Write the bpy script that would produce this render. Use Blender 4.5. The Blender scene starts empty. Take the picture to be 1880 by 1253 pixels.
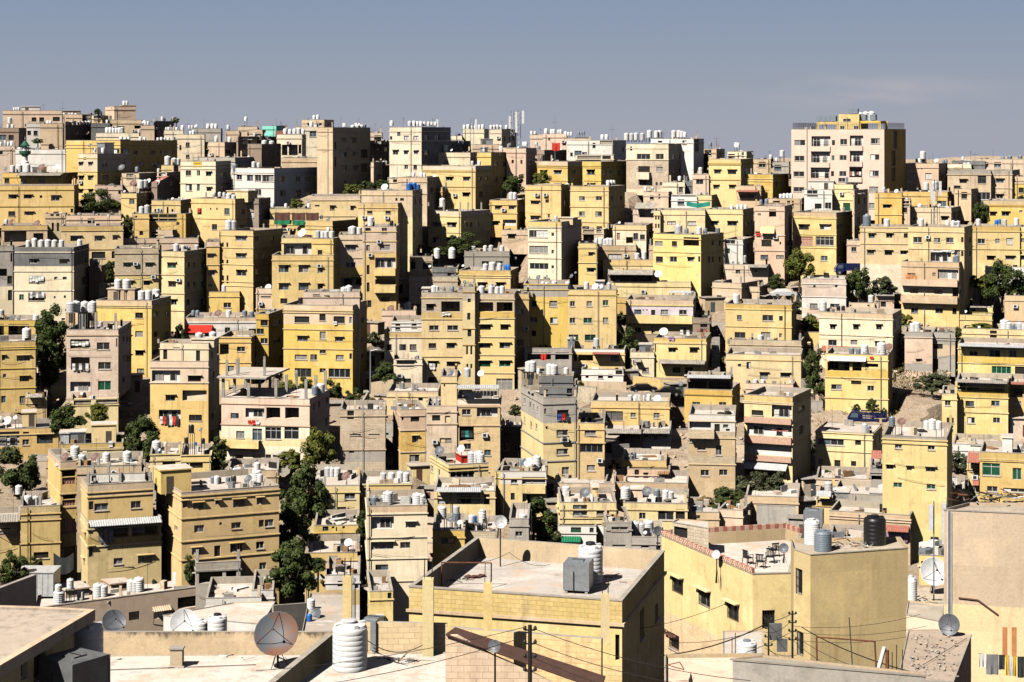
import bpy, bmesh, math, random
from mathutils import Vector, Matrix
R = math.radians
rnd = random.Random(7)
SC = bpy.context.scene
COL = SC.collection
# ------------------------------------------------------------------ camera
F = 3570.0          # focal length in photo pixels (1880 wide)
HY = 250.0          # photo row of the horizon
CZ = 60.0           # eye height above the valley datum
cam_d = bpy.data.cameras.new("camera"); cam = bpy.data.objects.new("camera", cam_d); COL.objects.link(cam)
cam.location = (0, 0, CZ); cam.rotation_euler = (R(90), 0, 0)
cam_d.sensor_width = 36.0; cam_d.lens = 36.0 * F / 1880.0
cam_d.shift_y = -(626.5 - HY) / 1880.0
cam_d.clip_start = 0.5; cam_d.clip_end = 9000
SC.camera = cam
# ------------------------------------------------------------------ light
SUN_ELEV = R(47); SUN_TRAVEL = Vector((0.66, 0.75, 0)).normalized()
sd = bpy.data.lights.new("sun", 'SUN'); sd.energy = 5.0; sd.angle = R(0.5); sd.color = (1.0, 0.94, 0.84)
so = bpy.data.objects.new("sun", sd); COL.objects.link(so)
sun_to = -SUN_TRAVEL * math.cos(SUN_ELEV) + Vector((0, 0, math.sin(SUN_ELEV)))
so.rotation_euler = sun_to.to_track_quat('Z', 'Y').to_euler(); so.location = (0, 0, 200)
W = bpy.data.worlds.new("World"); SC.world = W; W.use_nodes = True
nt = W.node_tree; nt.nodes.clear()
wo = nt.nodes.new('ShaderNodeOutputWorld'); bg = nt.nodes.new('ShaderNodeBackground')
sky = nt.nodes.new('ShaderNodeTexSky'); sky.sky_type = 'NISHITA'; sky.sun_disc = False
sky.sun_elevation = SUN_ELEV; sky.sun_rotation = math.atan2(sun_to.x, sun_to.y)
sky.altitude = 900; sky.air_density = 1.0; sky.dust_density = 2.5; sky.ozone_density = 3.0
bg.inputs['Strength'].default_value = 0.05
SKY_K = 0.75
# the dusty lavender air of the photo: the sky texture tinted, with a paler band low down and one faint cloud
tc = nt.nodes.new('ShaderNodeTexCoord'); sp = nt.nodes.new('ShaderNodeSeparateXYZ'); nt.links.new(tc.outputs['Generated'], sp.inputs[0])
rp = nt.nodes.new('ShaderNodeValToRGB'); nt.links.new(sp.outputs['Z'], rp.inputs[0])
e = rp.color_ramp.elements; e[0].position = 0.0; e[0].color = (5.6 * SKY_K, 5.85 * SKY_K, 6.9 * SKY_K, 1); e[1].position = 1.0; e[1].color = (0.5, 0.55, 0.9, 1)
for p_, c_ in ((0.035, (4.5, 5.15, 6.5, 1)), (0.072, (3.6, 4.6, 6.5, 1)), (0.12, (3.0, 3.2, 4.0, 1)), (0.3, (1.9, 1.9, 2.4, 1))): m_ = rp.color_ramp.elements.new(p_); m_.color = (c_[0] * SKY_K, c_[1] * SKY_K, c_[2] * SKY_K, 1)
mx = nt.nodes.new('ShaderNodeMixRGB'); mx.inputs[0].default_value = 0.92
nt.links.new(sky.outputs[0], mx.inputs[1]); nt.links.new(rp.outputs[0], mx.inputs[2])
mp = nt.nodes.new('ShaderNodeMapping'); mp.inputs['Scale'].default_value = (14, 14, 60); nt.links.new(tc.outputs['Generated'], mp.inputs[0])
nz = nt.nodes.new('ShaderNodeTexNoise'); nz.inputs['Scale'].default_value = 1.6; nz.inputs['Detail'].default_value = 6; nt.links.new(mp.outputs[0], nz.inputs[0])
def math_node(tree, op, a, b=None, c=None):
    n = tree.nodes.new('ShaderNodeMath'); n.operation = op
    for i, v in enumerate((a, b, c)):
        if v is None: continue
        if isinstance(v, (int, float)): n.inputs[i].default_value = v
        else: tree.links.new(v, n.inputs[i])
    return n.outputs[0]
dx = math_node(nt, 'MULTIPLY', math_node(nt, 'SUBTRACT', sp.outputs['X'], 0.185), 20)
dz = math_node(nt, 'MULTIPLY', math_node(nt, 'SUBTRACT', sp.outputs['Z'], 0.022), 110)
dd = math_node(nt, 'ADD', math_node(nt, 'MULTIPLY', dx, dx), math_node(nt, 'MULTIPLY', dz, dz))
env = math_node(nt, 'POWER', 2.718, math_node(nt, 'MULTIPLY', dd, -1.2))
cl = math_node(nt, 'MULTIPLY', env, math_node(nt, 'MULTIPLY', math_node(nt, 'SUBTRACT', nz.outputs[0], 0.38), 2.2))
clc = nt.nodes.new('ShaderNodeClamp'); nt.links.new(cl, clc.inputs[0])
mx2 = nt.nodes.new('ShaderNodeMixRGB'); nt.links.new(clc.outputs[0], mx2.inputs[0]); nt.links.new(mx.outputs[0], mx2.inputs[1])
mx2.inputs[2].default_value = (5.6, 5.3, 5.6, 1)
nt.links.new(mx2.outputs[0], bg.inputs[0]); nt.links.new(bg.outputs[0], wo.inputs[0])
SC.view_settings.view_transform = 'Standard'; SC.view_settings.look = 'None'; SC.view_settings.gamma = 1
SC.view_settings.exposure = 0.85
SC.cycles.max_bounces = 6; SC.cycles.diffuse_bounces = 0; SC.cycles.glossy_bounces = 2; SC.cycles.transparent_max_bounces = 4

# ------------------------------------------------------------------ materials
MATS = {}
def new_mat(name):
    m = bpy.data.materials.new(name); m.use_nodes = True
    m.node_tree.nodes.clear()
    o = m.node_tree.nodes.new('ShaderNodeOutputMaterial'); b = m.node_tree.nodes.new('ShaderNodeBsdfPrincipled')
    m.node_tree.links.new(b.outputs[0], o.inputs[0]); MATS[name] = m
    return m, m.node_tree, b
def noise(t, vec, scale, detail=4, rough=0.6):
    n = t.nodes.new('ShaderNodeTexNoise'); n.inputs['Scale'].default_value = scale; n.inputs['Detail'].default_value = detail
    n.inputs['Roughness'].default_value = rough; t.links.new(vec, n.inputs['Vector']); return n.outputs[0]
def ramp(t, v, p0, c0, p1, c1):
    r = t.nodes.new('ShaderNodeValToRGB'); t.links.new(v, r.inputs[0]); e = r.color_ramp.elements
    e[0].position = p0; e[0].color = (*c0, 1); e[1].position = p1; e[1].color = (*c1, 1); return r.outputs[0]
def mixc(t, f, a, b, mode='MIX'):
    n = t.nodes.new('ShaderNodeMixRGB'); n.blend_type = mode
    for i, v in enumerate((f, a, b)):
        if isinstance(v, (int, float)): n.inputs[i].default_value = v
        elif isinstance(v, tuple): n.inputs[i].default_value = (*v, 1)
        else: t.links.new(v, n.inputs[i])
    return n.outputs[0]
def mapping(t, vec, s):
    n = t.nodes.new('ShaderNodeMapping'); n.inputs['Scale'].default_value = s; t.links.new(vec, n.inputs[0]); return n.outputs[0]
def bump(t, b, h, strength, dist=0.03):
    n = t.nodes.new('ShaderNodeBump'); n.inputs['Strength'].default_value = strength; n.inputs['Distance'].default_value = dist
    t.links.new(h, n.inputs['Height']); t.links.new(n.outputs[0], b.inputs['Normal'])
def stucco(name, c, block=0.0, dirt=0.68, patch=None, bw=0.42, bh=0.21, mortar=None):
    c = tuple(x * 0.80 for x in c); patch = patch and tuple(x * .8 for x in patch)
    m, t, b = new_mat(name)
    g = t.nodes.new('ShaderNodeNewGeometry').outputs['Position']
    oi = t.nodes.new('ShaderNodeObjectInfo').outputs['Random']
    hs = t.nodes.new('ShaderNodeHueSaturation'); hs.inputs['Color'].default_value = (*c, 1)
    t.links.new(math_node(t, 'ADD', math_node(t, 'MULTIPLY', oi, 0.018), 0.491), hs.inputs['Hue'])
    oi2 = math_node(t, 'FRACT', math_node(t, 'MULTIPLY', oi, 17.3))
    t.links.new(math_node(t, 'ADD', math_node(t, 'MULTIPLY', oi2, 0.26), 0.87), hs.inputs['Value'])
    oi3 = math_node(t, 'FRACT', math_node(t, 'MULTIPLY', oi, 7.7))
    t.links.new(math_node(t, 'ADD', math_node(t, 'MULTIPLY', oi3, 0.3), 0.84), hs.inputs['Saturation'])
    col = hs.outputs[0]
    pc = patch or tuple(min(1, x * 1.12 + 0.05) for x in c)
    col = mixc(t, ramp(t, noise(t, g, 0.35, 5, 0.7), 0.5, (0, 0, 0), 0.66, (0.75,) * 3), col, pc)          # repainted / faded patches
    dk = tuple(x * 0.55 for x in c)
    dcol = (dk[0] * 0.9 + 0.01, dk[1] * 0.86 + 0.015, dk[2] * 0.85 + 0.02)
    streak = noise(t, mapping(t, g, (2.6, 2.6, 0.22)), 1.0, 5, 0.65)
    area = ramp(t, noise(t, g, 0.22, 3, 0.5), 0.42, (0.12,) * 3, 0.62, (1, 1, 1))
    col = mixc(t, math_node(t, 'MULTIPLY', math_node(t, 'MULTIPLY', ramp(t, streak, 0.50, (0, 0, 0), 0.72, (1, 1, 1)), area), dirt), col, dcol)
    blot = noise(t, g, 0.9, 6, 0.72)
    col = mixc(t, math_node(t, 'MULTIPLY', ramp(t, blot, 0.53, (0, 0, 0), 0.72, (1, 1, 1)), dirt * 0.8), col, dcol)
    if block == 0:      # storeys and bays repainted at different times
        u_ = t.nodes.new('ShaderNodeUVMap').outputs[0]; b2 = t.nodes.new('ShaderNodeTexBrick'); t.links.new(u_, b2.inputs['Vector']); b2.inputs['Scale'].default_value = 1.0
        b2.inputs['Brick Width'].default_value = 4.3; b2.inputs['Row Height'].default_value = 2.9; b2.inputs['Mortar Size'].default_value = 0.006
        b2.inputs['Color1'].default_value = (1.06, 1.06, 1.06, 1); b2.inputs['Color2'].default_value = (0.80, 0.79, 0.77, 1); b2.inputs['Mortar'].default_value = (0.5, 0.46, 0.42, 1)
        col = mixc(t, 0.42, col, b2.outputs[0], 'MULTIPLY')
    fine = noise(t, g, 9.0, 4, 0.7)
    col = mixc(t, 0.5, col, ramp(t, fine, 0.25, (0.72,) * 3, 0.75, (1.2,) * 3), 'MULTIPLY')
    h = fine
    if block > 0:
        uv = t.nodes.new('ShaderNodeUVMap').outputs[0]
        br = t.nodes.new('ShaderNodeTexBrick'); t.links.new(uv, br.inputs['Vector'])
        br.inputs['Scale'].default_value = 1.0; br.inputs['Brick Width'].default_value = bw; br.inputs['Row Height'].default_value = bh
        br.inputs['Mortar Size'].default_value = 0.014; br.inputs['Mortar Smooth'].default_value = 0.3; br.inputs['Bias'].default_value = 0.0
        br.inputs['Color1'].default_value = (1.05, 1.05, 1.05, 1); br.inputs['Color2'].default_value = (0.82, 0.82, 0.82, 1)
        mo = mortar or 0.5
        br.inputs['Mortar'].default_value = (mo, mo, mo, 1)
        col = mixc(t, block, col, br.outputs[0], 'MULTIPLY')
        h = math_node(t, 'SUBTRACT', math_node(t, 'MULTIPLY', fine, 0.3), math_node(t, 'MULTIPLY', br.outputs['Fac'], block))
    t.links.new(col, b.inputs['Base Color']); b.inputs['Roughness'].default_value = 0.92
    b.inputs['Specular IOR Level'].default_value = 0.15
    bump(t, b, h, 0.5, 0.02)
    return m
stucco('Y', (0.79, 0.56, 0.22))
stucco('y', (0.83, 0.64, 0.32))
stucco('o', (0.68, 0.48, 0.18), dirt=0.75)
stucco('c', (0.86, 0.74, 0.53))
stucco('p', (0.74, 0.57, 0.42))
stucco('P', (0.76, 0.56, 0.41))
stucco('E', (0.62, 0.47, 0.31), dirt=0.4)
stucco('b', (0.66, 0.50, 0.33))
stucco('B', (0.33, 0.25, 0.19))  # dark brown with the shade of unlit walls mixed into the colour
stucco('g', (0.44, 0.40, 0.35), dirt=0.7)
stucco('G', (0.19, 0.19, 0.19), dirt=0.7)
stucco('w', (0.80, 0.76, 0.70), dirt=0.35)
stucco('l', (0.72, 0.64, 0.68), dirt=0.2)
stucco('T', (0.25, 0.72, 0.60), dirt=0.2)
stucco('k', (0.66, 0.54, 0.39), block=0.8)
stucco('K', (0.72, 0.53, 0.25), block=0.55)
stucco('Q', (0.74, 0.60, 0.48), block=0.45, bw=0.6, bh=0.28)
stucco('Z', (0.70, 0.55, 0.45), block=0.25, dirt=0.25, bw=0.6, bh=0.3)
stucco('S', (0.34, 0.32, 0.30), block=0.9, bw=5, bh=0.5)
stucco('O', (0.80, 0.60, 0.33), block=0.6, bw=0.42, bh=0.22, mortar=0.62)
stucco('N', (0.82, 0.60, 0.38), block=0.6, bw=0.42, bh=0.22, mortar=0.62)
stucco('X', (0.44, 0.35, 0.28), dirt=0.9)
stucco('A', (0.68, 0.50, 0.215), dirt=0.5)
stucco('R', (0.61, 0.555, 0.50), dirt=0.7)             # roof screed
stucco('V', (0.50, 0.42, 0.33), dirt=0.9)             # weathered roof
stucco('M', (0.80, 0.60, 0.36), dirt=0.7)
stucco('U', (0.40, 0.36, 0.31), dirt=0.9)             # coping stains
# black mould running down from the top of the wall nearest the viewer
m = MATS['M']; t = m.node_tree; b = [n for n in t.nodes if n.type == 'BSDF_PRINCIPLED'][0]
g = t.nodes.new('ShaderNodeNewGeometry').outputs['Position']; sz = t.nodes.new('ShaderNodeSeparateXYZ'); t.links.new(g, sz.inputs[0])
top_ = math_node(t, 'MULTIPLY', math_node(t, 'SUBTRACT', sz.outputs['Z'], CZ - 19.75), 0.85)
mo_ = math_node(t, 'ADD', noise(t, mapping(t, g, (1.6, 1.6, .5)), 1.3, 6, .75), top_)
old = b.inputs['Base Color'].links[0].from_socket
t.links.new(mixc(t, ramp(t, mo_, .86, (0, 0, 0), 1.05, (.85,) * 3), old, (.07, .06, .05)), b.inputs['Base Color'])
m = MATS['R']; t = m.node_tree; b = [n for n in t.nodes if n.type == 'BSDF_PRINCIPLED'][0]
g = t.nodes.new('ShaderNodeNewGeometry').outputs['Position']; old = b.inputs['Base Color'].links[0].from_socket
c_ = mixc(t, ramp(t, noise(t, g, 0.45, 7, .72), .50, (0, 0, 0), .60, (.55,) * 3), old, (.52, .36, .25))
c_ = mixc(t, ramp(t, noise(t, g, 1.1, 7, .78), .56, (0, 0, 0), .66, (.75,) * 3), c_, (.26, .22, .19))
c_ = mixc(t, ramp(t, noise(t, mapping(t, g, (.5, 2.5, 1)), 1.0, 5, .7), .60, (0, 0, 0), .66, (.6,) * 3), c_, (.66, .62, .58))
t.links.new(c_, b.inputs['Base Color'])
def plain(name, c, rough=0.6, metal=0.0, var=0.25, scale=3.0, spec=0.4, bmp=0.0):
    c = tuple(x * 0.80 for x in c)
    m, t, b = new_mat(name)
    g = t.nodes.new('ShaderNodeNewGeometry').outputs['Position']
    col = mixc(t, 1.0, c, ramp(t, noise(t, g, scale, 5, 0.7), 0.3, (1 - var,) * 3, 0.7, (1 + var * 0.4,) * 3), 'MULTIPLY')
    t.links.new(col, b.inputs['Base Color']); b.inputs['Roughness'].default_value = rough; b.inputs['Metallic'].default_value = metal
    b.inputs['Specular IOR Level'].default_value = spec
    if bmp: bump(t, b, noise(t, g, scale * 3, 5, 0.7), bmp, 0.03)
    return m
plain('glass', (0.025, 0.028, 0.032), 0.12, 0, 0.5, 1.0, 0.5)
plain('glass_blue', (0.10, 0.14, 0.17), 0.15, 0, 0.5, 2.0, 0.5)
plain('glass_green', (0.01, 0.10, 0.05), 0.2, 0, 0.5, 1.0, 0.5)
plain('curtain', (0.34, 0.32, 0.30), 0.7, 0, 0.6, 6.0, 0.3)
plain('black', (0.012, 0.011, 0.010), 0.8, 0, 0.2)  # near-black pane: darkness inside open windows and doorways put into the colour
plain('frame_dark', (0.09, 0.07, 0.055), 0.6)
plain('frame_white', (0.62, 0.60, 0.57), 0.5)
plain('iron', (0.025, 0.022, 0.02), 0.6, 0.3)
plain('plastic', (0.80, 0.80, 0.80), 0.42, 0, 0.14, 5.0)
plain('plastic_lid', (0.62, 0.62, 0.63), 0.45, 0, 0.2)
plain('plastic_grey', (0.20, 0.24, 0.29), 0.45, 0, 0.15)
plain('box_grey', (0.17, 0.175, 0.18), 0.6, 0.2, 0.35, 2.0)
plain('plastic_black', (0.012, 0.012, 0.014), 0.4, 0, 0.1)
plain('plastic_blue', (0.03, 0.16, 0.55), 0.4)
plain('galv', (0.36, 0.39, 0.42), 0.45, 0.5, 0.3, 4.0)
plain('sheet', (0.62, 0.63, 0.64), 0.5, 0.2, 0.3, 2.0)
plain('sheet_dirty', (0.42, 0.38, 0.33), 0.7, 0.1, 0.5, 1.5)
plain('dish_white', (0.72, 0.73, 0.74), 0.45, 0, 0.2, 4.0)
plain('dish_grey', (0.13, 0.14, 0.16), 0.5, 0.1, 0.3, 4.0)
plain('dish_brown', (0.20, 0.11, 0.09), 0.6, 0.1, 0.4, 4.0)
plain('red', (0.62, 0.03, 0.015), 0.7, 0, 0.25, 3.0)
plain('darkgreen', (0.01, 0.10, 0.06), .6)
plain('redtile', (0.42, 0.15, 0.11), 0.8, 0, 0.4, 4.0)
plain('lattice', (0.60, 0.38, 0.28), 0.8, 0, 0.3, 4.0)
plain('green', (0.01, 0.20, 0.09), 0.7)
plain('teal', (0.02, 0.30, 0.24), 0.7)
plain('navy', (0.012, 0.02, 0.09), 0.35, 0.2)
plain('car_black', (0.012, 0.013, 0.016), 0.2, 0.3, 0.1)
plain('car_white', (0.7, 0.7, 0.7), 0.3, 0.1, 0.1)
plain('tyre', (0.02, 0.02, 0.02), 0.9)
plain('wood', (0.34, 0.19, 0.09), 0.8, 0, 0.4, 4.0)
plain('wood_brown', (0.12, 0.05, 0.035), 0.8, 0, 0.4, 4.0)
plain('cloth_white', (0.72, 0.71, 0.69), 0.9)
plain('cloth_grey', (0.22, 0.22, 0.23), 0.9)
plain('cloth_dark', (0.03, 0.035, 0.035), 0.9)
plain('cloth_blue', (0.03, 0.10, 0.35), 0.9)
plain('cloth_yellow', (0.75, 0.47, 0.03), 0.9)
plain('cloth_purple', (0.38, 0.25, 0.40), 0.9)
plain('rust', (0.20, 0.07, 0.03), 0.85, 0.1, 0.5, 5.0)
plain('orange', (0.62, 0.26, 0.10), 0.8)
plain('concrete', (0.40, 0.37, 0.33), 0.9, 0, 0.4, 1.5, 0.2, 0.4)
plain('bark', (0.10, 0.07, 0.045), 0.95, 0, 0.4, 4.0)
plain('asphalt', (0.22, 0.20, 0.18), 0.95, 0, 0.3, 2.0)
def leafmat(name, a, b_, c):
    m, t, b = new_mat(name)
    g = t.nodes.new('ShaderNodeNewGeometry').outputs['Position']
    col = mixc(t, ramp(t, noise(t, g, 1.1, 3, 0.6), 0.38, (0, 0, 0), 0.62, (1, 1, 1)), a, b_)
    col = mixc(t, ramp(t, noise(t, g, 7.0, 2, 0.6), 0.55, (0, 0, 0), 0.68, (1, 1, 1)), col, c)
    t.links.new(col, b.inputs['Base Color']); b.inputs['Roughness'].default_value = 0.75; b.inputs['Specular IOR Level'].default_value = 0.2
    return m
leafmat('leaf', (0.020, 0.034, 0.010), (0.050, 0.070, 0.016), (0.085, 0.095, 0.02))
leafmat('leaf_light', (0.05, 0.07, 0.012), (0.11, 0.12, 0.02), (0.17, 0.14, 0.03))
leafmat('leaf_dry', (0.12, 0.10, 0.03), (0.24, 0.17, 0.06), (0.34, 0.22, 0.08))
leafmat('leaf_olive', (0.035, 0.045, 0.022), (0.065, 0.075, 0.035), (0.10, 0.10, 0.05))
# earth of the slope: pale limestone dirt with rocks
m, t, b = new_mat('earth')
g = t.nodes.new('ShaderNodeNewGeometry').outputs['Position']
c1 = ramp(t, noise(t, g, 0.25, 6, 0.7), 0.35, (0.34, 0.25, 0.17), 0.65, (0.47, 0.38, 0.29))
vo = t.nodes.new('ShaderNodeTexVoronoi'); vo.inputs['Scale'].default_value = 1.8; t.links.new(g, vo.inputs[0])
c2 = mixc(t, ramp(t, vo.outputs['Distance'], 0.05, (0.8,) * 3, 0.35, (0, 0, 0)), c1, (0.52, 0.45, 0.37))
c3 = mixc(t, ramp(t, noise(t, g, 1.4, 5, 0.75), 0.56, (0, 0, 0), 0.66, (0.8,) * 3), c2, (0.30, 0.19, 0.09))
t.links.new(c3, b.inputs['Base Color']); b.inputs['Roughness'].default_value = 0.97; b.inputs['Specular IOR Level'].default_value = 0.1
bump(t, b, noise(t, g, 1.5, 8, 0.8), 1.0, 0.5)
# rusted satellite dish
m, t, b = new_mat('dish_rust')
g = t.nodes.new('ShaderNodeNewGeometry').outputs['Position']
c1 = mixc(t, ramp(t, noise(t, g, 0.9, 4, 0.6), 0.46, (0, 0, 0), 0.60, (1, 1, 1)), (0.055, 0.065, 0.08), (0.12, 0.045, 0.02))
t.links.new(c1, b.inputs['Base Color']); b.inputs['Roughness'].default_value = 0.6

# ------------------------------------------------------------------ basic builders
class MB:
    """collects faces; build() links them as one mesh object"""
    def __init__(s): s.v = []; s.f = []; s.mi = []; s.uv = []; s.mats = []
    def slot(s, m):
        if m not in s.mats: s.mats.append(m)
        return s.mats.index(m)
    def face(s, pts, m, uv=None):
        i = len(s.v); s.v += [tuple(p) for p in pts]; s.f.append(tuple(range(i, i + len(pts)))); s.mi.append(s.slot(m))
        s.uv += uv if uv else [(p[0] + p[1], p[2]) for p in pts]
    def box(s, x0, y0, z0, x1, y1, z1, m, M=None):
        P = [Vector(p) for p in ((x0, y0, z0), (x1, y0, z0), (x1, y1, z0), (x0, y1, z0), (x0, y0, z1), (x1, y0, z1), (x1, y1, z1), (x0, y1, z1))]
        if M is not None: P = [M @ p for p in P]
        for q in ((0, 1, 5, 4), (1, 2, 6, 5), (2, 3, 7, 6), (3, 0, 4, 7), (4, 5, 6, 7), (3, 2, 1, 0)):
            s.face([P[k] for k in q], m)
    def rod(s, a, b, r, m, n=6, r2=None):
        a = Vector(a); b = Vector(b); d = (b - a)
        if d.length < 1e-5: return
        d.normalize(); u = d.orthogonal().normalized(); w = d.cross(u); r2 = r if r2 is None else r2
        A = [a + (u * math.cos(k * math.tau / n) + w * math.sin(k * math.tau / n)) * r for k in range(n)]
        B = [b + (u * math.cos(k * math.tau / n) + w * math.sin(k * math.tau / n)) * r2 for k in range(n)]
        for k in range(n): s.face([A[k], A[(k + 1) % n], B[(k + 1) % n], B[k]], m)
        s.face(A[::-1], m); s.face(B, m)
    def lathe(s, prof, m, n=16, M=None):
        rings = []
        for r, z in prof:
            rings.append([Vector((r * math.cos(k * math.tau / n), r * math.sin(k * math.tau / n), z)) for k in range(n)])
        if M is not None: rings = [[M @ p for p in q] for q in rings]
        for a, b in zip(rings, rings[1:]):
            for k in range(n): s.face([a[k], a[(k + 1) % n], b[(k + 1) % n], b[k]], m)
    def mesh(s, name, smooth=False):
        me = bpy.data.meshes.new(name); me.from_pydata(s.v, [], s.f)
        for m in s.mats: me.materials.append(MATS[m])
        me.polygons.foreach_set('material_index', s.mi)
        uvl = me.uv_layers.new(name='UVMap'); uvl.data.foreach_set('uv', [c for q in s.uv for c in q])
        if smooth:
            bm = bmesh.new(); bm.from_mesh(me); bmesh.ops.remove_doubles(bm, verts=bm.verts, dist=1e-4)
            for f in bm.faces: f.smooth = True
            for e in bm.edges:
                if len(e.link_faces) == 2 and e.calc_face_angle(0) > R(40): e.smooth = False
            bm.to_mesh(me); bm.free()
        me.update(); return me
    def build(s, name, parent=None, loc=(0, 0, 0), rz=0, smooth=False):
        return link(name, s.mesh(name, smooth), parent, loc, rz)
def link(name, me, parent=None, loc=(0, 0, 0), rz=0):
    o = bpy.data.objects.new(name, me); COL.objects.link(o); o.parent = parent
    o.location = loc; o.rotation_euler = (0, 0, rz); return o
def tag(o, label=None, cat=None, group=None, kind=None):
    if label: o['label'] = label
    if cat: o['category'] = cat
    if group: o['group'] = group
    if kind: o['kind'] = kind
    return o
def empty(name, loc, label, cat, group=None):
    o = bpy.data.objects.new(name, None); COL.objects.link(o); o.location = loc; o.empty_display_size = 0.5
    return tag(o, label, cat, group)
def PT(px, py, Y):
    return Vector(((px - 940) / F * Y, Y, CZ - (py - HY) / F * Y))
def on_plane(px, py, z):
    Y = (z - CZ) / (-(py - HY) / F); return PT(px, py, Y)
TILE = {r + str(i + 1): (ox, oy) for r, oy in (('A', 170), ('B', 430), ('C', 700), ('D', 933)) for i, ox in enumerate((0, 470, 940, 1400))}
ZF = 1880 / 480.0
def tp(tile, x, y): return TILE[tile][0] + x / ZF, TILE[tile][1] + y / ZF
GT = [(1140, 200), (1100, 208), (1050, 218), (1000, 230), (900, 256), (800, 284), (700, 310), (600, 332), (500, 351), (420, 367), (350, 384), (310, 398), (297, 415), (292, 440), (290, 470)]
GY = GT[:-3] + [(285, 415), (268, 436), (258, 450), (250, 463), (240, 478), (225, 500)]
def Yof(y):
    if y >= GY[0][0]: return GY[0][1]
    if y <= GY[-1][0]: return GY[-1][1]
    for (a, A), (b_, B_) in zip(GY, GY[1:]):
        if b_ <= y <= a: return A + (B_ - A) * (a - y) / (a - b_)
GZ = sorted((Y, CZ - (y - HY) / F * Y) for y, Y in GT)
GZ = [(0, 24), (55, 22), (110, 12), (150, 7.0), (185, 5.0), (206, 5.5), (213, 6.5)] + [g_ for g_ in GZ if g_[0] > 215] + [(520, 53), (900, 40), (3000, -50), (6000, -100)]
def Zof(Y):
    for (a, A), (b_, B_) in zip(GZ, GZ[1:]):
        if a <= Y <= b_: return A + (B_ - A) * (Y - a) / (b_ - a)
    return GZ[-1][1]
# ------------------------------------------------------------------ shared small things
CACHE = {}
def cached(key, fn):
    if key not in CACHE: CACHE[key] = fn()
    return CACHE[key]
def q5(x): return max(0.2, round(x / 0.1) * 0.1)
def pane_mesh(w, h, mat):
    def f():
        b = MB(); b.box(-w / 2, 0, -h / 2, w / 2, 0.03, h / 2, mat)
        return b.mesh('window')
    return cached(('pane', w, h, mat), f)
def frame_mesh(w, h, fm, n, bars=False, arch=False):
    def f():
        b = MB(); t = 0.07; y0, y1 = -0.05, 0.0
        b.box(-w / 2, y0, -h / 2, w / 2, y1, -h / 2 + t, fm); b.box(-w / 2, y0, h / 2 - t, w / 2, y1, h / 2, fm)
        b.box(-w / 2, y0, -h / 2 + t, -w / 2 + t, y1, h / 2 - t, fm); b.box(w / 2 - t, y0, -h / 2 + t, w / 2, y1, h / 2 - t, fm)
        for k in range(1, n):
            x = -w / 2 + w * k / n; b.box(x - 0.03, y0, -h / 2 + t, x + 0.03, y1, h / 2 - t, fm)
        if h > 1.5: b.box(-w / 2 + t, y0 - 0.004, h * 0.2 - 0.03, w / 2 - t, y1 - 0.002, h * 0.2 + 0.03, fm)
        return b.mesh('frame')
    return cached(('fr', w, h, fm, n, arch), f)
def grille_mesh(w, h):
    def f():
        b = MB(); n = max(3, int(w / 0.16))
        for k in range(n + 1):
            x = -w / 2 + w * k / n; b.box(x - 0.012, -0.14, -h / 2, x + 0.012, -0.12, h / 2, 'iron')
        for z in (-h / 2, -h / 6, h / 6, h / 2): b.box(-w / 2, -0.155, z - 0.012, w / 2, -0.14, z + 0.012, 'iron')
        return b.mesh('grille')
    return cached(('gr', w, h), f)
def hood_mesh(w, m):
    def f():
        b = MB(); b.box(-w / 2 - 0.15, -0.36, 0.0, w / 2 + 0.15, 0.02, 0.08, m); return b.mesh('hood')
    return cached(('hood', w, m), f)
def sill_mesh(w):
    def f():
        b = MB(); b.box(-w / 2 - 0.06, -0.09, -0.08, w / 2 + 0.06, 0.03, 0.0, 'R'); return b.mesh('sill')
    return cached(('sill', w), f)
def tank_meshes():
    def f():
        b = MB(); pr = [(0.0, 0.0), (0.5, 0.0)]
        for k in range(6):
            z = 0.04 + k * 0.2
            pr += [(0.5, z), (0.52, z + 0.03), (0.52, z + 0.15), (0.495, z + 0.175)]
        pr += [(0.5, 1.24), (0.44, 1.34), (0.2, 1.40), (0.0, 1.41)]
        b.lathe(pr, 'plastic', 18); me = b.mesh('water_tank', True)
        l = MB(); l.lathe([(0.19, 1.395), (0.19, 1.47), (0.15, 1.49), (0.0, 1.49)], 'plastic_lid', 12)
        return me, l.mesh('lid', True)
    return cached('tank', f)
def tank_tinted(mat):
    def f():
        me = tank_meshes()[0].copy(); me.materials[0] = MATS[mat]; return me
    return f() if False else cached(('tank', mat), f)
ORD = ['first', 'second', 'third', 'fourth', 'fifth', 'sixth', 'seventh', 'eighth', 'ninth', 'tenth', 'eleventh', 'twelfth']
TANKS = []
def put_tank(P, zbase, roofz, label, scale=1.0, mat='plastic', far=True, group='water tanks standing on the rooftops', cat='water tank', name='water_tank'):
    TANKS.append([P.copy(), zbase, roofz, label, scale, mat, group, None, 0, 0, cat, name])
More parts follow.
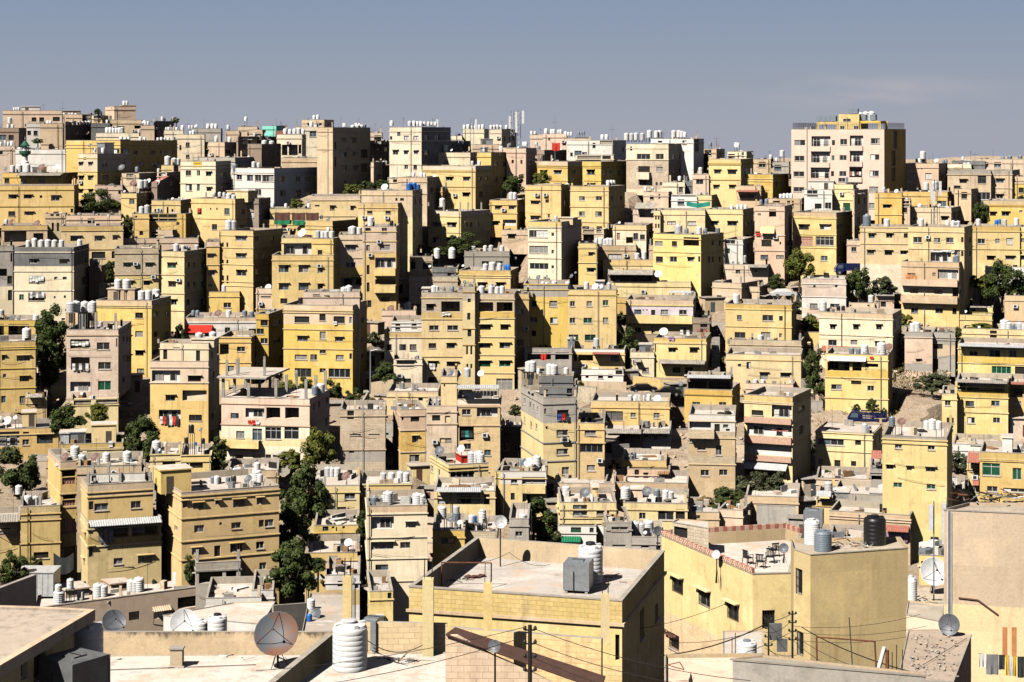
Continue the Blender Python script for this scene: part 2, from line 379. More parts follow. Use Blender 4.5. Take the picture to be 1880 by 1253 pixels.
def real_tank(P, zbase, roofz, label, scale=1.0, mat='plastic', far=True, group='water tanks standing on the rooftops', cat='water tank', name='water_tank'):
    me = tank_meshes()[0] if mat == 'plastic' else tank_tinted(mat)
    sc = (scale * (0.94 + 0.14 * rnd.random()), 0, scale * (0.92 + 0.2 * rnd.random()))
    o = link(name, me, None, (P.x, P.y, zbase), rnd.random() * 6); o.scale = (sc[0] * 1.05, sc[0] * 1.05, sc[2])
    tag(o, label, cat, group)
    link('lid', tank_meshes()[1], o)
    h = zbase - roofz
    if h > 0.12:
        b = MB(); r = 0.42; hh = h / sc[2]
        for sx in (-1, 1):
            for sy in (-1, 1): b.box(sx * r - 0.04, sy * r - 0.04, -hh, sx * r + 0.04, sy * r + 0.04, -0.06, 'iron')
        b.box(-0.52, -0.52, -0.06, 0.52, 0.52, -0.002, 'concrete'); b.build('stand', o)
    return o
def dish_meshes(mat):
    def f():
        b = MB(); pr = [(0.0, 0.0)] + [(r / 8, 0.24 * (r / 8) ** 2) for r in range(1, 9)]
        b.lathe(pr, mat, 20); b.lathe([(r, z - 0.012) for r, z in pr], mat, 20); b.lathe([(1.0, 0.228), (1.02, 0.234), (1.0, 0.24)], mat, 20)
        a = MB()
        for k in range(3):
            an = k * math.tau / 3 + math.pi / 2
            a.rod((0.95 * math.cos(an), 0.95 * math.sin(an), 0.22), (0, 0, 0.92), 0.018, 'iron', 4)
        a.lathe([(0.0, 0.86), (0.06, 0.86), (0.07, 0.98), (0.0, 0.98)], 'iron', 8)
        return b.mesh('reflector', True), a.mesh('feed_arm')
    return cached(('dish', mat), f)
def put_dish(P, r, basez, label, mat='dish_white', az=None, el=None, group='satellite dishes on the rooftops'):
    """P centre of the bowl, basez where the mast stands"""
    az = R(-30) + rnd.uniform(-0.25, 0.25) if az is None else az   # 0 = towards the viewer, negative = turned to the left
    el = R(38) if el is None else el
    d = Vector((math.sin(az) * math.cos(el), -math.cos(az) * math.cos(el), math.sin(el)))
    o = empty('satellite_dish', (P.x, P.y, basez), label, 'satellite dish', group)
    q = d.to_track_quat('Z', 'Y')
    rm, am = dish_meshes(mat)
    c = Vector((0, 0, P.z - basez))
    for nm, me in (('reflector', rm), ('feed_arm', am)):
        k = link(nm, me, o, c - d * 0.1 * r); k.rotation_mode = 'QUATERNION'; k.rotation_quaternion = q; k.scale = (r, r, r)
    b = MB(); back = c - d * 0.22 * r
    b.rod((back.x, back.y, 0), back, 0.03 + 0.02 * r, 'iron', 6); b.rod(back, c - d * 0.1 * r, 0.05, 'iron', 6)
    if c.z < 2.2:
        for k in range(3):
            an = k * math.tau / 3; b.rod((back.x + 0.5 * r * math.cos(an), back.y + 0.5 * r * math.sin(an), 0), (back.x, back.y, c.z * 0.6), 0.018, 'iron', 4)
    b.build('mast', o)
    return o
FOOT = []      # footprints for terracing the slope
HOUSES = {}
LABELS = {}
def uniq(label):
    if label in LABELS: print("DUPLICATE LABEL", label)
    LABELS[label] = 1
    n = len(label.split())
    if n > 16 or n < 4: print("LABEL LENGTH", n, label)
    return label
def inset(pts, t):
    """offset a CCW polygon inwards by t (outwards when negative)"""
    n = len(pts); L = []
    for i in range(n):
        a, b = pts[i], pts[(i + 1) % n]; d = (b - a).normalized(); nn = Vector((-d.y, d.x)); L.append((a + nn * t, d))
    out = []
    for i in range(n):
        p, d = L[i - 1]; q, e = L[i]; cr = d.x * e.y - d.y * e.x
        if abs(cr) < 1e-4: out.append(q.copy()); continue
        k = ((q.x - p.x) * e.y - (q.y - p.y) * e.x) / cr; out.append(p + d * k)
    return out
def box_fp(k0, k1, k2, Y, D):
    """footprint of a box whose nearest corner, at depth Y, shows its long front between the rays k0..k1 and a side out to the ray k2"""
    def solve(C, kt, D, sgn):
        lo, hi = R(-35), R(78)
        f = lambda th: sgn * ((C.x + sgn * D * math.sin(th)) - kt * (C.y + D * math.cos(th)))
        for _ in range(50):
            mid = (lo + hi) / 2
            if f(mid) < 0: lo = mid
            else: hi = mid
        return (lo + hi) / 2
    if k2 >= k1:      # right side shows
        C = Vector((k1 * Y, Y)); need = (k2 - k1) * Y
        if need > 0.62 * D: D = need / 0.62
        th = solve(C, k2, D, 1)
        u = Vector((math.cos(th), -math.sin(th))); v = Vector((math.sin(th), math.cos(th)))
        Wd = (C.x - k0 * C.y) / (u.x - k0 * u.y); A = C - u * Wd
        return [A, C, C + v * D, A + v * D]
    C = Vector((k0 * Y, Y)); need = (k0 - k2) * Y
    if need > 0.62 * D: D = need / 0.62
    th = solve(C, k2, D, -1)
    u = Vector((math.cos(th), math.sin(th))); v = Vector((-math.sin(th), math.cos(th)))
    Wd = (k1 * C.y - C.x) / (u.x - k1 * u.y)
    return [C, C + u * Wd, C + u * Wd + v * D, C + v * D]
class House:
    def __init__(s, pts, z1, z0, col, desc, cat='house', name='house', ph=0.7, group=None, roof='R', far=True):
        s.pts = [Vector((p[0], p[1])) for p in pts]; s.z1 = z1; s.z0 = z0; s.col = col; s.desc = desc; s.ph = ph; s.roofmat = roof
        s.c = sum(s.pts, Vector((0, 0))) / len(s.pts)
        s.o = Vector((s.c.x, s.c.y, z0)); s.far = far
        s.root = empty(name, s.o, uniq(desc), cat, group or 'houses stepping up the hillside')
        s.n = len(s.pts); s.open = {i: [] for i in range(s.n)}; s.bands = []; s.ledges = []; s.roofz = z1 - ph
        s.tanks = []; s.dishes = []; s.ledge_out = 0.12; s.side = {}; s.tsc = 0.85; s.pin = 'V'
        s.E = []
        for i in range(s.n):
            a, b = s.pts[i], s.pts[(i + 1) % s.n]; d = (b - a); L = d.length; d = d / L; nn = Vector((d.y, -d.x))
            s.E.append((a, d, nn, L, nn.dot((a + b) / 2) < 0))
        HOUSES[desc] = s
        if z0 > 5: FOOT.append((s.pts, z0 + 0.5))
    def ray(s, px): return Vector(((px - 940) / F, 1.0))
    def hit(s, px, py, tol=0.6):
        r = s.ray(px); best = None
        for i, (a, d, nn, L, vis) in enumerate(s.E):
            if not vis: continue
            den = r.dot(nn)
            if abs(den) < 1e-6: continue
            t = a.dot(nn) / den
            if t <= 0: continue
            q = (r * t - a).dot(d)
            if -tol <= q <= L + tol:
                if best is None or t < best[3] - 0.01: best = (i, q, CZ - (py - HY) / F * t, t)
        return best
    def zrow(s, py):
        """height of a photo row where it crosses the nearest corner"""
        Y = min((p.y for p, e in zip(s.pts, s.E))); return CZ - (py - HY) / F * Y
    def add(s, px0, py0, px1, py1, kind, **kw):
        cx, cy = (px0 + px1) / 2, (py0 + py1) / 2
        h = s.hit(cx, cy)
        if not h: return None
        i, q, z, t = h; a, d, nn, L, vis = s.E[i]
        def qat(px):
            r = s.ray(px); tt = a.dot(nn) / r.dot(nn); return (r * tt - a).dot(d), tt
        (qa, ta), (qb, tb) = qat(px0), qat(px1)
        if qb < qa: qa, qb = qb, qa
        zt, zb = CZ - (py0 - HY) / F * t, CZ - (py1 - HY) / F * t
        if kind == 'win':
            w, hh = q5(qb - qa), q5(zt - zb); w = min(w, L - 0.3)
            c = min(max((qa + qb) / 2, w / 2 + 0.12), L - w / 2 - 0.12); zc = (zt + zb) / 2
            qa, qb, zb, zt = c - w / 2, c + w / 2, zc - hh / 2, zc + hh / 2
        else:
            qa = max(qa, 0.1); qb = min(qb, L - 0.1)
            if qb - qa < 0.2: return None
        if kind in ('win', 'log'):
            if zt > s.z1 - 0.12: zt = s.z1 - 0.12
            if zb < s.z0 + 0.05 or zt - zb < 0.15: return None
            for o in s.open[i]:
                if o['q0'] < qb + 0.05 and o['q1'] > qa - 0.05 and o['z0'] < zt + 0.05 and o['z1'] > zb - 0.05: return None
            o = dict(q0=qa, q1=qb, z0=zb, z1=zt, kind=kind, **kw); s.open[i].append(o); return o
        return i, qa, qb, zb, zt
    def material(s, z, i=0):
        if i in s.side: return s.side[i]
        for z0, z1, c in s.bands:
            if z0 <= z <= z1: return c
        return s.col
    def P(s, i, q, z, ins=0.0):
        a, d, nn, L, vis = s.E[i]; p = a + d * q - nn * ins
        return (p.x - s.o.x, p.y - s.o.y, z - s.o.z)
    def ang(s, i): d = s.E[i][1]; return math.atan2(d.y, d.x)
    def box_on(s, mb, i, q0, q1, z0, z1, out, m, ins=0.0):
        """box standing proud of facade i"""
        A = [s.P(i, q0, z0, ins), s.P(i, q1, z0, ins), s.P(i, q1, z0, -out), s.P(i, q0, z0, -out)]
        B = [(p[0], p[1], z1 - s.o.z) for p in A]
        mb.face([A[3], A[2], B[2], B[3]], m); mb.face([A[2], A[1], B[1], B[2]], m); mb.face([A[0], A[3], B[3], B[0]], m)
        mb.face([B[3], B[2], B[1], B[0]], m); mb.face([A[0], A[1], A[2], A[3]], m); mb.face([A[1], A[0], B[0], B[1]], m)
    def build(s):
        # walls with real openings
        wb = MB(); top = s.z1
        for i, (a, d, nn, L, vis) in enumerate(s.E):
            ops = s.open[i]
            qs = sorted({0.0, L} | {o['q0'] for o in ops} | {o['q1'] for o in ops})
            zs = sorted({s.z0, top} | {o['z0'] for o in ops} | {o['z1'] for o in ops} | {z for b in s.bands for z in b[:2] if s.z0 < z < top})
            for z0, z1 in zip(zs, zs[1:]):
                if z1 - z0 < 1e-4: continue
                zc = (z0 + z1) / 2; run = None; m = s.material(zc, i)
                for q0, q1 in zip(qs, qs[1:]):
                    qc = (q0 + q1) / 2
                    hole = any(o['q0'] < qc < o['q1'] and o['z0'] < zc < o['z1'] for o in ops)
                    if hole:
                        if run is not None: s._quad(wb, i, run, q0, z0, z1, m)
                        run = None
                    elif run is None: run = q0
                if run is not None: s._quad(wb, i, run, qs[-1], z0, z1, m)
            for o in ops:
                dp = 0.22 if o['kind'] == 'win' else o.get('depth', 1.4)
                m = s.material((o['z0'] + o['z1']) / 2, i) if o['kind'] == 'win' else o.get('inner', s.col)
                q0, q1, z0, z1 = o['q0'], o['q1'], o['z0'], o['z1']
                f = [s.P(i, q0, z0), s.P(i, q1, z0), s.P(i, q1, z1), s.P(i, q0, z1)]
                g = [s.P(i, q0, z0, dp), s.P(i, q1, z0, dp), s.P(i, q1, z1, dp), s.P(i, q0, z1, dp)]
                for k in range(4):
                    n_ = (k + 1) % 4; wb.face([f[k], g[k], g[n_], f[n_]], m)
                if o['kind'] == 'log':
                    uv = [(q0, z0), (q1, z0), (q1, z1), (q0, z1)]; wb.face([g[0], g[1], g[2], g[3]], m, uv)
        wb.face([(p.x - s.o.x, p.y - s.o.y, 0) for p in s.pts][::-1], s.col)
        wb.build('wall', s.root)
        # parapet and roof
        pi = inset(s.pts, 0.2 if s.ph > 0.25 else 0.02); rz = s.roofz
        loc = lambda p, z: (p.x - s.o.x, p.y - s.o.y, z - s.o.z)
        rb = MB(); rb.face([loc(p, rz) for p in pi], s.roofmat); rb.build('roof', s.root)
        pb = MB(); po = inset(s.pts, -0.03)
        for k in range(s.n):
            n_ = (k + 1) % s.n
            pb.face([loc(po[k], top + 0.03), loc(po[n_], top + 0.03), loc(pi[n_], top + 0.03), loc(pi[k], top + 0.03)], 'U')
            pb.face([loc(po[k], top - 0.03), loc(po[n_], top - 0.03), loc(po[n_], top + 0.03), loc(po[k], top + 0.03)], 'U')
            pb.face([loc(pi[k], top + 0.03), loc(pi[n_], top + 0.03), loc(pi[n_], rz - 0.01), loc(pi[k], rz - 0.01)], s.pin)
        pb.build('parapet', s.root)
        # ledges
        if s.ledges:
            lb = MB(); o1 = inset(s.pts, -s.ledge_out)
            for z in s.ledges:
                if not s.z0 < z < top: continue
                for k in range(s.n):
                    if not s.E[k][4]: continue
                    n_ = (k + 1) % s.n; a0, a1 = z - 0.07, z + 0.07; m = s.col if s.col not in 'kKQ' else 'b'
                    lb.face([loc(o1[k], a0), loc(o1[n_], a0), loc(o1[n_], a1), loc(o1[k], a1)], m)
                    lb.face([loc(o1[k], a1), loc(o1[n_], a1), loc(s.pts[n_], a1), loc(s.pts[k], a1)], m)
                    lb.face([loc(s.pts[k], a0), loc(s.pts[n_], a0), loc(o1[n_], a0), loc(o1[k], a0)], m)
            if lb.f: lb.build('ledge', s.root)
        # windows and loggias
        for i in s.open:
            an = s.ang(i)
            for o in s.open[i]:
                q0, q1, z0, z1 = o['q0'], o['q1'], o['z0'], o['z1']; w, h = q1 - q0, z1 - z0
                if o['kind'] == 'win':
                    fl = o.get('fl', ''); w, h = round(w, 2), round(h, 2)
                    mat = 'black' if 'k' in fl else 'glass_green' if 'g' in fl else 'curtain' if 'c' in fl else 'frame_white' if 's' in fl else \
                        'lattice' if 'r' in fl else rnd.choice(['glass', 'glass', 'glass', 'black', 'glass', 'glass', 'glass_blue', 'curtain'])
                    p = s.P(i, (q0 + q1) / 2, (z0 + z1) / 2, 0.18)
                    wi = link('window', pane_mesh(w, h, mat), s.root, p, an)
                    if 'k' not in fl:
                        fm = 'frame_white' if 'W' in fl or 'b' in fl else rnd.choice(['frame_dark', 'frame_dark', 'frame_white', 'frame_white', 'galv'])
                        n = max(2, int(w / 0.75)) if ('b' in fl or w > 1.5) else (2 if w > 0.75 else 1)
                        if 'r' in fl: n = max(3, int(w / 0.25)); fm = 'redtile'
                        link('frame', frame_mesh(w, h, fm, n), wi)
                        if mat in ('glass', 'black') and w < 4 and 'r' not in fl and rnd.random() < .4:
                            cw = round(w * rnd.choice([.3, .45, .6]), 1); cm = rnd.choice(['curtain', 'cloth_white', 'glass_blue', 'cloth_grey'])
                            if cw > .15: link('curtain', pane_mesh(cw, round(h * .9, 1), cm), wi, (rnd.choice([-1, 1]) * (w - cw) / 2 * .9, -.031, 0))
                    if 'i' in fl: link('grille', grille_mesh(w, h), wi)
                    if 'h' in fl: link('hood', hood_mesh(w, s.material(z1 + .2) if s.material(z1 + .2) not in 'kKQ' else 'b'), wi, (0, -0.18, h / 2 + 0.05))
                    elif w > 0.7 and rnd.random() < 0.7: link('sill', sill_mesh(w), wi, (0, -0.18, -h / 2))
                else:
                    dp = o.get('depth', 1.4)
                    if o.get('door', True) and w > 1.6 and h > 1.2:
                        nd = 2 if w > 3.2 else 1
                        for k in range(nd):
                            x = q0 + w * (k + 0.5) / nd + rnd.uniform(-0.15, 0.15) * w / nd; dh = min(h * 0.8, 1.9); dw = q5(min(0.9 if k else 1.4, w * 0.5)); dh = q5(dh)
                            dr = link('door', pane_mesh(dw, dh, rnd.choice(['glass', 'curtain', 'black'])), s.root, s.P(i, x, z0 + dh / 2 + 0.02, dp - 0.05), an)
                            link('frame', frame_mesh(dw, dh, 'frame_white', 2 if dw > 1 else 1), dr, (0, -0.004, 0))
                    if o.get('rail'):
                        b = MB(); n = max(4, int(w / 0.14)); zr = z0 + min(0.95, h * 0.5)
                        for k in range(n + 1):
                            q = q0 + w * k / n; A = s.P(i, q, z0, 0.06); b.rod(A, (A[0], A[1], zr - s.o.z), 0.012, 'iron', 4)
                        b.rod(s.P(i, q0, zr, 0.06), s.P(i, q1, zr, 0.06), 0.02, 'iron', 4); b.build('railing', s.root)
        # thin things every roof here has: a cable mast or two and a drain pipe
        vis = [i for i in range(s.n) if s.E[i][4] and s.E[i][3] > 3]
        if s.far and vis and s.z1 - s.z0 > 4 and rnd.random() < 0.75:
            i = vis[0]; L = s.E[i][3]
            cand = [q for q in (L * rnd.uniform(0.03, 0.97) for _ in range(14)) if not any(o['q0'] - 0.2 < q < o['q1'] + 0.2 for o in s.open[i])]
            if cand:
                q = cand[0]; b = MB(); A = s.P(i, q, s.z0, -0.08 - (s.ledge_out if s.ledges else 0)); b.rod(A, (A[0], A[1], top - 0.1 - s.o.z), 0.05, rnd.choice(['concrete', 'iron', 'galv']), 5)
                b.build('drainpipe', s.root)
        for _ in range(rnd.choice([0, 1, 1, 2, 2]) if s.far else 0):
            b = MB(); fx, fy = rnd.uniform(0.15, 0.85), rnd.uniform(0.15, 0.6)
            A = s.pts[0].lerp(s.pts[1], fx).lerp(s.pts[-1].lerp(s.pts[2], fx), fy); h = rnd.uniform(1.2, 3.2)
            x, y, z = A.x - s.o.x, A.y - s.o.y, rz - s.o.z
            b.rod((x, y, z), (x, y, z + h), 0.022, 'iron', 4)
            if rnd.random() < 0.6:
                for k in range(4): b.rod((x - 0.35 + 0.05 * k, y, z + h - 0.1 - 0.12 * k), (x + 0.35 - 0.05 * k, y, z + h - 0.1 - 0.12 * k), 0.012, 'iron', 4)
            b.build('antenna', s.root)
        if s.far and vis:
            i = 0 if s.E[0][4] else vis[0]; L = s.E[i][3]
            for _ in range(rnd.choice([0, 1, 1, 2])):        # cables slung across the front
                z = s.z1 - rnd.uniform(1.0, 5.5)
                if z < s.z0 + 2 or L < 3: continue
                b = MB(); n = 8; sg = rnd.uniform(.05, .35); dz_ = rnd.uniform(-.8, .8); q0, q1 = L * rnd.uniform(0, .3), L * rnd.uniform(.7, 1)
                P_ = [Vector(s.P(i, q0 + (q1 - q0) * k / n, z + dz_ * k / n - sg * 4 * (k / n) * (1 - k / n), -.16)) for k in range(n + 1)]
                for a_, b_ in zip(P_, P_[1:]): b.rod(a_, b_, .018, 'iron', 4)
                b.build('cable', s.root)
            if rnd.random() < .5:                           # air conditioner boxes by the windows
                for _ in range(rnd.choice([1, 1, 2])):
                    q, z = L * rnd.uniform(.1, .9), s.z1 - rnd.choice([1.8, 2.6, 4.9, 5.6])
                    if z < s.z0 + 2.5 or any(o['q0'] - .5 < q < o['q1'] + .5 and o['z0'] - .4 < z < o['z1'] + .3 for o in s.open[i]): continue
                    b = MB(); s.box_on(b, i, q - .4, q + .4, z - .28, z + .28, .42, 'dish_white', -.13); ac = b.build('air_conditioner', s.root)
                    b = MB(); s.box_on(b, i, q - .22, q + .2, z - .2, z + .2, .425, 'iron', -.41); b.build('fan_grille', ac)
            if rnd.random() < .4 and s.ph > .2:              # stub columns left for the next storey
                for k in range(rnd.randint(2, 4)):
                    e = rnd.choice(vis); L2 = s.E[e][3]; q = rnd.choice([.25, L2 - .25, L2 * .5, L2 * .33]); hh = rnd.uniform(.3, 1.3)
                    if L2 < 2: continue
                    A = s.P(e, q, s.z1 + .03, .18); b = MB(); b.box(A[0] - .14, A[1] - .14, A[2], A[0] + .14, A[1] + .14, A[2] + hh, rnd.choice(['concrete', s.col if s.col in MATS else 'b', 'b']))
                    for sx in (-.08, .08): b.rod((A[0] + sx, A[1], A[2] + hh), (A[0] + sx * 1.5, A[1], A[2] + hh + rnd.uniform(.3, .8)), .012, 'rust', 4)
                    b.build('column', s.root)
        if s.far and s.roofz > 0 and rnd.random() < 0.92:
            b = MB()
            for _ in range(rnd.randint(3, 12)):
                fx, fy = rnd.uniform(0.1, 0.9), rnd.uniform(0.12, 0.85)
                A = s.pts[0].lerp(s.pts[1], fx).lerp(s.pts[-1].lerp(s.pts[2], fx), fy); x, y, z = A.x - s.o.x, A.y - s.o.y, rz - s.o.z
                M = Matrix.Translation((x, y, z)) @ Matrix.Rotation(rnd.random() * 6, 4, 'Z')
                a_, b_, c_ = rnd.choice([(.2, .2, .7), (.5, .35, .4), (1.3, .1, .5), (.9, .5, .15), (.3, .3, .9), (.7, .08, .8), (.15, .15, .3)])
                b.box(-a_, -b_, 0, a_, b_, c_, rnd.choice(['concrete', 'sheet_dirty', 'galv', 'wood', 'R', 'cloth_white', 'iron', 'k']), M)
            tag(b.build('roof_clutter', s.root, (0, 0, 0.003)), kind='stuff')
    def _quad(s, wb, i, q0, q1, z0, z1, m):
        wb.face([s.P(i, q0, z0), s.P(i, q1, z0), s.P(i, q1, z1), s.P(i, q0, z1)], m, [(q0, z0), (q1, z0), (q1, z1), (q0, z1)])
    # ---- roof placement
    def span(s, px):
        r = s.ray(px); T = []
        for (a, d, nn, L, vis) in s.E:
            den = r.dot(nn)
            if abs(den) < 1e-6: continue
            t = a.dot(nn) / den; q = (r * t - a).dot(d)
            if -1e-3 <= q <= L + 1e-3: T.append(t)
        if len(T) < 2: return None
        return min(T), max(T)
    def roof_at(s, px, py, frac=0.3):
        """point on (or above) the roof seen in column px with its base at row py"""
        sp_ = s.span(px)
        if sp_ is None: c = s.c.length; sp_ = (c, c); 
        t0, t1 = sp_; r = s.ray(px); pad = min(0.9, (t1 - t0) * 0.3)
        if py is not None and py > HY + 1:
            t = (CZ - s.roofz) / ((py - HY) / F)
            if t0 + pad <= t <= t1 - pad: return Vector((r.x * t, t, s.roofz)), s.roofz
            if t < t0 + pad and t > t0 - 3: return Vector((r.x * (t0 + pad), t0 + pad, s.roofz)), s.roofz
        t = t0 + (t1 - t0) * frac
        if t < t0 + pad: t = t0 + pad
        z = s.roofz if py is None else CZ - (py - HY) / F * t
        z = min(max(z, s.roofz), s.roofz + 3.2)
        return Vector((r.x * t, t, z)), s.roofz
    def finish_items(s):
        s.tanks.sort(key=lambda k: k[0]); n = len(s.tanks); cnt = {}
        for k, (px, py, sc, mat) in enumerate(s.tanks):
            P_, rz = s.roof_at(px, py)
            if mat == 'plastic' and rnd.random() < .16: mat = 'plastic_lid'
            TANKS.append([P_.copy(), P_.z, rz, None, sc * s.tsc * rnd.uniform(.82, 1.1), mat, 'water tanks standing on the rooftops', s.desc, px, 0, 'water tank', 'water_tank'])
        s.dishes.sort(key=lambda k: k[0]); n = len(s.dishes)
        for k, (px, py, r, mat) in enumerate(s.dishes):
            P_, rz = s.roof_at(px, None, 0.15); t = P_.y
            zc = CZ - (py - HY) / F * t; rm = r / F * t
            if zc < rz + rm * 0.6: rz2 = zc - rm * 0.8 - 0.25; rz = min(rz, rz2)
            P_.z = zc
            wrd = {'dish_white': 'white', 'dish_grey': 'grey', 'dish_brown': 'brown', 'dish_rust': 'rusty'}[mat]
            lab = f"{wrd} dish on the {s.desc}" if n == 1 else f"{wrd} dish, {ORD[k]} from left on the {s.desc}"
            put_dish(P_, rm, max(rz, zc - 3), uniq(lab), mat)
NUMCOL = {'w': 'dish_white', 'g': 'dish_grey', 'b': 'dish_brown', 'r': 'dish_rust'}
TMAT = {'w': 'plastic', 'g': 'plastic_grey', 'k': 'plastic_black', 'b': 'plastic_blue'}
def features(s, tile, feats, ww=50, wh=40):
    X = lambda x, y: tp(tile, float(x), float(y)); s.tsc = {'A': .76, 'B': .78, 'C': .58, 'D': .64}[tile[0]]
    f_later = []
    for ft in feats.split():
        if '=' not in ft: print('bad feature', ft, s.desc); continue
        k, v = ft.split('=', 1)
        if k == 'w':
            pr = v.split(':'); y = float(pr[0]); xs = [float(x) for x in pr[1].split(',')]; w, h = ww, wh; fl = ''
            for q in pr[2:]:
                if 'x' in q and q[0].isdigit(): w, h = [float(t) for t in q.split('x')]
                else: fl = q
            for x in xs:
                ax, ay = X(x - w / 2, y - h / 2); bx, by = X(x + w / 2, y + h / 2)
                s.add(ax, ay, bx, by, 'win', fl=fl)
        elif k == 'o':
            pr = v.split(':'); x0, y0, x1, y1 = [float(t) for t in pr[0].split(',')]; fl = pr[1] if len(pr) > 1 else ''
            ax, ay = X(x0, y0); bx, by = X(x1, y1)
            s.add(ax, ay, bx, by, 'log', inner='w' if 'w' in fl else (s.col if s.col not in 'kKQ' else 'b'), depth=0.55 if 'w' in fl else 2.6 if 'd' in fl else 1.7, rail='r' in fl, door='n' not in fl)
        elif k == 'm':
            for y in v.split(','): s.ledges.append(s.zrow(X(0, float(y))[1]))
        elif k == 's':
            c, y0, y1 = v.split(':'); s.bands.append((s.zrow(X(0, float(y1))[1]), s.zrow(X(0, float(y0))[1]) + (0.5 if float(y0) <= s.ytop + 1 else 0), c))
        elif k == 't':
            pr = v.split(':'); y = float(pr[0]); sc = float(pr[2]) if len(pr) > 2 and pr[2] else 1.0; mt = TMAT[pr[3]] if len(pr) > 3 else 'plastic'
            for x in pr[1].split(','):
                a, b = X(float(x), y); s.tanks.append((a, b, sc, mt))
        elif k == 'd':
            pr = v.split(':'); x, y, r = [float(t) for t in pr[0].split(',')]; a, b = X(x, y)
            s.dishes.append((a, b, r / ZF, NUMCOL[pr[1]] if len(pr) > 1 else 'dish_white'))
        else: f_later.append((k, v))
    for k, v in f_later:
        if k == 'p':      # projecting balcony with solid parapet
            pr = v.split(':'); x0, y0, x1, y1 = [float(t) for t in pr[0].split(',')]; m = pr[1] if len(pr) > 1 else (s.col if s.col not in 'kKQ' else 'b')
            ax, ay = X(x0, y0); bx, by = X(x1, y1); r_ = s.add(ax, ay, bx, by, 'x')
            if r_:
                i, qa, qb, zb, zt = r_; b = MB(); D = getattr(s, 'pd', 1.1)
                s.box_on(b, i, qa, qb, zb, zb + 0.16, D, m)
                for (u0, u1, o0, o1) in ((qa, qb, D - 0.12, D), (qa, qa + 0.12, 0, D - 0.12), (qb - 0.12, qb, 0, D - 0.12)):
                    A = [s.P(i, u0, zb + .16, -o0), s.P(i, u1, zb + .16, -o0), s.P(i, u1, zb + .16, -o1), s.P(i, u0, zb + .16, -o1)]
                    B = [(p[0], p[1], zt - s.o.z) for p in A]
                    mm = 'lattice' if m == 'lattice' else m
                    for q in range(4):
                        n_ = (q + 1) % 4; b.face([A[q], A[n_], B[n_], B[q]], mm)
                    b.face(B[::-1], mm)
                b.build('balcony', s.root)
        elif k == 'v':    # awning: sloping sheet, upper edge on the wall
            pr = v.split(':'); x0, y0, x1, y1 = [float(t) for t in pr[0].split(',')]; m = pr[1] if len(pr) > 1 else 'sheet'
            D = float(pr[2]) if len(pr) > 2 else 1.6
            ax, ay = X(x0, y0); bx, by = X(x1, y1); r_ = s.add(ax, ay, bx, by, 'x')
            if r_:
                i, qa, qb, zb, zt = r_; b = MB(); zt2 = zt; zb2 = zb + D * 0.2; n = max(4, int((qb - qa) / 0.25))
                for j in range(n):      # corrugated
                    u0, u1 = qa + (qb - qa) * j / n, qa + (qb - qa) * (j + 1) / n; um = (u0 + u1) / 2; lift = 0.05
                    for (ua, ub, la, lb_) in ((u0, um, 0, lift), (um, u1, lift, 0)):
                        b.face([s.P(i, ua, zb2 + la, -D), s.P(i, ub, zb2 + lb_, -D), s.P(i, ub, zt2 + lb_, 0.0), s.P(i, ua, zt2 + la, 0.0)], m)
                        b.face([s.P(i, ua, zt2 + la - .03, 0.0), s.P(i, ub, zt2 + lb_ - .03, 0.0), s.P(i, ub, zb2 + lb_ - .03, -D), s.P(i, ua, zb2 + la - .03, -D)], m)
                b.build('awning', s.root)
                for u in (qa + 0.1, qb - 0.1):
                    b = MB(); b.rod(s.P(i, u, zb2, -D + 0.08), s.P(i, u, zb2 - 1.4, -0.02), 0.03, 'iron', 5); b.build('bracket', s.root)
        elif k == 'u':    # stair hut on the roof: x0,x1,top[,base]
            pr = v.split(':'); t_ = [float(t) for t in pr[0].split(',')]; x0, x1, y0 = t_[:3]; m = pr[1] if len(pr) > 1 else s.col
            fr = float(pr[2]) if len(pr) > 2 else 0.3
            ax, ay = X(x0, y0); bx, _ = X(x1, y0); sp_ = s.span((ax + bx) / 2)
            if not sp_: print('hut misses', s.desc); continue
            t = sp_[0] + (sp_[1] - sp_[0]) * fr; z = CZ - (ay - HY) / F * t
            dep = min(3.0, (sp_[1] - t) * 0.8)
            d = s.E[0][1]; nv = Vector((-d.y, d.x)); mid = s.ray((ax + bx) / 2) * t; wd = (bx - ax) / F * t
            c4 = [mid - d * wd / 2, mid + d * wd / 2, mid + d * wd / 2 + nv * dep, mid - d * wd / 2 + nv * dep]
            b = MB(); zb = s.roofz - s.o.z; zt = max(z, s.roofz + 0.8) - s.o.z
            L4 = [(p.x - s.o.x, p.y - s.o.y) for p in c4]
            for q in range(4):
                n_ = (q + 1) % 4; b.face([(*L4[q], zb), (*L4[n_], zb), (*L4[n_], zt), (*L4[q], zt)], m)
            o4 = [(p.x - s.o.x, p.y - s.o.y) for p in inset(c4, -0.15)]
            for q in range(4):
                n_ = (q + 1) % 4; b.face([(*o4[q], zt), (*o4[n_], zt), (*o4[n_], zt + 0.14), (*o4[q], zt + 0.14)], m)
            b.face([(*p, zt + 0.14) for p in o4], 'R'); b.face([(*p, zt) for p in o4][::-1], m)
            hut = b.build('stair_hut', s.root)
            if zt - zb > 1.2 and wd > 1.6:
                hh = q5(min(1.9, zt - zb - 0.3)); q_ = Vector(L4[0]).lerp(Vector(L4[1]), rnd.choice([0.3, 0.7]))
                link('door', pane_mesh(0.8, hh, 'frame_dark'), hut, (q_.x + nv.x * -0.02, q_.y + nv.y * -0.02, zb + hh / 2 + 0.02), math.atan2(d.y, d.x))
        elif k == 'q':    # bare concrete columns with rebar rising from the roof
            pr = v.split(':'); y = float(pr[1])
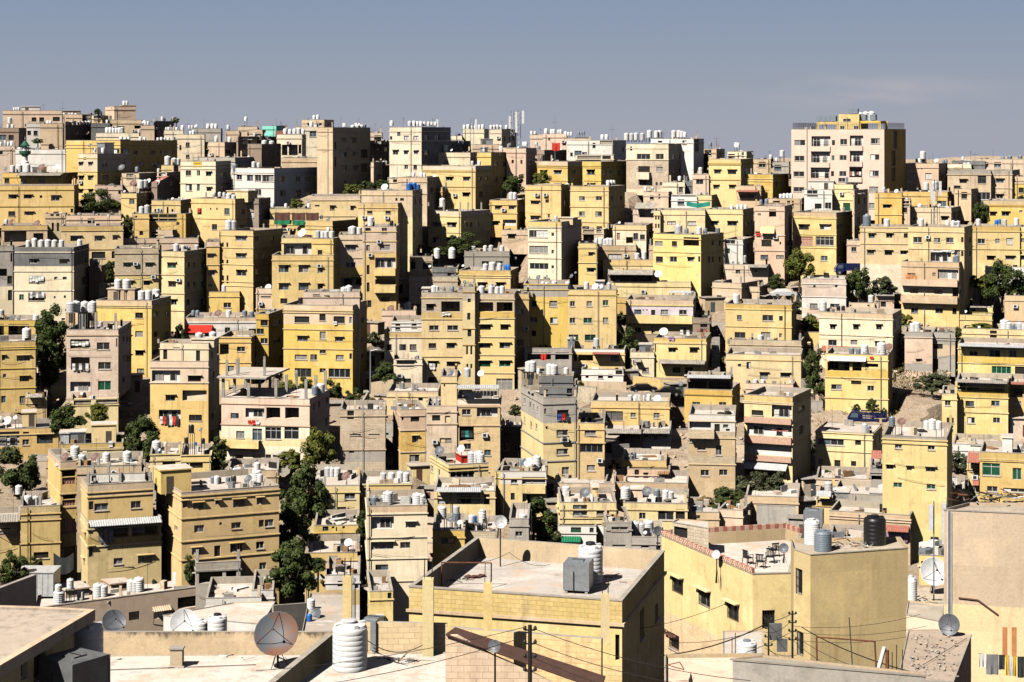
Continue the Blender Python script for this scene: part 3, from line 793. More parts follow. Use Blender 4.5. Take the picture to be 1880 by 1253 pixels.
            for x in pr[0].split(','):
                a, yt = X(float(x), y); P_, rz = s.roof_at(a, None, 0.12); z = max(CZ - (yt - HY) / F * P_.y, rz + 0.6)
                b = MB(); x_, y_ = P_.x - s.o.x, P_.y - s.o.y
                b.box(x_ - 0.15, y_ - 0.15, rz - s.o.z, x_ + 0.15, y_ + 0.15, z - s.o.z, 'concrete')
                for sx in (-0.1, 0.1): b.rod((x_ + sx, y_, z - s.o.z), (x_ + sx, y_, z - s.o.z + 0.5), 0.012, 'rust', 4)
                b.build('column', s.root)
        elif k == 'l':    # washing hanging on the front
            pr = v.split(':'); x0, y0, x1, y1 = [float(t) for t in pr[0].split(',')]; m = pr[1]
            ax, ay = X(x0, y0); bx, by = X(x1, y1); r_ = s.add(ax, ay, bx, by, 'x')
            if r_:
                i, qa, qb, zb, zt = r_; b = MB(); n = max(1, int((qb - qa) / 0.45)); ms = m.split('+')
                for j in range(n):
                    u0 = qa + (qb - qa) * j / n + 0.02; u1 = qa + (qb - qa) * (j + 1) / n - 0.03; zz = zb + rnd.random() * 0.3 * (zt - zb)
                    mm = ms[j % len(ms)]
                    for kk in range(3):
                        t0_, t1_ = kk / 3, (kk + 1) / 3; w0, w1 = 0.22 + 0.05 * math.sin(kk * 2 + j), 0.22 + 0.05 * math.sin(kk * 2 + 2 + j)
                        b.face([s.P(i, u0, zt + (zz - zt) * t1_, -w1), s.P(i, u1, zt + (zz - zt) * t1_, -w1), s.P(i, u1, zt + (zz - zt) * t0_, -w0), s.P(i, u0, zt + (zz - zt) * t0_, -w0)], mm)
                me = b.mesh('laundry'); c_ = Vector(s.P(i, (qa + qb) / 2, zb)) 
                me.transform(Matrix.Translation(-c_)); o = link('laundry', me, None, c_ + s.o)
                c1 = {'red': 'red', 'cloth_white': 'white', 'cloth_grey': 'grey', 'cloth_blue': 'blue', 'cloth_dark': 'dark', 'teal': 'teal', 'cloth_yellow': 'yellow', 'cloth_purple': 'purple', 'green': 'green', 'redtile': 'dull red', 'orange': 'orange', 'wood_brown': 'brown'}[ms[0]]
                s.nl = getattr(s, 'nl', 0) + 1
                tag(o, uniq(f"{c1} cloth hanging on the front of the {s.desc}" if s.nl == 1 else f"more {c1} cloth hanging on the {s.desc}"), 'laundry', 'washing hung out on the houses')
        elif k == 'as' or k == 'af':
            n = int(v); i = None
            for j, e in enumerate(s.E):
                if e[4] and ((k == 'af' and j == 0) or (k == 'as' and j in (1, 3))): i = j
            if i is None: continue
            L = s.E[i][3]; z = s.z1 - s.ph - 1.3
            while z > s.z0 + 3.2:
                for c_ in range(n):
                    q = L * (c_ + 0.5 + rnd.uniform(-0.12, 0.12)) / n
                    if rnd.random() < 0.12: continue
                    w, h = (0.8, 1.0) if L / n < 3 else (1.1, 1.0)
                    if q - w / 2 < 0.1 or q + w / 2 > L - 0.1: continue
                    if any(o['q0'] < q + w / 2 + 0.1 and o['q1'] > q - w / 2 - 0.1 and o['z0'] < z + h / 2 + 0.1 and o['z1'] > z - h / 2 - 0.1 for o in s.open[i]): continue
                    s.open[i].append(dict(q0=q - w / 2, q1=q + w / 2, z0=z - h / 2, z1=z + h / 2, kind='win', fl='h' if rnd.random() < .4 else ''))
                z -= 3.0
        elif k != 'X': print('unknown', k, v)
CATW = {}
def H(line):
    p = [q.strip() for q in line.split('|')]
    tile = p[0]; xs = [float(x) for x in p[1].split()]; top = float(p[2]); base = float(p[3]); col = p[4]; desc = p[5]; feats = p[6] if len(p) > 6 else ''
    if len(xs) == 2: xs.append(xs[1] + 6)
    opts = dict(q.split('=') for q in p[7].split()) if len(p) > 7 else {}
    px = [tp(tile, x, 0)[0] for x in xs]; yt = tp(tile, 0, top)[1]; yb = tp(tile, 0, base)[1]
    Y = float(opts.get('Y', 0)) or Yof(yb)
    Y += rnd.uniform(-0.2, 0.2)
    k = [(q - 940) / F for q in px]; D = float(opts.get('D', 9.5)) + rnd.uniform(-0.3, 0.3)
    pts = box_fp(k[0], k[1], k[2], Y, D)
    z1 = CZ - (yt - HY) / F * Y
    z0 = min(Zof(Y) - 1.2, z1 - 2.5)
    if 'cut' in opts: z0 = CZ - (tp(tile, 0, float(opts['cut']))[1] - HY) / F * Y
    s = House(pts, z1, z0, col, desc, ph=float(opts.get('ph', 0.7)), roof=opts.get('roof', 'R'), cat=opts.get('cat', 'house').replace('_', ' '), name=opts.get('name', 'house'))
    s.ytop = top
    sc = 1 if tile[0] in 'CD' else 1
    if 'nl' not in opts: s.ledges.append(z1 - float(opts.get('lz', 0.85)))
    if 'pd' in opts: s.pd = float(opts['pd'])
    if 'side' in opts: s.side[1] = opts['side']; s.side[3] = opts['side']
    features(s, tile, feats)
    for j, e_ in enumerate(s.E):       # shaded flanks get their windows too
        if e_[4] and j in (1, 3) and e_[3] > 4 and not s.open[j] and col not in 'GU' and rnd.random() < .85 and 'blank' not in desc:
            tmp = s.open[0]; features(s, tile, 'as=%d' % max(1, int(e_[3] / 3.2)))
    s.build(); s.finish_items()
    return s
DATA_A = """
A1|20 445 452|130|330|p|long pink-beige house on left skyline|w=195:245,300:34x30:k w=192:405:50x30:k t=128:102,118,134:.7 u=155,285,103:w:.5 t=192:355,372:.8|D=8
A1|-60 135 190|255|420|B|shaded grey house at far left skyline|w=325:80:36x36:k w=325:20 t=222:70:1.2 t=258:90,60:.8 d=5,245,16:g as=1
A1|192 290 300|222|380|w|narrow white house with two arched windows|w=292:210,256:28x32:k
A1|290 452 462|224|383|b|blank tan wall right of narrow white house|t=232:345,362:.8|D=8
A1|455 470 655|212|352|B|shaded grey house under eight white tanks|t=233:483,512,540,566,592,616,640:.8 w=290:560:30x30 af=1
A1|448 590 600|158|290|p|cluttered pink house beside the skyline antenna|t=175:462,500,520,545:.9 d=512,190,20:g u=455,575,135:B:.5
A1|600 655 680|158|275|G|dark flat shed among skyline tanks|w=175:630
A1|660 735 780|165|300|y|small yellow house under the skyline bush|w=185:700
A1|655 790 800|222|345|G|dark terrace between the skyline tanks|t=222:770:.8
A1|820 975 756|100|270|p|tower-like beige block highest on left skyline|w=180:795:18x22 t=90:892,912:1.1 d=930,178,16:w u=885,980,95:p:.3
A1|788 1018 1024|198|310|b|flat podium below the tower-like beige block|w=250:985:36x20:kh w=262:870
A1|1012 1110 1120|238|322|b|low tan house beside the shaded skyline wall|t=232:1065,1045:.8 d=1032,212,14:w d=1105,205,20:g
A1|1105 1130 1250|206|318|B|shaded wall house right of tower-like block|t=204:1167:.9 t=208:1230:.7:g
A1|1180 1318 1324|272|372|c|cream house carrying a row of squat tanks|t=275:1196,1212,1230,1250,1270:.75 t=270:1312:.9
A1|690 1000 1010|292|372|c|cream house with the dense white tank cluster|t=290:770,792,814,836,858,878:1.1 t=292:1000:.8 d=630,292,14:b d=562,295,10:w d=592,305,12:w
A1|1268 1470 1478|302|470|c|plain pale house with two small side windows|w=375:1350:26x30 w=398:1298:14x36 w=460:1350:26x24 t=302:1370,1390:.8
A1|1365 1615 1880|358|480|b|beige house with a shaded right flank|w=428:1412,1480:34x30:h w=428:1640,1720:34x30 t=356:1435,1555,1650:.9 d=1552,318,10:w d=1560,438,26:g
A1|1380 1588 1600|260|352|g|grey skyline house with three tall tanks|t=262:1497,1527,1552:1.25 t=262:1382,1360:.8 d=1408,242,14:w d=1315,262,12:w
A1|1620 1720 1740|275|352|p|small pinkish house left of skyline water frame|t=262:1640:.8
A1|1712 1850 1856|246|350|p|pinkish skyline house below a raised tank|t=205:1768:1.1 w=300:1700,1790:22x24 t=290:1830:.8
A1|1700 1712 1990|318|475|B|brown shaded house at the skyline dip|w=350:1770,1830,1900 w=430:1760,1840,1920 t=316:1830:.8
A1|475 865 1275|346|640|Y|long yellow house with very long shaded flank|w=424:830:60x34:b w=424:898:60x34:b w=435:975,1100,1170,1230:30x30:h u=690,880,350:y:.02 t=350:870,900,925:.8 t=350:1010,1040,1135,1160,1185,1210:.8 w=515:1010,1120 m=400|D=14
A1|563 700 945|442|760|Y|yellow house with pink upper storey|s=p:442:570 m=570,695 w=515:576,650:30x30:h w=615:576,650:34x34:h w=710:580,652:30x30:h w=520:752,885:34x36 w=615:752:50x40:h t=432:680,740:.9 d=648,380,16:g w=475:610:20x20 u=690,760,365:galv:.5
A1|110 470 556|410|560|w|white mosque building behind the green minaret|u=295,350,375:p:.3 t=475:105,140:1.2 d=448,432,26:w w=490:515:34x36:h t=470:260,275:.9:g u=480,530,425:galv:.3
A1|-60 108 114|385|545|p|pale house with tank row at left edge|t=386:5,35,58,85:.95 w=435:8:24x24
A1|20 450 560|580|760|o|house roofed by a long grey awning|v=130,583,452,608:sheet_dirty:1.4 w=636:50:36x34:k w=636:170,300:44x34 o=130,612,445,655:dn t=572:90,140,197:1.35 d=298,540,28:b d=408,537,22:w d=40,552,16:g w=590:495:30x60 u=230,300,540:galv:.3
A1|-80 532 566|668|930|Y|wide yellow house at the left edge|m=820 w=750:90,200:60x30:h w=760:398:60x40:h w=750:295:18x18:k w=872:85:50x34 w=870:208:64x28:h d=380,822,30:w w=850:545:20x30
A1|325 470 476|870|1050|b|tan stair block with two tall slits|w=968:380:16x62:k w=968:417:16x62:k w=882:375,415:22x14:k
A1|475 870 878|882|1040|P|pink terrace wall behind the yellow parapet|w=926:655:50x38:k q=570,740,785,850:870 w=1000:520
A1|10 340 346|955|1100|b|house with an arched dark doorway|o=30,998,190,1078:n o=240,1012,312,1070:n w=1052:115:38x56 d=78,938,30:b d=266,944,28:b t=945:45:.9 s=o:955:998
A1|440 885 892|958|1270|y|wide pale-yellow house below the tree|s=o:958:996 w=1050:545:76x38:h w=1050:708:58x38:h w=1044:828:36x36:h w=1170:708:98x48:k w=1168:815:24x52:k m=1130 t=900:780:.5 w=1240:818:22x50
A1|872 982 1090|726|900|y|small yellow house under twin tanks|w=786:948:36x36:W t=688:1012,1045:1.3 d=1065,640,24:w d=957,655,26:b d=895,712,9:w
A1|685 880 886|668|830|P|flat pink house behind the big tree|w=672:830:20x16 w=720:860:20x24:k
A1|875 1000 1140|582|720|b|low house left of the red gable|d=875,540,26:g w=605:935 t=575:1140:.8 t=572:985:1.0:g
A1|1090 1130 1300|650|800|B|brown house under a red gable roof|t=646:1165:.6 d=1125,655,30:w X=1
A1|1160 1240 1292|524|650|y|small yellow roof room below three big tanks|t=520:1205,1252,1280:1.5 t=572:1140:.7
A1|1130 1200 1298|575|720|p|pinkish block left of white apartment house|w=600:1165 as=1
A1|1298 1550 1660|496|770|c|white apartment house with small yellow sign|w=580:1355:40x38 w=580:1427:24x38 w=586:1500:40x32:h w=685:1358:44x46 w=685:1427:22x46 w=695:1503:36x30:h w=590:1600:34x30:h m=552,655 w=690:1600:30x30|ph=.9
A1|1380 1690 1840|468|620|g|grey flat roof behind the white apartment house|t=492:1672,1690,1710,1740:.7 t=492:1790:1.0
A1|1665 1971 2330|546|790|w|long whitish house with long shaded flank|w=610:1720:40x38:W w=615:1797:46x46:W w=615:1855:46x46:W w=620:1930:80x48:bW w=718:1715,1805:40x38 w=718:1856:46x44:W w=730:1935:90x40:bW m=688,590 t=540:1825,1860:1.1 w=622:2030,2065,2145,2215,2280:36x36 w=722:2035,2145,2220:40x40 d=1655,662,28:b t=698:1690:1.1:g d=1752,688,16:g|D=17
A1|1090 1298 1375|776|900|y|low yellow house left of twin-window yellow block|w=850:1118,1240:16x22 d=1240,764,10:w t=772:1290,1310:.6 q=1125,1248:822
A1|1375 1690 1900|766|1060|Y|yellow block with pink washing in one window|w=856:1435:32x44 w=856:1632:38x46 w=838:1515,1560:10x16:k w=968:1542:38x44 w=856:1745,1805,1860:34x36 w=970:1745,1860:34x40 m=912 u=1615,1800,712:y:.25 t=750:1540,1580,1612:.9 d=1832,962,14:w l=1425,836,1446,868:red t=985:1645:1.3 t=985:1680:1.3
A1|950 1072 1080|872|1060|Y|yellow house end left of dark greenhouse windows|w=902:980:14x32 w=1012:1016:26x30:k t=868:1018,1058:1.4
A1|1072 1335 1445|872|1035|o|low house with a long strip of dark windows|w=898:1108:62x52:k w=898:1175:62x52:k w=898:1240:62x52:k w=898:1300:56x52:k w=945:1280:24x22 t=985:1110,1150:.9:g
A1|1040 1240 1420|990|1060|b|ramshackle low house with a tiny tan gable|w=1020:1110 t=1030:1370,1350:.6
A1|890 1425 1432|1046|1170|P|long peach garden wall house|w=1125:945:32x22:k d=1142,1075,10:w u=1183,1237,1062:galv:.2
A1|825 1140 1146|1120|1680|k|house with green windows and grey block top|s=k:1120:1310 s=y:1310:1700 w=1240:915,1073:56x34:gh w=1370:935,1055:48x34:h m=1312,1448
A1|1142 1325 1488|1144|1690|y|pale-yellow tower with green window left of gap|w=1244:1235:62x40:gh w=1378:1238:56x40:h w=1508:1250:40x40:h m=1312,1448,1570 w=1243:1352,1460:24x40 w=1243:1398:14x40:k w=1378:1352,1460:24x36 w=1378:1398:20x36 w=1508:1354,1455:26x44 t=1140:1268,1315,1415:1.1 t=1140:1340,1360:.7:g
A1|1485 1578 1584|1072|1560|Y|yellow wing with one hooded window column|w=1175:1515:50x34:h w=1298:1518:56x40:h w=1390:1512:30x20 s=p:1072:1112 m=1240
A1|1575 1820 2035|996|1600|Y|tall yellow house with paired slit windows|w=1050:1733:76x38:h w=1175:1733:70x36:h w=1298:1735:70x44:Wh w=1100:1602,1635:14x42:k w=1224:1602,1635:14x42:k w=1345:1604,1636:14x56:k m=1120,1240,1365,1395 t=985:1645,1680:1.5 w=1050:1845,1960:28x34 w=1178:1850,1900,1970:28x34 w=1290:1850,1960:30x38
A2|45 145 225|240|330|T|turquoise house on the skyline|w=280:60:20x24 d=115,285,14:g
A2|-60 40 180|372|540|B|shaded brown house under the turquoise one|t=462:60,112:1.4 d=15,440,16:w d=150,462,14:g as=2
A2|-50 45 60|268|380|p|low pinkish house left of turquoise house|w=310:10
A2|150 330 360|302|460|c|cream house on dark pillared loggia|o=186,376,226,452:n o=236,376,300,452:n o=306,376,326,440:n t=298:210,245,277,308,338:1.1 d=296,424,8:w
A2|140 215 220|278|350|redtile|small red-roofed room on the skyline|
A2|330 490 560|197|290|p|pinkish rooftop house above the brown block|w=230:385:30x18:h w=230:455:24x18:h t=193:418,444:1.1 w=230:520:16x16
A2|285 450 455|247|400|c|pale wall house beneath pinkish rooftop house|t=246:398:1.0 d=370,350,12:w t=368:430:1.1 w=300:410
A2|440 552 822|252|710|b|big block, tan front and brown shaded flank|w=345:632,705:34x34:h w=447:635,715:36x36:h w=545:635,715:36x36:h w=645:638,715:36x30 w=440:780:50x60:k w=540:780:50x60:k w=385:572:12x58:k w=500:572:12x70:k m=410 t=302:697,727,758:1.35|D=13
A2|685 700 795|256|420|B|brown rooftop room beside three tall tanks|t=248:632,640,720,742:.7
A2|800 905 912|290|380|p|low pinkish house left of tall striped block|w=330:880
A2|815 826 958|347|560|B|brown shaded house behind the tall white block|w=410:833,885,938:28x26:h w=492:880,930:28x26 t=368:745,775:1.0 d=808,360,9:w
A2|826 846 960|502|660|p|small pale-edged house at foot of white block|w=610:885:30x36:k t=520:900,915:.7
A2|185 470 545|470|600|b|terrace house with concrete pillars and tank box|q=245,300,390,475:485 d=420,522,16:w u=300,342,480:galv:.3 as=1
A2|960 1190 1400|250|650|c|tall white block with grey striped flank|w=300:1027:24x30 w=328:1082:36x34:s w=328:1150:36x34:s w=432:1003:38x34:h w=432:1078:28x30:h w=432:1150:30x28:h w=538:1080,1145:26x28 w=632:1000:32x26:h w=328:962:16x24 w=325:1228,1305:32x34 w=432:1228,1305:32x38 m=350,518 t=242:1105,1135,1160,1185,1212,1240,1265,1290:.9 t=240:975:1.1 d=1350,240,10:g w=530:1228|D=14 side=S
A2|958 1030 1036|618|720|c|lower cream step of the tall white block|w=638:1000:28x26:k
A2|1380 1400 1546|350|460|G|dark grey striped wall right of white block|w=370:1370:14x36:k
A2|1405 1480 1486|312|380|c|small cream rooftop with dark tank frame|t=322:1460:.9:k
A2|1490 1640 1674|263|360|c|cream skyline box under many white tanks|t=262:1498,1525,1552,1580,1605,1630:.9
A2|1680 1766 1870|266|410|p|pale skyline box with a shaded flank|t=262:1690,1712,1735,1760,1800:.9
A2|1555 1760 1770|375|470|p|pinkish house under the grey solar panels|t=410:1358:.8 u=1615,1700,338:galv:.3 d=1820,378,18:g
A2|1752 1880 1975|398|640|P|pink house near the mobile phone mast|w=496:1835:36x26:kh w=598:1835:34x24:k t=420:1762:.9 w=500:1900,1960:20x30 w=600:1900
A2|1310 1540 1600|432|580|c|pale upper terrace above the ochre block|w=508:1365:34x36:W t=425:1360:1.1 d=1407,415,10:w
A2|1590 1690 1812|432|740|o|shaded ochre tower behind the yellow block|w=515:1728,1790:24x34 w=625:1728,1790:24x36 t=425:1640:.8 u=1610,1645,400:galv:.3
A2|1197 1578 1700|530|880|Y|yellow block with broad pink band on top|s=p:530:570 m=570,680 w=622:1390:48x30:h w=622:1512:46x30:h w=735:1510:50x30:h w=620:1610,1660:24x30 w=735:1618:30x44:k t=522:1555,1605:.8 w=622:1250,1300
A2|1020 1230 1333|612|960|p|pinkish house with three side windows|w=702:1262:28x34:k w=702:1312:16x34:k w=702:1347:20x34:k t=606:1132,1190,1212:.8 d=1283,600,12:w m=730 d=1070,700,8:g
A2|1330 1340 1432|684|900|o|ochre shaded wing beside the pinkish house|w=702:1360:20x34
A2|758 1125 1195|705|1290|y|pale block behind the huge shaded yellow wall|w=770:1010:16x20:k w=770:1050:26x20:k d=925,680,26:w t=706:1100,1135,1165:1.2:b s=b:705:900
A2|735 1020 1196|796|1330|Y|tall yellow block with huge blank shaded flank|s=o:796:852 w=862:818:38x20:k w=862:950:38x20:k|D=15
A2|393 750 757|742|920|y|pale-yellow house with white parapet|s=p:742:780 w=832:548:34x36:h w=832:692:28x34:h w=815:440:36x12:k d=538,722,8:w m=890
A2|100 400 406|835|930|y|low yellow strip behind the red-brown screens|t=828:120,380,215:.8
A2|-90 20 105|766|1000|B|shaded house at foot of the whitish one|w=855:15:40x30 w=855:70:34x28 w=880:-40
A2|40 550 735|926|1080|Y|yellow terrace house with red-brown screens|s=o:926:1000 d=520,912,16:g t=910:470:.8:g w=1020:70,100 m=985
A2|45 243 250|995|1180|y|pale house with wide white window band|w=1030:180:98x56:bW o=60,1000,115,1050:r t=1160:145:.8
A2|405 555 598|1052|1665|Y|upper yellow room with one small window|w=1152:460:34x36:k t=1045:445,480,505,545:1.0 d=332,1012,32:w t=1000:520:.8|D=5
A2|183 408 412|1045|1650|y|yellow terrace wall with recessed bright panel|o=200,1090,400,1166:w w=1143:380:20x30 
A2|115 556 592|1170|1700|Y|golden house with three columns of windows|w=1268:200,342:70x54:h w=1280:462:36x44:h w=1396:200:70x50:h w=1396:342:72x54:h w=1396:462:36x44:h w=1500:200,342,462
A2|595 767 773|1022|1560|p|narrow tall house, pink above and yellow below|s=p:1022:1248 s=Y:1248:1700 m=1190,1310 w=1118:680:78x44:hW w=1240:680:76x38:W o=612,1330,760,1392:r l=680,1385,745,1412:cloth_white t=1018:680,697,742:1.3
A2|767 1008 1030|964|1620|Y|tall house with white loggia over yellow balconies|s=p:964:1152 s=Y:1152:1700 w=990:800:20x28:h w=993:923:36x38 w=1118:805:24x42 w=1115:927:74x42:W w=1275:806:22x66:k w=1400:806:22x66:k w=1520:815:28x50:k o=857,1188,1005,1262:w o=857,1345,1005,1380:r p=850,1265,1008,1316:y p=850,1385,1008,1438:y w=1490:930:60x34:h l=880,1385,970,1425:cloth_grey m=1070 t=960:825:1.4 d=845,942,12:g t=958:975:.8:k
A2|1240 1473 1685|856|1140|y|yellow house with teal window above the tree|s=p:856:892 w=950:1297:62x30:h w=952:1408:64x34:h w=1063:1297:60x44:Wh w=1063:1400:60x44:h m=895,1010 w=950:1508:28x34:h w=950:1548:14x34:k w=950:1592:28x34 q=1240,1350,1470,1525,1620:790 t=822:1340:1.3
A2|1680 1877 1938|776|1000|Y|yellow house left of slim pink tower|w=828:1738,1838:40x32:h w=940:1722:46x30:kh o=1775,915,1870,960:w t=768:1835,1860:1.3 w=830:1905 m=870
A2|1768 1960 2052|990|1120|p|rubble-strewn tan house left of slim tower|w=1035:1838:54x36:kh d=1865,1075,24:g w=1175:1848 d=1970,1080,22:g d=1805,1085,12:g
"""
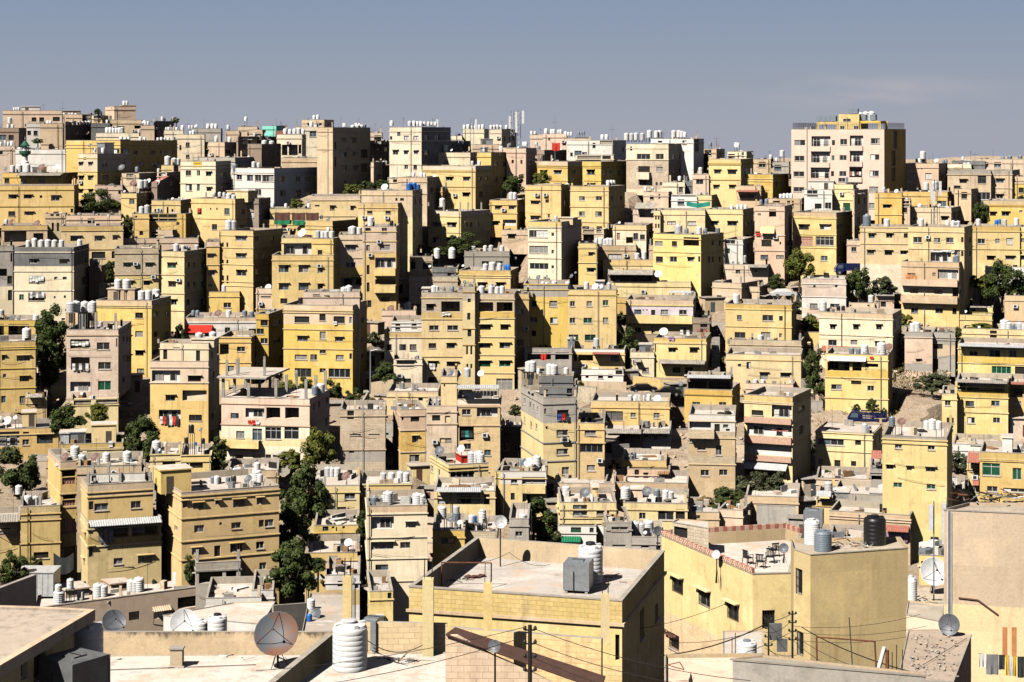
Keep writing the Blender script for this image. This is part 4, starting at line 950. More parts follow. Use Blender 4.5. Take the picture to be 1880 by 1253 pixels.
DATA_A34 = """
A3|130 222 228|305|372|p|pinkish skyline house beside mast tanks|t=303:140,165:.7
A3|222 392 398|297|380|P|pink skyline house under white tank row|w=335:267:14x26 t=297:245,285,300,335,350:1.0
A3|390 560 566|330|400|p|long low pink wall on middle skyline|t=310:385,405,425:.8 u=455,545,340:G:.2 t=305:480,500,515:.7:g
A3|-40 100 178|402|660|P|pinkish corner house by the green tree|w=498:5:18x26:k w=500:68:14x30:k w=500:130:22x32 w=600:5:14x26 t=385:85,100,175:.9 d=45,395,8:w
A3|175 232 392|416|500|B|brown shaded terrace with the red cloth|t=412:195:.8:g d=265,465,24:b t=485:300,330,355:.9 d=315,455,18:w
A3|395 724 820|345|490|w|white skyline house with shaded brown flank|w=383:590:22x40:W w=448:428:18x30 w=440:475 w=438:522:36x16 o=632,345,722,372:dn t=338:650,680:1.1 w=470:680:58x44:k t=395:403:.5
A3|1000 1305 1380|334|640|w|white upper storey with tank crowd above|w=358:1065:30x20:k w=360:1240:30x28 t=325:988,1037,1060:1.3 t=322:1163,1200,1242,1222:1.2 t=342:823,860,892,937:1.25 w=380:1330:30x90:k
A3|822 1125 1300|372|700|c|stone house with wide white windows|s=k:485:700 w=405:857:18x34:W w=462:945:98x38:bW w=462:1062:56x40:W w=552:950:84x42:k w=552:1062:48x34 w=648:950:84x40:bW w=658:1040,1070:16x26 w=465:1165,1215,1272:22x40 w=560:1165,1205,1237:20x30 w=565:1280:30x40 p=908,575,1000,625 m=485 d=1093,612,10:g|D=13
A3|1380 1470 1530|408|520|b|small tan block with metal tank frame|w=435:1400 t=390:1425:1.0:g d=1470,345,8:g
A3|162 400 640|497|690|Y|long yellow house with a shaded right flank|s=p:497:530 m=540,635 w=575:228:48x34:h w=575:328:54x34:h w=663:228,330:50x20:h w=578:350 d=290,485,10:w|D=9
A3|402 640 912|497|686|Y|yellow house with black terrace railing|s=o:497:530 m=540,635 w=575:458:42x38:Wh w=575:566:54x38:Wh w=662:455,570:52x18:h w=575:668,710,885,770:26x34 w=660:885,860:22x30 q=755,865:490|D=13
A3|455 730 740|452|640|c|thin shade canopy above the yellow railing house|o=470,458,640,495:dn w=468:680:60x30:k
A3|1415 1645 1735|480|790|Y|yellow house with two hooded window pairs|s=o:480:520 m=520,630 w=570:1477:46x28:h w=572:1582:62x34:h w=680:1468:40x30:h w=680:1583:44x30:h
A3|1640 1875 1990|590|800|Y|yellow step right of hooded window pairs|s=o:590:628 m=640 t=585:1660,1680:.9 t=665:1755:1.0 w=680:1700:80x36 
A3|1550 1685 1735|425|560|c|cream stair house on right middle skyline|t=395:1610,1625:.9 w=450:1660:16x40 w=462:1570
A3|1735 1860 1900|480|600|b|low tan house left of the beige tower|t=480:1860:.9 w=520:1800
A3|1300 1415 1420|590|760|p|small pinkish house with one squat tank|t=585:1355:1.0 w=640:1350
A3|1245 1380 1385|642|740|G|black screened shed behind white sheds|
A3|1085 1242 1250|645|760|c|long shed with corrugated white top|w=700:1215:30x40 t=635:1205:1.0 t=672:985,1000:1.1:g
A3|945 1125 1180|716|810|p|tan cottage with one dark window|w=755:1005:28x28:k t=704:960,1010:.7 w=750:1060:16x36
A3|1145 1330 1336|748|850|w|white cabin under a flat white roof|w=790:1215 u=1150,1330,745:w:.4
A3|1330 1435 1490|740|860|y|small yellow hut beside the green tarpaulin|t=735:1360,1400:.5:g
A3|870 1040 1130|845|950|p|ruinous cottage with sheet roof|v=895,795,1060,845:sheet_dirty:1.5 w=880:935:36x30 d=905,930,14:w
A3|95 352 418|668|990|Y|yellow house with stepped parapet|w=792:165:58x26:h w=782:253:26x28 w=902:165:62x30:h w=888:265:16x26 t=700:400:.9 w=800:385:20x50 u=220,350,665:Y:.02
A3|420 695 812|676|1030|Y|square yellow house in the upper centre|s=o:676:712 m=825,935 w=762:503:42x32 w=762:625:44x32 w=873:503:44x34 w=873:623:46x34 w=983:628:40x44 w=982:530 w=760:720,785:16x30 w=872:718,785:18x34 t=668:690,712,730:.9
A3|1062 1388 1394|846|1110|y|pale house with two white shutters|w=940:1147:64x28:s w=940:1293:64x28:s
A3|1020 1066 1072|850|1110|y|narrow pale stair wing with slits|w=900:1035,1055:10x30:k w=960:1035,1055:10x30:k
A3|1388 1660 1738|842|1060|y|pale-yellow wing right of the white shutters|w=940:1455:50x32:h w=942:1583:68x36:h t=838:1580,1622,1650,1680:.85 w=940:1690,1715:20x36 w=1040:1690:20x40
A3|1615 1790 1845|672|820|b|house with dark red awning over terrace|v=1617,702,1775,726:redtile:1.5 o=1640,735,1740,760:n q=1838:690
A3|1530 1660 1735|1058|1320|w|narrow white house beside the alley|w=1140:1555:24x36:g w=1075:1570:70x30 as=1
A3|1745 1960 2015|818|1340|P|salmon-pink house with yellow striped awning|o=1848,842,1900,895:n w=878:1778:24x14 v=1790,962,1890,1020:y:1.0 w=1085:1830:70x48:k w=1085:1930:14x22 w=1085:1985:30x40 w=1185:1815,1940:56x30 m=1030,1140 w=1010:1770:40x18:k t=802:1790,1830:.8:g l=1755,1010,1785,1040:red
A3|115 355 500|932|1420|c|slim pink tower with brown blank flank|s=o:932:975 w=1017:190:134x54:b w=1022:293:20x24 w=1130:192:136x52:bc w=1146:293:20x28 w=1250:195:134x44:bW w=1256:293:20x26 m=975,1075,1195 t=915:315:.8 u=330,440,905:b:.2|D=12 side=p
A3|725 965 1012|955|1160|y|yellow house with brown dish and red door|w=1035:765:24x50:r w=1035:890:34x46 w=1040:938:34x36 d=750,988,30:b d=772,937,10:w q=690,715:1000 s=c:1000:1200 o=820,1040,870,1085:n
A3|505 660 720|985|1120|p|bare pink terrace of thin pillars|w=985:625:34x40 q=485,560,610,655:990 o=512,990,590,1075:dn t=1060:660,690:.9
A3|1015 1358 1522|1024|1470|y|yellow corner house with wide dark opening|w=1088:1055:56x36:c w=1088:1168:36x38:k o=1233,1042,1345,1105:dn w=1200:1285:44x34:h m=1155 w=1082:1380,1445,1495:18x36:k w=1200:1378,1418,1445,1495:16x40:k t=1018:1197,1345:1.5 t=1015:1255,1390,1480:.9:g d=1315,1268,12:g w=1200:1060,1160
A3|478 612 618|1085|1420|y|narrow yellow house left of garden terrace|w=1163:566:34x30:h w=1278:565:52x34:h m=1112,1225 t=1078:605:.8
A3|612 892 898|1102|1240|b|tan terrace wall with three white tanks|t=1100:640,665,690,710:1.2 w=1180:740:100x34:s
A3|985 1215 1222|1100|1260|p|pinkish garden wall with two grey dishes|d=1057,1135,18:g d=1098,1140,16:g d=1133,1148,11:g w=1150:1180
A4|808 1002 1008|722|1010|Y|yellow house right of tower base|s=o:722:765 w=820:893:56x28:h m=880 w=930:865:20x50:k t=712:870:.8 d=962,710,16:w d=892,706,12:g t=760:1035:.8:g
A4|1008 1330 1370|716|860|o|ochre rooftop wall behind the white tanks|w=800:1290:66x40:bW t=820:1175,1200:.9 s=o:716:770 t=700:1175:1.4 t=700:1240:1.5
A4|975 1060 1066|770|1000|p|tall narrow pink wall with one dark window|w=846:1022:34x36:k w=800:1080
A4|1056 1356 1425|830|1010|b|wide beige house under small mast|w=910:1090:20x16 w=880:1380,1405:20x50:k t=900:1132:1.4 t=905:1340:.8 w=905:1310:50x30:kh
A4|1025 1266 1330|512|690|P|pink house with two blank arched windows|w=605:1083:46x42:s w=602:1193:46x42:s w=550:1120,1145:10x6:k t=478:1152:1.5 t=505:1110,1130:.8 d=1250,490,16:w t=500:1160:.9:k w=600:1305:26x44 t=510:1300,1320:.7:g
A4|1330 1500 1506|515|620|c|low cream wall on right skyline|t=552:1455,1480,1520:1.0 w=560:1400
A4|1360 1600 1610|492|560|G|distant dark roofs on right skyline|t=486:1440:.7
A4|1545 1880 1900|480|580|p|pale house with three grey tanks|t=498:1727,1778,1852:1.2:g w=520:1600,1690
A4|1330 1642 1648|562|800|b|weathered beige house with window grille|w=638:1443:54x30:h w=625:1578:62x60 w=745:1598:90x52:b s=U:562:590 m=590 d=1540,722,12:w w=690:1400
A4|1642 1795 1850|560|800|b|weathered beige wing with two dark windows|w=636:1707:58x34:h w=748:1705:50x34:Wh m=690 s=U:560:588 d=1830,580,12:g
A4|1795 1960 1970|605|800|p|pinkish-yellow house at the right edge|s=Y:655:800 w=703:1860:40x36 m=655
A4|1380 1500 1570|695|880|b|tan annex by the shaded alley|w=740:1450:40x50:k t=765:1440,1480:.7
A4|1615 1960 1970|780|980|Y|yellow house at right edge with stained parapet|s=b:780:820 m=820 w=873:1657:44x32:h w=873:1747:56x36:h w=857:1858:24x20
A4|1510 1850 1856|965|1320|y|long yellow house with blue barrels on roof|s=o:965:1000 m=1003,1130 w=1070:1573:54x34 w=1070:1690:34x34:W w=1070:1775:46x42:sW w=1190:1640:54x30:h w=1190:1780:66x30:h t=955:1552,1742,1825:1.1 t=948:1680:.8:b t=945:1703:.9:b
A4|1850 1990 2000|968|1330|y|yellow wing cut by the right photo edge|w=1063:1872:26x26 w=1188:1870:34x30:h m=1130
A4|702 1052 1058|968|1480|y|yellow house with red roof-edge line|m=972,1090 w=1030:785:44x36:h w=1030:912:44x36:h w=1030:1030:30x34 w=1150:777:50x38:h w=1152:905:54x38:h w=1152:1015:44x30:h t=962:750:1.7:g t=965:893:1.4 t=945:870:.5:k d=828,955,10:g s=c:1240:1480
A4|606 702 708|1064|1330|p|thin pinkish house in the dark gap|w=1128:657:38x34 w=1015:660
A4|1048 1450 1510|970|1650|y|pale house above the stacked balconies|w=1060:1115:64x40:W w=1063:1255:46x34:W w=1063:1347:56x36:W o=1208,1148,1356,1218:w w=1150:1400:40x40 t=960:1140:1.1 t=955:1330:.8 t=965:1390,1370,1405:.9 d=1270,810,12:w w=1060:1468,1492:16x36:k w=1160:1468,1492:16x36:k d=1390,945,14:g m=1130 l=1210,1134,1380,1152:cloth_white
A4|215 530 645|866|1320|y|yellow house with red lattice window|s=b:866:905 m=908,1025,1120 w=968:297:74x38:h w=968:450:78x38:h w=1068:297:130x64:r w=1068:447:130x64:bW w=1193:443:50x36:W w=965:555 t=855:585:.8:g as=2
A4|300 500 510|700|900|w|whitewashed rooftop with washing and corrugated shed|w=815:480:46x44 u=330,510,640:w:.35 w=705:358:74x80 l=330,835,560,862:cloth_white w=820:400 t=860:400,440:.6
A4|508 652 756|662|880|y|yellow cube on the whitewashed rooftop|w=825:605:50x60:g t=652:615:1.1:g m=775 w=800:690,730
A4|650 660 757|705|1280|b|shaded flank house behind yellow cube|w=780:690,730:20x50 w=920:690,730:20x50 m=870
A4|30 280 300|765|880|b|rough pinkish wall house left of white rooftop|t=760:130,155,180,205:.8 w=800:100,200 d=160,815,18:g q=290:800
A4|-60 75 160|590|770|Y|yellow house end left of beige tower|m=600 w=680:20
A4|50 190 200|500|600|g|small skyline house left of beige tower|t=460:140:1.4 t=495:80,100:.7 w=540:110 d=75,570,14:w
A4|-60 40 48|672|780|b|tan block below skyline with brown door|w=720:10:30x60:k
"""
DATA_B = """
B1|92 530 640|96|600|c|grey-topped cream house with white cloth|s=G:96:232 w=195:240:60x34:h w=197:457:58x34:h w=325:262:108x50:k w=318:402:24x22 w=318:465:28x22 w=450:262:116x60:k w=455:155:34x42:g w=455:393:14x18:k w=452:467:18x22 m=268,405 t=92:203,248,297,345,393,443:1.2 t=88:573:1.2 l=212,300,318,350:cloth_white l=215,415,322,462:cloth_white+cloth_grey w=190:605:26x36 w=330:605:36x44|D=12
B1|-60 92 98|84|600|g|grey house with stacked black loggias|o=75,135,90,200:dn o=-50,250,50,305:dn w=440:98:28x74:k w=330:100:34x60:k s=c:380:600
B1|640 728 790|230|420|B|brown house with a yellow sunlit side|w=330:755:10x40:k t=222:660,690:1.0:g d=708,205,18:g
B1|-100 255 372|620|790|o|left-edge house with open rooftop bays|o=60,648,210,735:d o=-60,648,28,735:d t=595:10:1.4 t=640:258,312:1.35 t=605:400:1.1 d=100,600,18:g d=140,603,20:g w=750:318:24x36 
B1|-100 255 264|768|1230|Y|yellow house at left edge with hooded windows|s=o:768:826 m=830,970,1112 w=893:168:96x42:h w=890:25:24x40:h w=1040:175:70x44:h w=1020:33:26x30 w=1190:25:36x50 w=1190:160:40x52 t=768:192:1.6 
B1|690 1090 1230|480|1000|Y|ochre house behind the pink stone block|s=b:480:526 m=530 w=585:1000:54x38 w=720:1000:54x44:c w=856:1003:60x38:h w=985:1010:50x36 w=580:1120,1200:26x36:h w=720:1120,1200:26x36 t=470:1020,1068,1123:1.4 u=770,972,398:b:.25 t=398:850,912:1.7 w=850:1120,1200 d=1128,440,14:w
B1|478 850 945|686|1330|Q|pink stone block with arched loggia|o=505,757,642,824:n w=806:742:92x54:W o=510,886,645,976:n w=947:752:92x54:W o=505,1062,650,1132:w w=1090:752:92x66:gW m=1182 w=780:862:10x60 w=760:890,915,935:14x44:h w=900:890,915,935:14x50:h w=1050:890:16x40 t=560:510,545,610,650:1.5 t=560:530,632,665:1.3 d=625,908,14:w l=520,930,640,990:cloth_white+cloth_dark l=515,770,640,810:cloth_white u=560,615,565:galv:.5 q=690,830:570 t=665:725:.8|D=13 cut=1186
B1|505 850 856|1184|1420|y|yellow ground floors beneath the pink stone block|o=530,1190,655,1245:d o=690,1190,845,1245:d w=1222:755:74x46 d=812,1212,14:w
B1|1080 1498 1578|915|1470|p|house with roof terrace and long white loggia|s=Y:1070:1500 o=1092,980,1296,1060:w w=1040:1398:92x44:kh w=1178:1225:70x44:h o=1312,1124,1486,1198:d o=1142,1264,1300,1330:wr w=1322:1405:92x44 m=1070 t=772:1432,1530:1.35 l=1150,1310,1290,1380:cloth_white+red+cloth_dark d=1420,1078,10:w
B1|1150 1500 1562|785|1465|c|cream terrace room above the long white loggia|w=862:1188:30x80:k w=876:1424:30x76:k q=1140:870 w=825:1270:50x18:s u=1375,1540,760:c:.1|D=5
B1|1330 1845 1880|600|800|w|white terrace house with red canopy|s=p:600:628 v=1335,655,1530,722:red:2.4 w=700:1636:40x54 w=700:1540:24x44 d=1570,570,28:b t=600:1645:1.4 t=600:1760,1810:1.1:g t=585:1390,1420:.9:g d=1515,575,14:b p=1560,705,1840,735:w w=700:1866
B1|1575 1805 1880|740|1060|Y|yellow house right of red canopy|w=828:1733:60x38:W o=1580,790,1645,868:r m=925,745 w=970:1655:60x44 w=830:1850:16x44 d=1622,805,12:w w=975:1780:50x40 w=970:1835
B1|1330 1470 1476|728|880|b|low tan house under red canopy corner|d=1375,750,14:w w=790:1400
B1|1490 1722 1765|415|590|Y|small yellow house with row of tanks|w=512:1635:54x36:W t=412:1612,1690,1715,1750,1785:1.2 t=385:1760,1790:1.1 s=o:415:425
B1|185 335 342|1175|1330|y|peeling yellow hut with broken roof|w=1230:260:22x14:k v=195,1150,305,1180:sheet_dirty:1.0
B2|0 165 243|392|620|p|pinkish house beside two grey dishes|w=450:70:70x8:k d=88,382,24:w d=215,475,20:g d=265,465,16:g s=o:535:620 m=540
B2|0 90 198|575|1000|o|shaded ochre house in the dark alley|w=640:110,150 w=770:115,150 w=700:20,60
B2|340 745 755|415|1090|Q|pink block roof room over yellow house|q=500,590:440 w=438:435:50x10:s t=510:650:1.3 t=508:630,668:1.2 d=705,475,22:g d=735,465,20:g|D=5
B2|198 695 798|515|1130|Y|big yellow house with pink upper storey|s=p:515:655 m=570,690,830 w=615:330:108x46:k w=600:478:44x46:k w=617:598:80x50:k w=752:335:76x40:h w=728:480:44x56 w=757:597:60x38:h w=886:323:90x38:c w=886:415:50x42:i w=848:480:44x24 w=888:603:58x36:Wc w=997:338:120x62 w=982:480:46x32 w=1000:600:154x62:bW l=558,628,585,658:cloth_white w=620:720,765:20x44 w=760:725,765:18x40 w=880:720,765:18x40 d=655,1030,12:g t=500:320:.8:k
B2|1105 1268 1274|160|310|k|roofless block house with dark doorway|w=218:1130:34x70:k w=230:1232:66x44:k t=205:1302:1.6 t=205:1410:1.7 t=150:1410:1.2
B2|1268 1450 1465|240|340|G|grey concrete shed beside the twin tanks|w=290:1400
B2|1100 1450 1458|305|460|k|stone wall house with a low window|w=392:1185:38x22 d=1250,232,10:w
B2|1498 1822 1828|125|260|g|grey parapet house with four squat tanks|t=128:1563,1648,1690,1768:1.0 w=215:1650,1750 d=1805,190,16:g d=1863,178,16:g d=1565,180,12:w
B2|1460 1830 1890|264|470|y|cream house under four white tanks|s=o:264:312 m=314 w=367:1625:60x40:h w=367:1757:60x40:h t=262:1650,1700,1752:1.2 t=258:1795,1815:.8:b d=1488,228,10:w
B2|905 1150 1156|548|680|P|pink rooftop wall with brown dish|d=970,535,26:b d=1030,578,18:b t=550:1070,1095:1.2 q=1145:560
B2|975 1190 1196|625|980|w|white rooftop room over vines|w=655:1137:34x42:W w=665:1020:36x50:c m=640
B2|922 1195 1202|706|1000|c|cream house with three small barred windows|s=o:706:752 w=815:958:36x44:i w=815:1055,1130:50x44:i
B2|990 1195 1202|900|1130|c|cream lower floors beside the alley tree|w=932:1075:130x52:bh w=1055:1088:56x34
B2|1190 1488 1496|420|1090|y|block-topped house with broken balcony|s=k:420:565 s=o:565:610 m=612,745,880 w=527:1252:56x52:kh o=1332,485,1466,562:d l=1335,560,1400,590:cloth_white w=675:1280:68x38:W w=675:1415:78x38:W w=803:1268:56x38 w=803:1400:60x42:h w=935:1270:70x44:h w=935:1412:80x36:h w=1050:1268:62x40 t=418:1280,1300:1.0 t=415:1350,1410:.8:g l=1245,930,1290,975:cloth_white u=1195,1250,395:g:.3
B2|1486 1574 1582|378|1098|o|square stair tower with slits|w=478:1533:24x28:k w=592:1530:24x50:k w=708:1535:28x60:k w=835:1518,1548:14x64:k w=950:1520,1548:14x30:k s=k:378:480 s=y:480:1180 m=680,797 d=1500,345,14:g
B2|1580 1858 1880|430|1088|y|house with open block loggias and teal blinds|s=k:430:484 s=o:562:606 s=k:484:562 o=1600,490,1706,560:d o=1730,490,1845,560:d m=607,740,870,1000 w=670:1650:78x42:kh w=670:1787:60x42:kh w=802:1645:80x38:h w=802:1790:76x44:h w=932:1645,1790:80x44:gh w=1085:1787:120x90:c t=428:1622,1690,1735,1770:1.15
B2|1860 1962 1968|430|980|o|shaded ochre strip beside square stair tower|w=560:1900 w=780:1900,1940
B3|85 402 408|362|905|Y|left half of the flat ochre block|s=g:362:452 w=502:160:34x40:k w=502:297:56x42:c w=618:157:48x38:h w=622:300:54x44:W w=715:157:30x40:k t=392:223,250,305:1.1 t=392:400:1.1 d=190,312,16:g d=278,725,20:g m=362
B3|402 750 756|402|915|Y|right half of the flat ochre block|w=502:435:36x40:W w=502:556:38x40:W w=495:673:40x38:gW w=622:435:38x40:W w=622:545:60x38:gW w=620:673:40x38:W w=745:435:72x44:igW w=745:563:80x44:igW t=395:535:1.1 t=398:697:1.1 d=600,378,26:w d=640,378,18:w u=600,660,345:galv:.5
B3|115 262 268|325|470|p|broken pink wall behind the flat ochre block|w=345:160 d=190,310,18:g d=423,302,18:g d=457,278,10:g t=345:290:1.0
B3|655 1130 1136|186|330|y|mustard terrace with three squat tanks|s=o:186:226 m=228 t=180:900,950,1040:1.1
B3|690 1285 1300|345|480|y|long yellow wall below the sheet-roofed shed|v=692,262,1012,300:sheet_dirty:1.2 o=700,350,702,352 d=1052,288,28:w
B3|690 1020 1026|262|400|B|open shed with sheet metal roof|v=690,264,1020,302:sheet_dirty:1.8 o=700,302,1010,345:dn
B3|750 1320 1330|462|540|o|bright cracked terrace behind the lilac balcony|t=455:1240,1265:1.0 t=452:1300:.9:g v=1130,408,1290,430:sheet:1.0 d=1160,432,10:r
B3|820 1302 1320|475|740|y|lilac-walled house with long solid balcony|s=p:475:517 s=l:517:586 p=820,586,1300,640:y m=517 w=560:905:52x36 w=565:1015:28x40:k w=563:1097:54x38:W w=563:1230:54x36:W w=547:945,970:14x8:k w=690:903:50x38:i w=690:1015:26x54 w=690:1095:50x48:W w=685:1230:44x34:W
B3|1300 1420 1426|605|760|B|dark shack right of lilac-walled house|l=1330,680,1400,735:redtile+cloth_dark w=655:1380 d=1378,698,14:w
B3|1022 1396 1430|752|1010|y|small yellow house above a grey lean-to|s=o:752:780 m=782 w=835:1152:54x36:h w=835:1307:56x38:h d=1090,703,32:w v=1060,905,1416,942:sheet_dirty:1.8 w=978:1183:60x40:k w=978:1272:60x40:k l=1125,735,1168,768:cloth_purple w=820:1030:10x60 l=1210,690,1300,730:cloth_white+cloth_dark
B3|850 1022 1028|850|990|c|crumbling cream house with skylight roof|u=915,1002,800:galv:.3 w=920:900:60x30 o=880,870,940,940:n w=980:960 v=880,900,930,925:sheet_dirty:1.0
B3|430 810 830|830|1010|y|low yellow house with small red awning|s=w:830:852 o=476,868,582,914:d v=580,850,772,872:redtile:1.6 o=588,880,770,884 w=890:740:60x44:c m=968 s=w:970:1010 w=890:455:24x50:k w=1020:637,707:36x28:k t=808:607:1.3
B3|500 800 806|975|1060|w|white lower wall with two dark windows|w=1022:637,707:38x30:k w=1025:540:24x24 w=990:780
B3|90 430 436|822|1040|g|grey house with leaning red sheet|o=112,852,280,905:d o=310,852,410,905:d s=g:822:1040 w=880:380:50x40 t=770:430:.8:g u=400,450,760:galv:.4
B3|1535 2010 2046|510|820|y|yellow house beside the stairway alley|s=o:510:542 m=672 w=600:1635:34x34 w=604:1840:76x42:W w=607:1934:24x34:k w=727:1640:76x42 w=727:1825:68x42 w=730:1932:22x32 t=500:1612:1.6 d=1875,600,12:w d=1962,693,12:g
B3|1440 1650 1800|355|540|p|terraced pink shacks above stairway alley|u=1460,1502,365:galv:.2 w=455:1490:36x30:k w=380:1700 t=505:1400:.9:g w=570:1517:26x40:k
B3|1590 1780 1860|380|500|b|tan shack with a blue plank door|w=455:1705:36x56:r w=455:1640 v=1780,430,1850,445:sheet_dirty:1.0
B3|1525 1840 1880|222|370|p|pinkish wall house with single grid window|w=270:1625:34x34 w=263:1755:22x18:k v=1700,222,1880,250:sheet_dirty:1.5 t=205:1665:1.5 d=1590,205,10:r
B3|1555 2080 2110|768|880|k|tan block terrace above peeling yellow house|q=1555,1720:790 t=862:1785:1.0 d=1920,780,12:g w=855:1700:30x16:r
B3|1540 2078 2090|872|1120|y|peeling yellow house with one hooded window|w=945:1637:22x24:W w=945:1702:34x52 w=1020:1812:60x56:Wh w=1015:1965:70x38:h w=1018:1818 
B3|1680 2022 2060|1082|1180|P|pink block terrace above red lattice balconies|t=1085:1750,1805:.9 t=1080:1975:.8 d=2000,1063,10:w
B3|195 440 446|1022|1770|G|dark grey rooftop room on concrete house|t=1008:270,300:1.3 t=985:122,145:1.2 d=345,998,16:g t=1005:390,188:.8|D=5
B3|200 466 470|1102|1795|G|unplastered grey block storey|w=1145:245:30x52 w=1140:413:40x58:k
B4|283 600 632|326|580|w|whitewashed house topped with brown stone|s=Q:326:456 w=376:373,530:18x18:k w=518:368:54x36:c w=518:520:68x34:W m=455 s=p:535:580|ph=.2
B4|622 806 812|496|600|P|low salmon wall house with rubble|w=515:630,760:14x14:k t=490:780:1.3 t=440:655:.8 w=560:650
B4|808 945 950|446|600|P|salmon house with one square black opening|w=505:868:40x36:k w=562:865,910:12x8:k v=815,438,945,450:sheet_dirty:.8
B4|998 1412 1475|205|680|b|stacked-balcony house on the right hillside|o=1260,255,1412,324:w w=298:1070:60x34:W w=290:1233:20x24 w=410:1090:54x32:h w=415:1265:60x34 w=550:1093:50x36 w=552:1270:54x36 s=y:495:680 s=c:375:445 p=945,325,1408,372:b p=945,445,1408,495:b l=1030,290,1105,350:orange w=280:1430,1458:16x50:k w=410:1440 w=555:1380:30x46:k o=1366,385,1410,450:r d=1348,333,14:g d=1020,435,12:g t=200:1400,1380:1.0:g
B4|1370 1650 1660|585|700|y|low yellow garden wall with one dish|d=1460,558,11:w w=550:1515
B4|1488 1655 1662|528|640|y|little yellow cabin with a sheet roof|w=550:1516:28x24:k v=1490,520,1610,534:sheet_dirty:.8
B4|1600 1880 1890|238|380|w|white shed wall behind the right tree|w=262:1700
B4|1740 1960 1970|446|720|b|tan house cut off at right edge|s=P:626:720 m=626
B4|408 935 1000|576|960|c|cream house with yellow pilasters|s=b:576:618 m=738,618 w=668:505,672,837:40x38:h w=782:503:60x38 w=780:658:50x36 w=790:840:60x38:h v=430,812,930,858:redtile:2.0 d=460,773,13:g d=628,758,13:g t=552:435:1.5 t=550:545,580:.8:k w=560:790:30x20 w=840:440
B4|450 902 935|872|1290|y|yellow house with open black top storey|o=467,922,626,985:d o=646,922,712,986:d o=734,932,832,958:d s=o:985:1042 m=1042 w=1068:673:70x28:k w=1103:672:50x42:W w=1100:532:76x36 w=1110:778:46x38 t=870:733:1.6 t=868:855:1.6 t=868:640,690:1.0:g d=907,812,28:b d=703,1112,12:w m=1190 v=465,880,745,918:cloth_white:.8 t=860:750:.6:b l=770,880,800,898:red
B4|1022 1222 1228|708|990|P|peeling salmon house under the cliff|w=908:1120:30x22:h s=g:708:758 s=g:935:990 t=702:1080,1108:1.4
B4|1222 1385 1400|710|980|g|grey wall with a dark doorway|w=808:1262:66x34:k w=935:1241:38x76:k s=b:800:880 m=765 d=1358,750,11:w
B4|1436 1890 1900|690|830|y|yellow upper wall with four grey tanks|t=760:1738,1765:1.6 t=762:1800,1825:1.2:g t=740:1848,1875:1.6 w=720:1660:50x50:k d=1557,670,10:w
B4|1405 1960 1970|802|1100|y|right-edge house with grey metal eaves|v=1415,792,1880,820:sheet:1.4 w=860:1518:62x38:W w=858:1670:80x56 w=858:1725:40x56 w=858:1800:50x60 w=858:1852:50x60 s=o:890:942 w=978:1718:142x56:bg w=980:1850:70x56:k m=942,1040 w=1035:1690:56x20:k
B4|1395 1766 1772|1065|1480|y|house with a long dark balcony under eaves|v=1395,1050,1768,1078:sheet_dirty:1.3 o=1470,1070,1740,1132:r w=1095:1430:60x50:k w=1220:1490:60x40 w=1218:1675:62x40 w=1340:1500:56x42 w=1340:1683:52x42:W s=o:1132:1182 m=1182,1290 d=1460,1335,14:g d=1670,1250,14:g
B4|1290 1398 1404|1150|1480|y|narrow yellow wing left of long dark balcony|w=1215:1332:40x40:W w=1340:1350 
B4|1772 1970 1980|1070|1420|o|right-edge house with a pinkish awning|v=1775,1066,1880,1088:redtile:1.3 o=1785,1100,1870,1175:r w=1225:1835:50x46:s w=1225:1870:24x46:k
"""
